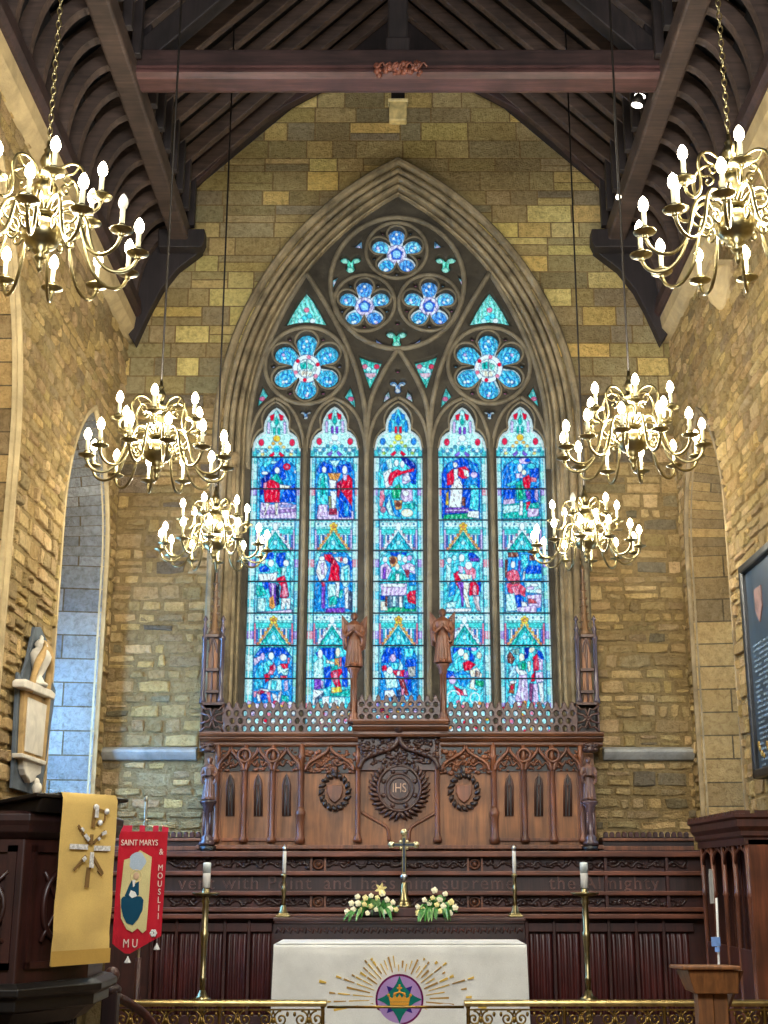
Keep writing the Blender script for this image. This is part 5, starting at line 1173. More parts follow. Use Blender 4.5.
# lower linenfold panels
YL = 15.38
for (x0, x1, n) in ((150, 272, 5), (528, 694, 6)):
    w = (x1-x0)/n
    one('panel_rail', M['mahog'], dado, lambda m: bar(m, x0, x1, 923, 932, YL, .1), .008); one('panel_rail', M['mahog'], dado, lambda m: bar(m, x0, x1, 1015, 1034, YL, .1), .008)
    for k in range(n):
        a, b = x0+w*k, x0+w*(k+1)
        one('stile', M['mahog'], dado, lambda m: bar(m, a-1.6, a+1.6, 919, 1034, YL-.01, .1), .006)
        m = MB(); g = []
        xa, xb = PX(a+2, 975, YL), PX(b-2, 975, YL); zt, zb = PZ(934, YL), PZ(1016, YL)
        for z in (zt, zt-.06, zb+.06, zb):
            g.append([(xa+(xb-xa)*q/24, YL+.06-.03*abs(math.sin(q/24*PI*4))**.6*(.2 if z in (zt, zb) else 1), z) for q in range(25)])
        m.quadgrid(g); m.build('linenfold_panel', m_wood('linenfold', (72,28,26), .4), dado)
# ------------------------------------------------------------------ altar, gradine and what stands there
YA = 13.5
altar = thing('altar', 'altar under a white frontal embroidered with a crown in gold rays', 'altar', (0, 14, 0))
ax0, ax1 = PX(274, 942, YA), PX(526.3, 942, YA); az = PZ(944.5, YA)
one('table', M['mahog'], altar, lambda m: m.box(ax0+.06, ax1-.06, YA+.05, 14.5, .0, az-.03), 0)
# white cloth: top with a front fall, softly folded, ends flaring
m = MB(); g = []
prof = [(14.5, az), (14.2, az), (13.8, az), (YA+.02, az), (YA-.012, az-.006), (YA-.022, az-.03)] + [(YA-.022-.004*k, az-.03-(az-.05)*k/12) for k in range(1, 13)]
for (y, z) in prof:
    row = []
    for k in range(61):
        f = k/60; fall = max(0, (az-z)/az)
        x = ax0+(ax1-ax0)*f + (f-.5)*2*.02*fall
        row.append((x, y - .006*fall*math.sin(f*21), z))
    g.append(row)
m.quadgrid(g); clo = m.build('frontal_cloth', M['white'], altar)
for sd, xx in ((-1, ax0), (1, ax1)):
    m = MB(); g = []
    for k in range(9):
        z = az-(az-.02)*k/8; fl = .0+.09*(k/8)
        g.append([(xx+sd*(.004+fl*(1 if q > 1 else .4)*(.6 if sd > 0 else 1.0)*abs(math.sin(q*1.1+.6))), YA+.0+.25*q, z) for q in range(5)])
    m.quadgrid(g); m.build('cloth_fall', m_cloth('cloth_side_bluelit', (196,206,232)), altar)  # white cloth tinted blue: daylight on the side falls put into the colour
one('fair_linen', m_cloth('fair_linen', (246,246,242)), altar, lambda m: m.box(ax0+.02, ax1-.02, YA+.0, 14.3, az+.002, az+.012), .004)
# embroidery (thin raised applique): rays, purple disc, green four-pointed star, crown
ec = (PX(399.5, 999, YA), PZ(999, YA)); YE_ = YA-.05
pxm = PX(400, 999, YA)-PX(399, 999, YA)
m = MB(); rr = random.Random(4)
m2 = MB()
for k in range(52):
    a = 2*PI*k/52+.03; d = (math.cos(a), math.sin(a)); n = (-d[1], d[0])
    Ro = rr.uniform(.8, 1.05)/math.sqrt((d[0]/84)**2+(d[1]/40)**2)
    if Ro < 31: continue
    i0 = 26.5 if k % 2 else 30; cuts = [(i0, Ro)] if Ro < 46 else [(i0, i0+(Ro-i0)*.46), (i0+(Ro-i0)*.52, i0+(Ro-i0)*.8), (i0+(Ro-i0)*.86, Ro)]
    for j, (r0, r1) in enumerate(cuts):
        if j and rr.random() < .2: continue
        r0, r1 = r0*pxm, r1*pxm; w = .0055+.004*(k % 3 == 0)+.002*j
        (m if (k+j) % 3 else m2).prism([(ec[0]+d[0]*r0-n[0]*w*.6, ec[1]+d[1]*r0-n[1]*w*.6), (ec[0]+d[0]*r0+n[0]*w*.6, ec[1]+d[1]*r0+n[1]*w*.6), (ec[0]+d[0]*r1+n[0]*w, ec[1]+d[1]*r1+n[1]*w), (ec[0]+d[0]*r1-n[0]*w, ec[1]+d[1]*r1-n[1]*w)], YE_, YE_+.02)
m.build('gold_stitching', m_cloth('gold_thread', (226,190,92)), altar); m2.build('gold_stitching', m_cloth('dull_gold_thread', (186,150,84)), altar)
circ_ = lambda r, n=40: [(ec[0]+r*math.cos(t), ec[1]+r*math.sin(t)) for t in np.linspace(0, 2*PI, n+1)[:-1]]
one('disc_border', m_cloth('plum_thread', (110,22,84)), altar, lambda m: m.prism(circ_(24*pxm), YE_-.002, YE_+.02), 0)
one('lilac_disc', m_cloth('lilac_cloth', (178,146,206)), altar, lambda m: m.prism(circ_(22*pxm), YE_-.004, YE_+.02), 0)
m = MB()
for k in range(4):
    a = PI/4+k*PI/2; x, z = ec[0]+13*pxm*math.cos(a), ec[1]+13*pxm*math.sin(a)
    m.prism([(x+.05*math.cos(a+q), z+.05*math.sin(a+q)) for q in (0,2.2,3.14,4.08)], YE_-.006, YE_)
m.build('indigo_stitching', m_cloth('indigo_thread', (52,40,130)), altar)
star = []
for k in range(32):
    t = 2*PI*k/32; q_ = .72; rs_ = 22.3*pxm/((abs(math.cos(t))**q_+abs(math.sin(t))**q_)**(1/q_)); star.append((ec[0]+rs_*math.cos(t), ec[1]+rs_*math.sin(t)))
one('green_star', m_cloth('green_silk', (18,116,104)), altar, lambda m: m.prism(star, YE_-.008, YE_), 0)
m = MB(); q = lambda x, y: (ec[0]+x*pxm, ec[1]+y*pxm)
m.prism([q(-9,-5.5), q(9,-5.5), q(9.6,-2.5), q(-9.6,-2.5)], YE_-.014, YE_); m.prism([q(-9.6,-2), q(9.6,-2), q(11,3.6), q(7.2,1.2), q(4.6,4.4), q(2.4,1.4), q(0,5), q(-2.4,1.4), q(-4.6,4.4), q(-7.2,1.2), q(-11,3.6)], YE_-.014, YE_)
for x, y in ((-11,4.2),(-4.6,5.2),(4.6,5.2),(11,4.2)): u = q(x, y); m.ball((u[0], YE_-.008, u[1]), .014, .008, .014)
u = q(0, 7); m.tube([(q(-6,3)[0], YE_-.012, q(-6,3)[1]), (q(-4,6)[0], YE_-.012, q(-4,6)[1]), (u[0], YE_-.012, u[1]), (q(4,6)[0], YE_-.012, q(4,6)[1]), (q(6,3)[0], YE_-.012, q(6,3)[1])], .008, 5)
m.box(u[0]-.008, u[0]+.008, YE_-.014, YE_, u[1], u[1]+.07); m.box(u[0]-.025, u[0]+.025, YE_-.014, YE_, u[1]+.03, u[1]+.045)
m.build('crown', m_cloth('gold_crown', (226,164,62)), altar)
# gradine
YG = 14.3
grad = thing('gradine', 'dark carved shelf at the back of the altar holding cross and flowers', 'shelf', (0, YG, az))
gx0, gx1 = PX(273, 930, YG), PX(526, 930, YG); gz = PZ(917.5, YG)
one('shelf_board', m_wood('gradine_top', (70,44,40), .35, vertical=False), grad, lambda m: (m.box(gx0, gx1, YG-.02, YG+.5, gz-.035, gz), m.box(gx0+.01, gx1-.01, YG, YG+.5, gz-.06, gz-.035)), .008)
one('front', M['mahogd'], grad, lambda m: m.box(gx0+.01, gx1-.01, YG+.04, YG+.48, az+.012, gz-.05), 0)
m = MB(); n = 34
for k in range(n):
    x = gx0+.06+(gx1-gx0-.12)*k/(n-1); zc = (az+gz-.05)/2+.01
    m.tube([(x-.03, YG+.035, zc-.03), (x-.01, YG+.02, zc+.02), (x+.02, YG+.03, zc-.01), (x+.035, YG+.035, zc+.03)], [.008,.016,.014,.006], 6)
m.build('running_leaf', M['mahog'], grad)
pz0 = gz; pt_ = PZ(907.3, YG+.25)
plinth = thing('cross_plinth', 'small dark block raising the brass cross behind the flowers', 'plinth', (PX(404, 908, YG+.25), YG+.25, gz))
one('block', M['mahog'], plinth, lambda m: m.box(PX(384, 910, YG+.2), PX(424, 910, YG+.2), YG+.14, YG+.36, gz+.001, pt_), .01)
# altar cross
xc, yc = PX(404, 880, YG+.25), YG+.25
cross = thing('altar_cross', 'brass altar cross with round ends on a stepped foot', 'cross', (xc, yc, pt_))
Zc = lambda py: PZ(py, yc)
m = MB(); m.ring(xc, yc, [(.105, pt_+.001), (.105, pt_+.02), (.085, pt_+.025), (.085, pt_+.05), (.065, pt_+.055), (.06, pt_+.09), (.045, pt_+.1), (.035, Zc(885)), (.028, Zc(882))], 6); m.build('foot', M['brass'], cross)
m = MB(); m.ball((xc, yc, Zc(877)), .042, .042, .042, 12, 8); m.build('knop', M['silver'], cross)
m = MB(); m.box(xc-.024, xc+.024, yc-.012, yc+.012, Zc(874), Zc(836)); m.box(PX(392, 845, yc), PX(416, 845, yc), yc-.012, yc+.012, Zc(847), Zc(842.5)); m.build('shaft', M['brass'], cross, .006)
m = MB(); m.box(xc-.012, xc+.012, yc-.018, yc+.0, Zc(872), Zc(838)); m.box(PX(394, 845, yc), PX(414, 845, yc), yc-.018, yc, Zc(846), Zc(843.5)); m.build('inlay', m_simple('blue_enamel', (40,52,66), .3), cross, .003)
for (px, py) in ((391.5,844.8),(416,844.8),(404,832.3)):
    m = MB(); p = Q(px, py, yc); m.ring(0, 0, [(.034, -.012), (.038, 0), (.034, .012)], 14)
    for i in range(len(m.v)-42, len(m.v)): v = m.v[i]; m.v[i] = (p[0]+v[0], yc+v[2], p[1]+v[1])
    m.ball((p[0], yc-.012, p[1]), .022, .012, .022); m.build('roundel', m_metal('pale_gilt', (232,220,176), .3), cross)
for sx in (-1, 1):
    for sz in (-1, 1):
        p = Q(404, 844.8, yc); m = MB(); m.ball((p[0]+sx*.034, yc, p[1]+sz*.034), .02, .012, .02); m.build('boss', m_metal('pale_gilt', (232,220,176), .3), cross)
# candlesticks on the gradine and their candles
def altar_stick(px, side, other):
    Y = YG+.12; x = PX(px, 900, Y); z = lambda py: PZ(py, Y)
    t = thing('altar_candlestick', 'short brass candlestick %s on the gradine beside the %s flowers' % (side, other), 'candlestick', (x, Y, gz), 'candlesticks on the gradine')
    m = MB(); m.box(x-.075, x+.075, Y-.075, Y+.075, gz+.001, gz+.02); m.box(x-.06, x+.06, Y-.06, Y+.06, gz+.02, gz+.04); m.ring(x, Y, [(.055, gz+.04), (.04, gz+.07), (.03, gz+.12)], 6, a0=.5); m.build('foot', M['brass'], t, .006)
    m = MB(); m.ring(x, Y, [(.022, gz+.1), (.02, z(893)), (.03, z(890)), (.02, z(887)), (.018, z(878)), (.032, z(876)), (.034, z(875)), (.02, z(873.5))], 12); m.build('stem', M['brass'], t)
    c_ = thing('candle', 'slim white candle in the %s altar candlestick' % side, 'candle', (x, Y, z(873.4)), 'altar candles')
    m = MB(); m.ring(x, Y, [(.02, z(873.4)), (.02, z(849)), (.017, z(848))], 12); m.build('stick', M['wax'], c_)
    m = MB(); m.ring(x, Y, [(.023, z(851)), (.024, z(847.5)), (.012, z(845.5))], 10); m.tube([(x, Y, z(846)), (x, Y, z(844.6))], .003, 5); m.build('follower', M['silver'], c_)
altar_stick(283.6, 'left', 'left'); altar_stick(515, 'right', 'right')
# flowers
def flowers(px0, px1, name, label, seed, lilies):
    r = random.Random(seed); Y = YG+.055; xc = PX((px0+px1)/2, 910, Y)
    t = thing('flower_arrangement', label, 'flowers', (xc, Y, gz), 'altar flowers')
    m = MB(); m.ring(xc, Y, [(.1, gz+.001), (.14, gz+.03), (.15, gz+.07), (.14, gz+.075)], 14, 1.3, .36); m.build('bowl', M['black'], t)
    w = PX(px1, 905, Y)-xc
    gm = m_simple('leaf_green', (58,118,52), .4, 0, 30, .35); gm2 = m_simple('leaf_pale', (134,176,110), .45, 0, 30, .3)
    for k in range(46):
        a = r.uniform(-1, 1); b = r.uniform(.0, 1); hgt = (1-abs(a)**1.6)*.2*b+.02
        base = (xc+a*w*.5, Y+r.uniform(-.03,.03), gz+.07); tip = (xc+a*w*1.02+r.uniform(-.03,.03), (Y-r.uniform(-.01,.1)) if b > .25 else YG-.09-r.uniform(0,.04), gz+hgt+(.02 if b > .25 else -.07))
        l = MB(); d = Vector(tip)-Vector(base); n_ = d.cross(Vector((r.uniform(-1,1), 1, r.uniform(-.4,.4)))).normalized()*r.uniform(.018,.034)
        P0 = Vector(base); grid = []
        for q, wf in ((0,.1),(.35,.8),(.65,1),(.85,.6),(1,.03)):
            c_ = P0+d*q+Vector((0,0,(.03 if b > .25 else .07)*math.sin(q*3.1))); grid.append([tuple(c_-n_*wf), tuple(c_+Vector((0,-.008*wf,.0))), tuple(c_+n_*wf)])
        l.quadgrid(grid); l.build('leaf', gm if r.random() < .7 else gm2, t)
    wm = m_simple('white_petal', (240,232,196), .5, 0, 40, .1); ym = m_simple('cream_petal', (240,222,150), .5, 0, 40, .15)
    pts = []
    tries = 0
    while len(pts) < 19 and tries < 900:
        tries += 1
        a = r.uniform(-.95,.95); z = gz+.04+r.uniform(.0,.24)*(1-abs(a)**1.7*.7); x = xc+a*w
        if all(math.hypot(x-p[0], z-p[2]) > .062 for p in pts): pts.append((x, Y-.05-r.uniform(0,.05), z))
    for k, p in enumerate(pts):
        f = MB(); R0 = r.uniform(.026,.036)
        f.ball(p, R0*.62, R0*.6, R0*.62, 10, 7)
        for j in range(9):
            a = 2*PI*j/9*1.0+r.uniform(-.2,.2); q = .55 if j % 2 else .85
            f.ball((p[0]+R0*q*.7*math.cos(a), p[1]-R0*.25*(1-q), p[2]+R0*q*.7*math.sin(a)), R0*.45, R0*.3, R0*.45, 7, 5)
        f.build('rose', wm if r.random() < .6 else ym, t)
    for (px, py) in lilies:
        f = MB(); p = Q(px, py, Y-.08)
        for j in range(6):
            a = 2*PI*j/6+.3; d = Vector((math.cos(a), -.5, math.sin(a))).normalized(); n_ = Vector((-math.sin(a), 0, math.cos(a)))*.016
            c0 = Vector((p[0], Y-.08, p[1])); f.quadgrid([[tuple(c0+d*q-n_*wf), tuple(c0+d*q+Vector((0,.004,0))), tuple(c0+d*q+n_*wf)] for q, wf in ((0,.3),(.03,1),(.055,.7),(.075,.05))])
        f.build('lily', ym, t)
flowers(346, 400, 'flowers', 'white rose and green leaf arrangement left of the altar cross', 3, [(381,889)])
flowers(416, 457, 'flowers', 'white rose and green leaf arrangement right of the altar cross', 8, [])
# pavement candlesticks beside the altar
def tall_stick(px, side):
    Y = 13.2; x = PX(px, 940, Y); z = lambda py: PZ(py, Y)
    t = thing('pavement_candlestick', 'tall brass floor candlestick with drip tray standing %s of the altar' % side, 'candlestick', (x, Y, 0), 'tall floor candlesticks')
    m = MB(); zf = z(998); m.ring(x, Y, [(.17, .001), (.17, .03), (.14, .05), (.06, .09), (.035, .16), (.03, zf-.05), (.085, zf-.02), (.085, zf), (.05, zf+.02), (.03, zf+.07)], 20)
    m.build('base', M['brass'], t)
    m = MB(); a = [(.024, zf+.05), (.03, z(980)), (.036, z(979)), (.024, z(977)), (.028, z(950)), (.036, z(938)), (.042, z(933)), (.03, z(931)), (.032, z(910)), (.028, z(905)), (.042, z(901)), (.03, z(898)), (.05, z(896))]
    m.ring(x, Y, a, 16); m.build('shaft', M['brass'], t)
    m = MB(); m.ring(x, Y, [(.04, z(896.5)), (.1, z(896)), (.135, z(893.6)), (.14, z(892.6)), (.12, z(893.2)), (.04, z(894)), (.034, z(890)), (.03, z(888))], 24); m.build('drip_tray', M['brass'], t)
    c_ = thing('candle', 'thick white candle on the tall floor candlestick %s of the altar' % side, 'candle', (x, Y, z(888)), 'floor candles')
    m = MB(); m.ring(x, Y, [(.038, z(887.8)), (.038, z(866)), (.03, z(865.2))], 16); m.build('stick', M['wax'], c_)
    m = MB(); m.ring(x, Y, [(.04, z(873)), (.0405, z(864.2)), (.036, z(862.6)), (.012, z(862.2))], 14); m.build('follower', m_simple('glass_follower', (214,228,226), .15), c_)
tall_stick(204.3, 'left'); tall_stick(586.5, 'right')
# ------------------------------------------------------------------ communion rail
YRL = 12.0
def RZ_(py): return PZ(py, YRL)
ztop = RZ_(1000)
def spiral_pts(cx, cz, r0, r1, a0, turns, n=22):
    return [(cx+(r0+(r1-r0)*k/n)*math.cos(a0+turns*2*PI*k/n), YRL, cz+(r0+(r1-r0)*k/n)*math.sin(a0+turns*2*PI*k/n)) for k in range(n+1)]
def comm_rail(x0, x1, name, label):
    t = thing('communion_rail', label, 'altar rail', (x0 if abs(x0) < abs(x1) else x1, YRL, 0), 'brass communion rail')
    m = MB(); m.prism([(YRL-.05, ztop-.05), (YRL-.06, ztop-.02), (YRL-.05, ztop), (YRL+.05, ztop), (YRL+.06, ztop-.02), (YRL+.05, ztop-.05)], x0, x1, axis='x'); m.build('top_rail', m_metal('rail_brass', (206,184,122), .3), t, .006)
    m = MB(); m.box(x0+.03, x1-.03, YRL-.014, YRL+.014, ztop-.085, ztop-.072); m.box(x0+.03, x1-.03, YRL-.014, YRL+.014, .06, .08); m.build('flat_bar', M['abrass'], t)
    n = max(2, round((x1-x0)/.29)); w = (x1-x0)/n
    for k in range(n+1):
        x = x0+w*k; x = min(max(x, x0+.035), x1-.035)
        if k % 3 == 0 or k == n:
            m = MB(); m.ring(x, YRL, [(.05, 0), (.05, .02), (.02, .04), (.016, .3), (.026, .33), (.016, .36), (.016, ztop-.07), (.024, ztop-.05)], 10); m.build('baluster', M['abrass'], t)
    for k in range(n):
        a, b = x0+w*k+.02, x0+w*(k+1)-.02; c = (a+b)/2; hw = (b-a)/2; m = MB(); zt = ztop-.085; zm = (zt+.08)/2
        for sd in (-1, 1):
            for (zc, r, tn) in ((zt-hw*.52, hw*.5, 1.4), (zm, hw*.42, -1.3), (.08+hw*.5, hw*.48, 1.4)):
                m.tube(spiral_pts(c+sd*hw*.5, zc, r, r*.18, PI/2, sd*tn), .0085, 5)
                q = spiral_pts(c+sd*hw*.5, zc, r, r*.18, PI/2, sd*tn)[-1]; m.ball(q, .016, .012, .016, 7, 5)
            m.tube([(c, YRL, .08), (c+sd*hw*.25, YRL, zm*.6), (c, YRL, zm), (c+sd*hw*.25, YRL, zm+.12), (c, YRL, zt)], .007, 5)
            for z in (zt-.03, zm+.07, zm-.07): m.ball((c+sd*hw*.92, YRL, z), .014, .01, .022, 6, 4)
        m.ball((c, YRL, zt-hw*.6), .02, .014, .03, 7, 5); m.build('scroll_panel', M['abrass'], t)
rx = [PX(113, 1003, YRL), PX(327, 1003, YRL), PX(464, 1003, YRL), 3.46]
comm_rail(rx[0], rx[1], 'rail', 'brass scrollwork communion rail left of the gate, below the red banner')
comm_rail(rx[2], rx[3], 'rail', 'brass scrollwork communion rail right of the gate, behind the lectern')
gb = thing('gate_bar', 'thin brass bar closing the gap between the two communion rails', 'bar', (0, YRL, ztop-.09))
m = MB(); zb = RZ_(1007); m.tube([(rx[1]+.002, YRL, zb), (rx[2]-.002, YRL, zb)], .012, 8); m.build('bar', M['abrass'], gb)
# ------------------------------------------------------------------ pulpit with gold fall
pul = thing('pulpit', 'dark carved oak pulpit with a sloping book desk and gold cloth hung over it', 'pulpit', (-2.75, 9.2, 0))
POC = [(-3.45,8.4), (-2.33,8.4), (-1.985,8.93), (-1.99,9.4), (-2.33,9.9), (-3.45,10.0)]
def off(poly, d):
    cx, cy = sum(p[0] for p in poly)/len(poly), sum(p[1] for p in poly)/len(poly); out = []
    n = len(poly)
    for i in range(n):
        p0, p1, p2 = Vector(poly[i-1]), Vector(poly[i]), Vector(poly[(i+1) % n])
        e1, e2 = (p1-p0).normalized(), (p2-p1).normalized(); n1, n2 = Vector((e1.y, -e1.x)), Vector((e2.y, -e2.x))
        b = (n1+n2).normalized(); q = p1+b*(d/max(.4, b.dot(n1)))
        out.append((max(q.x, -3.52), q.y))
    return out
def layers(m, poly, ls):
    """ls: list of (offset, z)"""
    rings = [[(p[0], p[1], z) for p in off(poly, d)] for d, z in ls]; n = len(poly)
    vs = [v for r in rings for v in r]; fs = []
    for i in range(len(rings)-1):
        for k in range(n):
            k2 = (k+1) % n; fs.append((i*n+k, i*n+k2, (i+1)*n+k2, (i+1)*n+k))
    fs.append(tuple(range(n))[::-1]); fs.append(tuple((len(rings)-1)*n+k for k in range(n))); m.add(vs, fs)
ZP0, ZP1 = 1.0, 2.02
one('drum', M['pulpit'], pul, lambda m: layers(m, POC, [(-.03, ZP0), (-.03, ZP1)]), .01)
one('rim', M['mahogd'], pul, lambda m: layers(m, POC, [(-.02, ZP1-.1), (.03, ZP1-.06), (.04, ZP1-.02), (.055, ZP1+.01), (.055, ZP1+.05), (.02, ZP1+.07)]), .006)
one('base_moulding', M['black'], pul, lambda m: layers(m, POC, [(-.3, ZP0-.25), (-.12, ZP0-.2), (-.04, ZP0-.12), (.02, ZP0-.1), (.02, ZP0-.04), (.07, ZP0-.01), (.07, ZP0+.03), (.02, ZP0+.06)]), .006)
one('plinth', M['black'], pul, lambda m: layers(m, POC, [(-.1, 0), (-.1, .12), (-.16, .16), (-.16, .2)]), .008)
one('base_core', M['black'], pul, lambda m: layers(m, POC, [(-.42, .2), (-.42, ZP0-.2)]), .01)
# open arcaded base: colonnettes with arches on the outer edge
pp = off(POC, -.2)
for i in range(1, 5):
    a, b = Vector(pp[i]), Vector(pp[(i+1) % 6])
    if i == 5: continue
    for k in range(4):
        p = a.lerp(b, k/4); m = MB(); m.ring(p.x, p.y, [(.05, .2), (.03, .25), (.026, .6), (.045, .64), (.03, .67), (.03, ZP0-.2)], 8); m.build('base_colonnette', M['mahogd'], pul)
    for k in range(4):
        p, q = a.lerp(b, k/4), a.lerp(b, (k+1)/4); mm = p.lerp(q, .5); m = MB()
        m.tube([(p.x, p.y, .6), ((p.x*3+mm.x)/4, (p.y*3+mm.y)/4, .7), (mm.x, mm.y, .77), ((q.x*3+mm.x)/4, (q.y*3+mm.y)/4, .7), (q.x, q.y, .6)], .02, 6); m.build('base_arch', M['mahogd'], pul)
# panels on the visible faces
def facepanel(a, b, name, f0=.12, f1=.88, z0=ZP0+.14, z1=ZP1-.14):
    a, b = Vector(a), Vector(b); e = (b-a); n = Vector((e.y, -e.x)).normalized(); m = MB()
    P = lambda f, z, d: (*(a+e*f+n*(d-.03)), z)
    for (fa, fb, za, zb) in ((f0, f1, z0, z0+.04), (f0, f1, z1-.04, z1), (f0, f0+.05, z0, z1), (f1-.05, f1, z0, z1)):
        v = [P(fa,za,0), P(fb,za,0), P(fb,zb,0), P(fa,zb,0), P(fa,za,.025), P(fb,za,.025), P(fb,zb,.025), P(fa,zb,.025)]
        m.add(v, [(3,2,1,0),(4,5,6,7),(0,1,5,4),(1,2,6,5),(2,3,7,6),(3,0,4,7)])
    pts = [P(f0+.08+(f1-f0-.16)*k/12, z1-.12+.0*k, .015) for k in range(13)]
    c = (f0+f1)/2
    m.tube([P(c+.2*math.cos(t), (z0+z1)/2+.2*math.sin(t), .02) for t in np.linspace(0, 2*PI, 25)[:-1]], .02, 6, True)
    for q in range(4):
        t0 = PI/4+q*PI/2; m.tube([P(c+.2*math.cos(t0)*s_, (z0+z1)/2+.2*math.sin(t0)*s_, .02) for s_ in (0,.5,1,1.5)], .014, 5)
    m.build(name, M['pulpit'], pul)
facepanel(POC[0], POC[1], 'front_panel', .45, .95); facepanel(POC[1], POC[2], 'side_panel'); facepanel(POC[2], POC[3], 'side_panel')
# book desk on the rim over the canted face
A_, B_ = Vector(POC[1]), Vector(POC[2]); E__ = (B_-A_).normalized(); N_ = Vector((E__.y, -E__.x)); mid_ = (A_+B_)/2
def DK_(u, d, z): p = mid_+E__*u+N_*d; return (p.x, p.y, z)
m = MB()
v = []
for u in (-.34, .34):
    v += [DK_(u, -.36, ZP1+.06), DK_(u, .1, ZP1+.06), DK_(u, .14, ZP1+.145), DK_(u, -.36, ZP1+.11)]
m.add(v, [(0,1,2,3),(7,6,5,4),(0,4,5,1),(1,5,6,2),(2,6,7,3),(3,7,4,0)]); m.build('book_desk', M['black'], pul, .01)
m = MB()
v = []
for u in (-.40, .40):
    v += [DK_(u, -.42, ZP1+.09), DK_(u, .16, ZP1+.15), DK_(u, .16, ZP1+.175), DK_(u, -.42, ZP1+.115)]
m.add(v, [(0,1,2,3),(7,6,5,4),(0,4,5,1),(1,5,6,2),(2,6,7,3),(3,7,4,0)]); m.build('desk_top', M['black'], pul, .006)
# carved cresting at the near edge of the rim
m = MB(); ra = random.Random(9)
for k in range(40):
    m.ball((ra.uniform(-3.4,-2.55), 8.28+ra.uniform(-.02,.03), ZP1+.085+ra.uniform(-.01,.05)), ra.uniform(.02,.045), .03, ra.uniform(.014,.03), 7, 5)
m.build('carved_cresting', M['mahog'], pul)
# gold fall
fall = thing('pulpit_fall', 'gold cloth hanging from the pulpit desk with a silver cross emblem', 'banner', DK_(0, .18, ZP1+.2))
FZ0, FZ1, FW = 1.165, ZP1+.186, .240
def FP(u, z, d=0):
    return DK_(u, .185+d, z)
m = MB(); g = []
for k in range(31):
    z = FZ1-(FZ1-FZ0)*k/30; row = []
    for q in range(21):
        u = -FW*(1+.03*k/30)+2*FW*(1+.03*k/30)*q/20 - .012*k/30 + .035
        d = .008*math.sin(q*.5+k*.1)*(k/30)+.006*math.sin(k*.55+q*.18)*(1 if 16 < k < 26 else .2) + (.0 if k > 0 else -.02)
        row.append(FP(u, z, d))
    g.append(row)
g = [[DK_(.035-FW+2*FW*q/20, -.2, ZP1+.152) for q in range(21)], [DK_(.035-FW+2*FW*q/20, .165, ZP1+.187) for q in range(21)]] + g
m.quadgrid(g); m.build('cloth', M['goldcloth'], fall)
m = MB(); m.quadgrid([[FP(-FW*1.04+2*FW*1.04*q/10+.021, z, .014) for q in range(11)] for z in (FZ0+.085, FZ0+.08, FZ0-.004)]); m.build('hem_band', m_cloth('gold_hem', (194,154,70)), fall)
SV = m_simple('silver_lame', (206,206,204), .3, .15, 60, .25); BG = m_cloth('bronze_cloth', (128,96,48))
def fb(m, u0, z0, u1, z1, w, d=.012, taper=1.0):
    n = Vector((-(z1-z0), u1-u0)).normalized()*w*.72
    a = [(u0-n.x*taper, z0-n.y*taper), (u0+n.x*taper, z0+n.y*taper), (u1+n.x, z1+n.y), (u1-n.x, z1-n.y)]
    m.add([FP(p[0], p[1], d) for p in a]+[FP(p[0], p[1], d+.007) for p in a], [(3,2,1,0),(4,5,6,7),(0,1,5,4),(1,2,6,5),(2,3,7,6),(3,0,4,7)])
fzc = lambda py: FZ1-(FZ1-FZ0)*(py-45)/(985-45)      # crop rows of the hanging
fu = lambda px: (px-248)/310*2*FW+.04
ms, mg = MB(), MB()
fb(ms, fu(135), fzc(345), fu(232), fzc(347), .022); fb(ms, fu(270), fzc(352), fu(360), fzc(352), .022)
fb(mg, fu(262), fzc(110), fu(255), fzc(235), .02); fb(ms, fu(262), fzc(112), fu(261), fzc(180), .018, .03)
for (x, y) in ((262,120),(325,143),(290,208)): m_ = ms; p = FP(fu(x), fzc(y), .022); ms.ball(p, .018, .018, .02, 8, 6)
fb(mg, fu(272), fzc(128), fu(322), fzc(142), .008); fb(mg, fu(322), fzc(150), fu(318), fzc(195), .008); fb(mg, fu(318), fzc(200), fu(275), fzc(212), .008)
fb(mg, fu(172), fzc(228), fu(240), fzc(325), .012); fb(ms, fu(203), fzc(280), fu(226), fzc(308), .017, .03); fb(ms, fu(182), fzc(243), fu(195), fzc(258), .012, .03)
fb(mg, fu(325), fzc(255), fu(262), fzc(325), .012); fb(ms, fu(298), fzc(272), fu(322), fzc(260), .014, .03); fb(ms, fu(278), fzc(304), fu(288), fzc(294), .012, .03)
fb(ms, fu(248), fzc(375), fu(247), fzc(460), .02, .03); fb(mg, fu(245), fzc(460), fu(240), fzc(570), .022)
fb(mg, fu(225), fzc(395), fu(165), fzc(475), .012); fb(ms, fu(215), fzc(405), fu(200), fzc(422), .016, .03)
fb(mg, fu(265), fzc(400), fu(322), fzc(490), .014); fb(mg, fu(300), fzc(470), fu(325), fzc(500), .018)
fb(mg, fu(252), fzc(275), fu(251), fzc(335), .016); fb(ms, fu(249), fzc(440), fu(247), fzc(462), .02, .034)
ms.build('silver_stitching', SV, fall); mg.build('bronze_stitching', BG, fall)
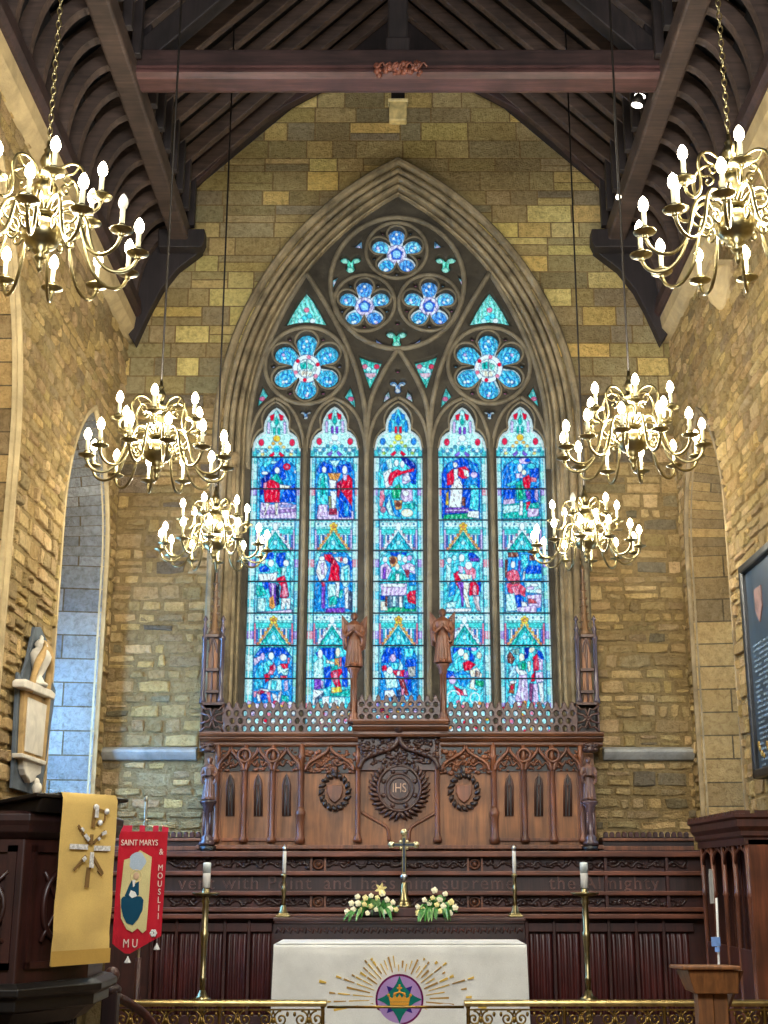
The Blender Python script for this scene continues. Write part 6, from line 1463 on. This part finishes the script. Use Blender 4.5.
# stair newel beside the pulpit
nw = thing('stair_newel', 'dark newel post with ball finial and curved rail beside the pulpit', 'post', (*at(112, 975, 10.6)[:2], 0))
x, y = nw.location.x, nw.location.y; zt = PZ(968, 10.6)
m = MB(); m.box(x-.06, x+.06, y-.06, y+.06, 0, zt-.16); m.ring(x, y, [(.08, zt-.18), (.08, zt-.14), (.04, zt-.11)], 10); m.build('post', M['mahogd'], nw, .01)
m = MB(); m.ball((x, y, zt-.05), .06, .06, .06, 14, 10); m.build('ball_finial', M['mahog'], nw)
m = MB(); m.tube(smoothpath([(x+.03, y+.1, zt-.22), (x+.08, y+.3, zt-.28), (x+.2, y+.55, zt-.42), (x+.28, y+.8, zt-.66), (x+.3, y+1.0, zt-.9)], 6), .035, 8); m.build('handrail', M['mahog'], nw)
# ------------------------------------------------------------------ red banner on its pole
YBN = 12.55
bx_ = PX(141, 880, YBN); bn = thing('processional_banner', 'red pointed church banner with a robed figure and lettering hanging from a pole', 'banner', (bx_, YBN, 0))
BZ = lambda py: PZ(py, YBN)
BX = lambda px, py=880: PX(px, py, YBN)
m = MB(); xp = BX(141.8); m.tube([(xp, YBN+.03, .02), (xp, YBN+.03, BZ(801))], .013, 8); m.ball((xp, YBN+.03, BZ(799)), .02, .02, .03); m.build('pole', m_metal('pole_brass', (206,198,170), .3), bn)
m = MB(); m.tube([(BX(116.5), YBN+.0, BZ(826.3)), (BX(176), YBN+.0, BZ(826.3))], .009, 8); m.tube([(BX(137), YBN+.01, BZ(820)), (BX(147), YBN+.01, BZ(820))], .006, 6); m.build('cross_bar', m_metal('pole_brass', (206,198,170), .3), bn)
for sd in (-1, 1):
    m = MB(); m.tube([(xp, YBN+.03, .16), (xp+sd*.12, YBN+.03, .12), (xp+sd*.24, YBN+.03, .02)], .02, 8); m.build('foot', M['mahog'], bn)
m = MB(); m.ring(xp, YBN+.03, [(.028, .05), (.028, BZ(958))], 10); m.build('wooden_shaft', M['mahog'], bn)
# cloth: wide face, the right strip turned back
def bd(px): return .0 if px < 152 else .035*(px-152)/12
YC = YBN-.03
m = MB(); g = []
cols = [117.5, 121, 126, 131, 136, 141, 146, 150, 152.5, 155, 159, 162.5, 165.5]
def lowy(px): return 943+(955-943)*(px-117)/16.5 if px < 133.5 else 955-(955-938)*(px-133.5)/(162-133.5)
for k in range(25):
    f = k/24
    row = []
    for px in cols:
        yy = 831.5+(lowy(px)-831.5)*f; px2 = px-1.8*f if px > 120 else px-1.0*f
        row.append((BX(px2), YC+bd(px)+.006*math.sin(px*.5+f*3), BZ(yy)))
    g.append(row)
m.quadgrid(g); m.build('banner_cloth', M['red'], bn)
m = MB()
for px in (121, 126.5, 138, 145.5, 153, 160, 164.5):
    pass
for (a, b) in ((119,130),(137.5,143),(151,156.5),(160,166)):
    m.quadgrid([[(BX(px), YC+bd(px)*.8+(.0 if z_ > 0 else .0), BZ(z)) for px in (a, (a+b)/2, b)] for z, z_ in ((832, 0), (829, 1), (825.6, 1))])
m.build('hanging_tabs', m_cloth('red_tab', (206,50,76)), bn)
panel = [(124,860),(131,857.5),(139.5,850.3),(151.5,857),(150.5,899),(149.5,930),(146,933),(141,928),(136,932),(130,929),(124,918),(122,895)]
one('cream_panel', m_cloth('cream_silk', (214,202,146)), bn, lambda m: m.prism([(BX(a), BZ(b)) for a, b in panel], YC-.014, YC-.009), 0)
m = MB(); m.prism([(BX(a), BZ(b)) for a, b in [(123.3,899),(125,896.5),(129,896),(134,898),(139,896),(143,896.5),(145.5,900),(145,910),(141,919),(136,925),(130,923),(126,916),(123.6,907)]], YC-.02, YC-.013)
m.prism([(BX(a), BZ(b)) for a, b in [(126.5,896),(130.5,885),(133,880),(136,884),(140,881),(140.6,895),(134,898)]], YC-.02, YC-.013); m.build('blue_robe', m_cloth('teal_robe', (14,70,98)), bn)
m = MB(); m.prism([(BX(a), BZ(b)) for a, b in [(131,895),(132.5,890),(137,892),(139,896),(134,898)]], YC-.024, YC-.019); m.prism([(BX(a), BZ(b)) for a, b in [(133.5,880),(136.5,880),(136,886),(134.5,887)]], YC-.024, YC-.019); m.build('white_veil', M['white'], bn)
p = (BX(137), BZ(876)); m = MB(); m.ball((p[0], YC-.018, p[1]), .028, .008, .034, 12, 8); m.build('face', m_cloth('flesh_silk', (214,182,150)), bn)
m = MB(); m.tube([(p[0]+.05*math.cos(t), YC-.016, p[1]+.055*math.sin(t)) for t in np.linspace(0, 6.283, 25)[:-1]], .005, 5, True); m.build('halo', m_cloth('halo_thread', (226,206,150)), bn)
m = MB(); p = (BX(137.5), BZ(861.5)); m.prism([(p[0]+.075*math.cos(t)*(1+.1*math.cos(5*t)), p[1]+.085*math.sin(t)) for t in np.linspace(0, 6.283, 25)[:-1]], YC-.018, YC-.013); m.build('pale_cloud', m_cloth('pale_blue_silk', (178,196,214)), bn)
lw = m_cloth('cream_letters', (238,218,206))
text('banner_lettering', 'SAINT MARYS', .075, (BX(138.5), YC-.012, BZ(843)), lw, bn, .004, squeeze=.78, spacing=.95)
text('banner_lettering', 'M U', .105, (BX(134.5), YC-.012, BZ(943.5)), lw, bn, .004, squeeze=.75)
text('banner_lettering', '&\n\nM\nO\nU\nS\nL\nI\nI', .078, (BX(160.4), YC+.006, BZ(884)), lw, bn, .004, squeeze=.8)
m = MB(); p = (BX(156.5), BZ(933)); 
for k in range(6): m.ball((p[0]+.02*math.cos(k*1.047), YC-.0, p[1]+.02*math.sin(k*1.047)), .016, .006, .016, 7, 5)
m.build('white_flower', M['white'], bn)
for (px, py) in ((132.5,956),(160,943)):
    m = MB(); x, z = BX(px), BZ(py); m.ring(x, YC+bd(px), [(.005, z+.0), (.008, z-.012), (.034, z-.055), (.03, z-.058)][::-1], 8); m.build('tassel', M['white'], bn)
# ------------------------------------------------------------------ right: panelled stall, staff, notice, lectern
stl = thing('clergy_stall', 'dark panelled stall with corniced canopy and slender posts behind the lectern', 'stall', (3.35, 13, 0))
SX, SY0, SY1 = 3.13, 12.12, 14.0
sz = 2.215
one('back_panel', M['stall'], stl, lambda m: m.box(3.46, 3.52, SY0, SY1, 0, sz-.2), 0)
m = MB(); 
for a in range(10): y = SY0+.1+a*.19; m.box(3.445, 3.46, y, y+.02, .5, sz-.25)
m.build('panel_bead', M['stallh'], stl)
one('end_panel', m_wood('stall_end', (106,58,36), .35), stl, lambda m: m.box(SX+.03, 3.52, SY0, SY0+.05, 0, sz-.2), .006)
one('far_panel', M['stall'], stl, lambda m: m.box(SX+.05, 3.46, SY1-.03, SY1, 0, sz-.2), 0)
one('bench', M['stall'], stl, lambda m: m.box(SX+.03, 3.46, SY0+.05, SY1, .0, .55), .01)
def corn_poly(m, ls):
    for (d0, z0), (d1, z1) in zip(ls, ls[1:]):
        v = []
        for d, z in ((d0, z0), (d1, z1)): v += [(SX-d, SY0-d, z), (3.53, SY0-d, z), (3.53, SY1, z), (SX-d, SY1, z)]
        m.add(v, [(3,2,1,0),(4,5,6,7),(0,1,5,4),(1,2,6,5),(2,3,7,6),(3,0,4,7)])
one('cornice', M['stall'], stl, lambda m: corn_poly(m, [(0, sz-.25), (0, sz-.19), (.03, sz-.17), (.03, sz-.13), (.07, sz-.09), (.07, sz-.03), (.1, sz-.01), (.1, sz+.02)]), 0)
m = MB()
for k in range(15): y = SY0-.1+k*.14; m.box(SX-.08, SX+.0, y, y+.09, sz+.021, sz+.05)
for k in range(3): x = SX-.05+k*.16; m.box(x, x+.1, SY0-.08, SY0, sz+.021, sz+.05)
m.build('battlement_edging', M['stall'], stl)
for k, y in enumerate((12.16, 12.62, 13.05, 13.5, 13.95)):
    m = MB(); m.ring(SX+.03, y, [(.035, .0), (.035, .5), (.03, .6), (.024, .62), (.024, 1.5), (.034, 1.52), (.024, 1.55), (.026, sz-.2)], 8); m.build('post', M['stallh'], stl)
    if k < 4:
        y2 = (12.16, 12.62, 13.05, 13.5, 13.95)[k+1]; c = (y+y2)/2; m = MB()
        m.tube([(SX+.03, y, 1.78), (SX+.03, y+.06, 1.9), (SX+.03, (y+c)/2+.05, 1.93), (SX+.03, c, 2.05)], .016, 6); m.tube([(SX+.03, y2, 1.78), (SX+.03, y2-.06, 1.9), (SX+.03, (y2+c)/2-.05, 1.93), (SX+.03, c, 2.05)], .016, 6)
        m.tube([(SX+.03, y+.04, 2.0), (SX+.03, c, 1.93), (SX+.03, y2-.04, 2.0)], .011, 6); m.build('arch_tracery', M['stallh'], stl)
        m = MB(); m.box(SX+.02, SX+.045, y+.03, y2-.03, .5, 1.05); m.build('front_panel', M['stall'], stl, .004)
p = at(716, 905, 12.8)
stf = thing('white_staff', 'thin white staff with a blue tag leaning by the stall posts', 'staff', (SX-.08, 12.8, 0))
q0, q1 = at(720, 990, 12.75), at(716.5, 898, 12.85); xs_ = SX-.06
d_ = (Vector(q1)-Vector(q0)); q00 = Vector(q0)-d_*((q0[2]-.0)/d_.z)
m = MB(); m.tube([tuple(q00), q1], .011, 8); m.build('shaft', M['white'], stf)
a, b = at(714, 937, 12.74), at(719.5, 952, 12.74); m = MB(); m.box(a[0]-.03, b[0]+.01, 12.72, 12.74, b[2]+.05, a[2]); m.box(a[0]+.0, b[0]+.0, 12.72, 12.74, b[2], b[2]+.045); m.build('tag', m_simple('blue_tag', (120,160,226), .5), stf, .003)
nt = thing('hanging_surplice', 'narrow grey-white cloth hanging between two stall posts', 'cloth', at(711, 870, 13.2))
a, b = at(707.5, 869, 13.22), at(714.5, 903.5, 13.22); m = MB()
m.quadgrid([[(a[0]+(b[0]-a[0])*(.1+.9*q/6 if k > 0 else .25+.6*q/6), 13.22+.015*math.sin(q*2), a[2]+(b[2]-a[2])*k/6) for q in range(7)] for k in range(7)]); m.build('cloth', m_cloth('grey_cloth', (168,166,160)), nt)
YL_ = 9.5
lc = thing('lectern', 'light oak lectern with sloping top standing in front of the brass rail', 'lectern', (PX(710, 980, YL_), YL_, 0))
lx0, lx1 = PX(688, 985, YL_), PX(734, 985, YL_); zt = PZ(965, YL_-.1)
m = MB(); x0, x1 = PX(683, 966, YL_-.2), PX(741, 966, YL_-.2)
m.prism([(YL_-.2, zt-.025), (YL_-.2, zt), (YL_+.28, zt-.02), (YL_+.28, zt-.045)], x0, x1, axis='x'); m.build('desk_top', M['lectern'], lc, .008)
m = MB(); zz = PZ(994, YL_-.12)
v = [(lx0-.03, YL_-.16, zt-.03), (lx1+.0, YL_-.16, zt-.03), (lx1+.0, YL_+.24, zt-.05), (lx0-.03, YL_+.24, zt-.05), (lx0+.02, YL_-.12, zz), (lx1, YL_-.12, zz), (lx1, YL_+.2, zz), (lx0+.02, YL_+.2, zz)]
m.add(v, [(0,1,2,3),(7,6,5,4),(0,4,5,1),(1,5,6,2),(2,6,7,3),(3,7,4,0)]); m.build('desk_box', M['lectern'], lc, .008)
m = MB(); xe = x1+.005; m.prism([(YL_-.18, zt-.03), (YL_+.26, zt-.05), (YL_+.26, zt-.3)], xe-.0, xe+.02, axis='x'); m.build('side_bracket', M['lectern'], lc, .004)
m = MB(); xm = (lx0+lx1)/2; m.box(xm-.105, xm+.0, YL_-.05, YL_+.09, .06, zz); m.box(xm+.004, xm+.1, YL_-.04, YL_+.08, .06, zz); m.build('post', M['lectern'], lc, .006)
m = MB(); m.box(xm-.25, xm+.25, YL_-.2, YL_+.22, 0, .06); m.build('foot', M['lectern'], lc, .01)
# ------------------------------------------------------------------ memorial tablet on the left wall (plane x = -3.6)
mem = thing('memorial_tablet', 'white marble memorial tablet with draped urn on a pointed slate backing', 'memorial', (-3.56, 12.95, 3.1))
def ML(px, py, X=-3.52): p = atX(px, py, X); return (p[1], p[2])
def mprism(name, mat, pts, d0, d1, bevel=.006):
    m = MB(); m.prism([ML(*q, -3.6+d1) for q in pts], -3.6+d0, -3.6+d1, axis='x'); return m.build(name, mat, mem, bevel)
mprism('slate_backing', M['slate'], [(13,788),(41,797),(56,690),(50,676),(47,640),(41,627),(35,627),(28,660),(22,680),(19,672)], .04, .075)
mprism('surround', M['tanst'], [(22,755),(45,764),(51,697),(25,686)], .075, .12)
mprism('inscription', M['marble'], [(25.5,751),(42.5,757),(47,705),(29,697)], .12, .135)
mprism('cornice', M['marble'], [(24.5,687),(55,699.5),(56,694),(52,690),(27,679),(24.5,681)], .075, .19, .012)
mprism('shelf', M['marble'], [(23,757.5),(46,765.5),(46.5,761),(23,753)], .075, .18, .01)
mprism('apron', M['marble'], [(24,758),(42,764),(41,774),(37,776),(35,781),(31,783),(29.5,780),(26,775),(24.5,769)], .075, .14, .012)
m = MB(); p = ML(29.5, 788); m.ball((-3.45, p[0], p[1]), .05, .05, .06, 10, 7); p = ML(30, 783); m.ball((-3.46, p[0], p[1]), .035, .04, .05, 8, 6); m.build('pendant', M['marble'], mem)
# carved urn under falling drapery, one fused body
m = MB()
def MP(px, py, d=.14): y, z = ML(px, py, -3.6+d); return (-3.6+d, y, z)
p0 = MP(38, 686, .13); p1 = MP(38.5, 634, .13); H_ = p1[2]-p0[2]; yc_ = p0[1]
m.ring(-3.47, yc_, [(.15, p0[2]), (.16, p0[2]+.05*H_), (.10, p0[2]+.09*H_), (.05, p0[2]+.2*H_), (.10, p0[2]+.3*H_), (.17, p0[2]+.5*H_), (.185, p0[2]+.6*H_), (.14, p0[2]+.7*H_), (.08, p0[2]+.76*H_), (.12, p0[2]+.8*H_), (.09, p0[2]+.87*H_), (.03, p0[2]+.94*H_), (.035, p0[2]+.98*H_), (.005, p0[2]+1.02*H_)], 18, .55, 1)
fg = m.build('carved_urn', M['marble'], mem)
m = MB()
for sd in (-1, 1):
    for k in range(4):
        f = k/3
        m.tube(smoothpath([(-3.44+.02*f, yc_, p0[2]+(.9-.06*k)*H_), (-3.40, yc_+sd*(.12+.04*f), p0[2]+(.72-.07*k)*H_), (-3.43, yc_+sd*(.22+.03*f), p0[2]+(.42-.06*k)*H_), (-3.46, yc_+sd*(.24+.05*f), p0[2]-.02*H_-.03*k)], 5), [.016+.018*(q/15) for q in range(16)], 7)
fg = m.build('drapery', M['tanst'], mem); r_ = fg.modifiers.new('fuse', 'REMESH'); r_.mode = 'VOXEL'; r_.voxel_size = .011; r_.use_smooth_shade = True
# ------------------------------------------------------------------ painted board on the right wall
brd = thing('painted_board', 'tall dark framed board with painted crest and faded lines of lettering', 'board', (3.58, 12.7, 2.66))
zb0, zb1, y0, y1 = 2.6, 4.72, 11.5, 12.92
def bb(name, mat, a, b, za, zb, x0, x1, bevel=.006):
    m = MB(); m.box(3.6-x0, 3.6-x1, a, b, za, zb); return m.build(name, mat, brd, bevel)
bb('panel', m_simple('slate_blue_paint', (40,58,74), .35, 0, 3, .2), y0, y1, zb0, zb1, .02, .09, 0)
FR = m_wood('board_frame', (34,36,38), .3)
for (a, b, za, zb) in ((y0, y1, zb1-.09, zb1), (y0, y1, zb0, zb0+.09), (y0, y0+.09, zb0, zb1), (y1-.09, y1, zb0, zb1)): bb('frame', FR, a, b, za, zb, .02, .14, .02)
m = MB(); rq = random.Random(6)
for k in range(24):
    z = zb1-.85-.05*k; y = y1-.2
    while y > y0+.22:
        L_ = rq.uniform(.04,.16); 
        if rq.random() < .85: m.box(3.505, 3.51, y-L_, y, z-.011, z+.011)
        y -= L_+.03
m.build('painted_lines', m_simple('faded_letters', (104,124,140), .6), brd)
m = MB(); yc_ = (y0+y1)/2+.2
m.prism([(yc_-.12, zb1-.32), (yc_+.12, zb1-.32), (yc_+.12, zb1-.52), (yc_, zb1-.66), (yc_-.12, zb1-.52)], 3.5, 3.51, axis='x'); m.build('crest', m_simple('crest_paint', (136,104,96), .5), brd)
m = MB()
for k in range(26): m.ball((3.505, rq.uniform(y0+.3, y1-.15), zb0+.26+rq.uniform(-.07,.07)), .01, .04, .03, 7, 5)
m.build('gilt_ornament', m_simple('gilt', (150,120,50), .4), brd)
# round stone corbel high on the right wall
p = atX(722, 287, 3.55); cb = thing('wall_corbel', 'pale half-round stone corbel high on the wall above the painted board', 'corbel', (3.58, p[1], p[2]))
m = MB(); r0 = .34
prof = [(r0, .0), (r0, .06), (r0*.8, .14), (r0*.5, .2), (.04, .23)]
for (ra_, dx), (rb_, dx2) in zip(prof, prof[1:]):
    n = 18; g = [[(3.6-d, p[1]+r*math.cos(PI+PI*k/n), p[2]+.1+r*math.sin(PI+PI*k/n)) for k in range(n+1)] for r, d in ((ra_, dx), (rb_, dx2))]
    m.quadgrid(g)
m.box(3.36, 3.6, p[1]-r0, p[1]+r0, p[2]+.1, p[2]+.16); m.build('block', M['plaster'], cb)
# twin spotlights under the tie beam, pendant bulb
for (px, py, nm) in ((640, 96, 'upper of two small spotlights under the right end of the tie beam'), (637, 105, 'lower of two small spotlights under the right end of the tie beam')):
    Y = 12.52 if py < 100 else 12.5; p = at(px, py, Y)
    t = thing('spotlight', nm, 'spotlight', p, 'twin spotlights'); m = MB()
    d = Vector((-.25, .1, -1)).normalized(); m.tube([tuple(Vector(p)-d*.12), tuple(Vector(p)-d*.06), p], [.04,.07,.075], 14); m.build('housing', M['iron'], t)
    m = MB(); m.tube([tuple(Vector(p)+d*.001), tuple(Vector(p)+d*.006)], .062, 14); m.build('lens', m_emit('spot_lens', (255,248,232), 6, False), t)
    m = MB(); m.tube([tuple(Vector(p)-d*.1), (p[0], 12.41, 9.95)], .01, 6); m.build('arm', M['iron'], t)
p = at(618.5, 197, 13.0); t = thing('pendant_lamp', 'small bare globe lamp hanging on a long cord by the right brace', 'lamp', p)
m = MB(); m.ball(p, .034, .034, .03, 12, 8); m.build('globe', m_emit('pendant_glow', (255,244,220), 3, False), t)
m = MB(); m.tube([(p[0], p[1], p[2]+.03), (p[0], p[1], RZ-RS*p[0]-.1)], .008, 5); m.ring(p[0], p[1], [(.02, p[2]+.025), (.02, p[2]+.07)], 8); m.build('cord', m_simple('grey_cord', (90,86,80), .6), t)
# ------------------------------------------------------------------ chandeliers: two tiers, six and twelve lights
def chandelier_proto():
    root = bpy.data.objects.new('chandelier', None); C.objects.link(root)
    m = MB(); m.ring(0, 0, [(.004, -.225), (.014, -.21), (.02, -.19), (.012, -.17), (.026, -.15), (.034, -.135), (.022, -.115), (.05, -.1), (.04, -.088), (.085, -.06), (.108, -.02), (.112, .015), (.1, .055), (.07, .085), (.045, .1)], 24); m.build('globe', M['brass'], root)
    m = MB(); m.ring(0, 0, [(.045, .1), (.07, .112), (.075, .125), (.06, .14), (.03, .155), (.026, .19), (.05, .21), (.072, .25), (.076, .28), (.055, .315), (.03, .335), (.05, .35), (.062, .362), (.05, .375), (.025, .39), (.03, .42), (.044, .45), (.034, .485), (.018, .51), (.026, .525), (.014, .54), (.012, .58)], 20); m.build('stem', M['brass'], root)
    def arm(R, zc, path, ang, rr):
        a = MB(); a.tube(smoothpath([(r, 0, z) for r, z in path], 6), rr, 8)
        return a
    up = [(.05,.36),(.09,.41),(.15,.43),(.205,.40),(.225,.33),(.215,.25),(.225,.17),(.265,.125),(.31,.14),(.326,.18),(.326,.205)]
    lo = [(.06,.125),(.12,.17),(.19,.165),(.235,.10),(.265,-.02),(.305,-.12),(.37,-.185),(.44,-.195),(.495,-.165),(.522,-.115),(.526,-.085)]
    curl_u = [(.19,.41),(.16,.37),(.12,.36),(.105,.325),(.13,.305),(.15,.325),(.14,.345)]
    curl_l = [(.235,.08),(.20,.04),(.155,.05),(.135,.01),(.155,-.025),(.185,-.01),(.18,.02),(.165,.018)]
    mu = MB(); mu.tube(smoothpath([(r, 0, z) for r, z in up], 6), .0095, 8); mu.tube(smoothpath([(r, 0, z) for r, z in curl_u], 5), .007, 6)
    ml = MB(); ml.tube(smoothpath([(r, 0, z) for r, z in lo], 6), .0105, 8); ml.tube(smoothpath([(r, 0, z) for r, z in curl_l], 5), .008, 6)
    def cup(R, z, seg=18):
        p = MB(); p.ring(R, 0, [(.01, z-.03), (.018, z-.022), (.012, z-.012), (.03, z-.004), (.062, z+.008), (.064, z+.013), (.058, z+.012), (.03, z+.006), (.018, z+.01), (.02, z+.022), (.024, z+.04), (.018, z+.045)], seg)
        c_ = MB(); c_.ring(R, 0, [(.0135, z+.03), (.0135, z+.135), (.011, z+.138)], 10)
        b = MB(); b.ring(R, 0, [(.011, z+.134), (.022, z+.148), (.028, z+.168), (.025, z+.192), (.014, z+.215), (.003, z+.228)], 12)
        return p, c_, b
    proto = {}
    for key, am, R, z in (('u', mu, .326, .205), ('l', ml, .526, -.085)):
        a = am.build('arm', M['brass'], root); p, c_, b = cup(R, z)
        proto[key] = (a, p.build('drip_pan', M['brass'], a), c_.build('candle_tube', M['ivory'], a), b.build('bulb', M['bulb'], a))
    return root, proto
root0, proto = chandelier_proto()
dead = {}
def dead_mesh(me):
    if me.name not in dead:
        d = me.copy(); d.materials.clear(); d.materials.append(M['deadbulb']); dead[me.name] = d
    return dead[me.name]
def hang(root, ztop, chain):
    m = MB()
    if chain:
        L = root.location.z+.58; k = 0; z = .585
        while z+root.location.z < ztop:
            n = 10; pts = []
            for q in range(n):
                a = 2*PI*q/n; x = .014*math.cos(a); zz = z+.022+.028*math.sin(a)
                pts.append((x, 0, zz) if k % 2 else (0, x, zz))
            m.tube(pts, .0042, 5, True); z += .044; k += 1
        m.build('chain', M['brass'], root, org=(0,0,0))
    else:
        m.tube([(0,0,.56), (0,0,ztop-root.location.z)], .009, 6); m.build('suspension_rod', M['iron'], root, org=(0,0,0))
LAMP = 500.0
def chandelier(i, px, py, D, label, chain, deads, spin):
    u, v = px-CX, CY-py; x, y, z = u*D/FPX, D*(CT-v/FPX*ST), CZ+D*(ST+v/FPX*CT)
    if i == 0: root = root0
    else:
        root = root0.copy(); C.objects.link(root)
        for ch in base_parts:
            c = ch.copy(); C.objects.link(c); c.parent = root
    root.scale = (1.07,)*3; root.location = (x, y, z-.02); root['label'] = label; root['category'] = 'chandelier'; root['group'] = 'brass chandeliers'
    fa = math.atan2(-y, -x)+math.radians(spin)                       # one upper arm points at the nave, the lower ring straddles it
    n = 0
    for key, cnt, ph in (('u', 6, 0), ('l', 12, PI/12)):
        for k in range(cnt):
            src = proto[key]
            if i == 0 and k == 0: objs = src
            else:
                a = src[0].copy(); C.objects.link(a); a.parent = root; objs = [a]
                for s in src[1:]:
                    c = s.copy(); C.objects.link(c); c.parent = a; objs.append(c)
            objs[0].rotation_euler = (0, 0, fa+ph+2*PI*k/cnt)
            if (key, k) in deads: objs[3].data = dead_mesh(src[3].data)
            elif objs[3].data.materials[0] == M['deadbulb']: objs[3].data = src[3].data
    hang(root, RZ-RS*abs(x)-.05, chain)
    ld = bpy.data.lights.new('chandelier_lamp', 'POINT'); ld.energy = LAMP*(1.0 if i > 1 else .9); ld.color = (1.0, .92, .74); ld.shadow_soft_size = .28
    lo_ = bpy.data.objects.new('chandelier_lamp', ld); C.objects.link(lo_); lo_.location = (x, y, z+.12)
base_parts = [o for o in root0.children if o.name.startswith(('globe', 'stem'))]
ST_ = [(42, 232, 7.7, 'large brass chandelier on a chain, nearest one on the pulpit side', True, [('l', 1)], 6),
       (735, 224, 7.7, 'large brass chandelier on a chain, nearest one on the lectern side', True, [], 10),
       (158, 450, 10.6, 'brass chandelier, middle of the three on the pulpit side', False, [], -8),
       (632, 440, 10.6, 'brass chandelier, middle of the three on the lectern side', False, [('l', 6)], 8),
       (214, 541, 13.9, 'brass chandelier, furthest on the pulpit side, above a reredos pinnacle', False, [], -20),
       (586, 540, 13.9, 'brass chandelier, furthest on the lectern side, above a reredos pinnacle', False, [('u', 0)], -20)]
for i, s in enumerate(ST_): chandelier(i, *s)
# ------------------------------------------------------------------ light
wd = bpy.data.worlds.new('sky'); bpy.context.scene.world = wd; wd.use_nodes = True
bg = wd.node_tree.nodes['Background']; bg.inputs['Color'].default_value = (*WORLD, 1); bg.inputs['Strength'].default_value = WSTR
def area(loc, target, size, power, col, sy=None):
    ld = bpy.data.lights.new('added_light', 'AREA'); ld.energy = power; ld.color = col; ld.shape = 'RECTANGLE'; ld.size = size; ld.size_y = sy or size
    o = bpy.data.objects.new('added_light', ld); C.objects.link(o); o.location = loc
    o.rotation_euler = (Vector(target)-Vector(loc)).to_track_quat('-Z', 'Y').to_euler(); return o
area((0, .5, 6.5), (0, 15, 5.0), 4.5, 900, (.94, .97, 1.0), 2.5)  # unseen fill lamp added above the camera to brighten reredos and altar
# daylight entering the side windows
for sd, pw, c in ((-1, 1150, (.18,.48,1.0)), (1, 90, (.5,.72,1.0))):
    area((sd*(HW+1.2), 14.4, 3.1), (sd*3.7, 15.5, 2.7), 1.3, pw, c, 2.0)
# ------------------------------------------------------------------ camera
cd = bpy.data.cameras.new('camera'); cam = bpy.data.objects.new('camera', cd); C.objects.link(cam)
cam.location = (0, 0, CZ); cam.rotation_euler = (PI/2+TH, 0, 0)
cd.sensor_fit = 'VERTICAL'; cd.sensor_height = 24.0; cd.lens = 24.0*FPX/1024; cd.shift_x = -(CX-384)/1024
cd.clip_end = 100; cd.clip_start = .05
sc = bpy.context.scene; sc.camera = cam
sc.view_settings.view_transform = 'Standard'; sc.view_settings.look = 'None'; sc.view_settings.exposure = 0.0; sc.view_settings.gamma = 1.0
sc.cycles.use_denoising = True; sc.cycles.max_bounces = 6; sc.cycles.diffuse_bounces = 4; sc.cycles.glossy_bounces = 3; sc.cycles.transmission_bounces = 3
sc.cycles.sample_clamp_indirect = 4.0; sc.cycles.caustics_reflective = False; sc.cycles.caustics_refractive = False
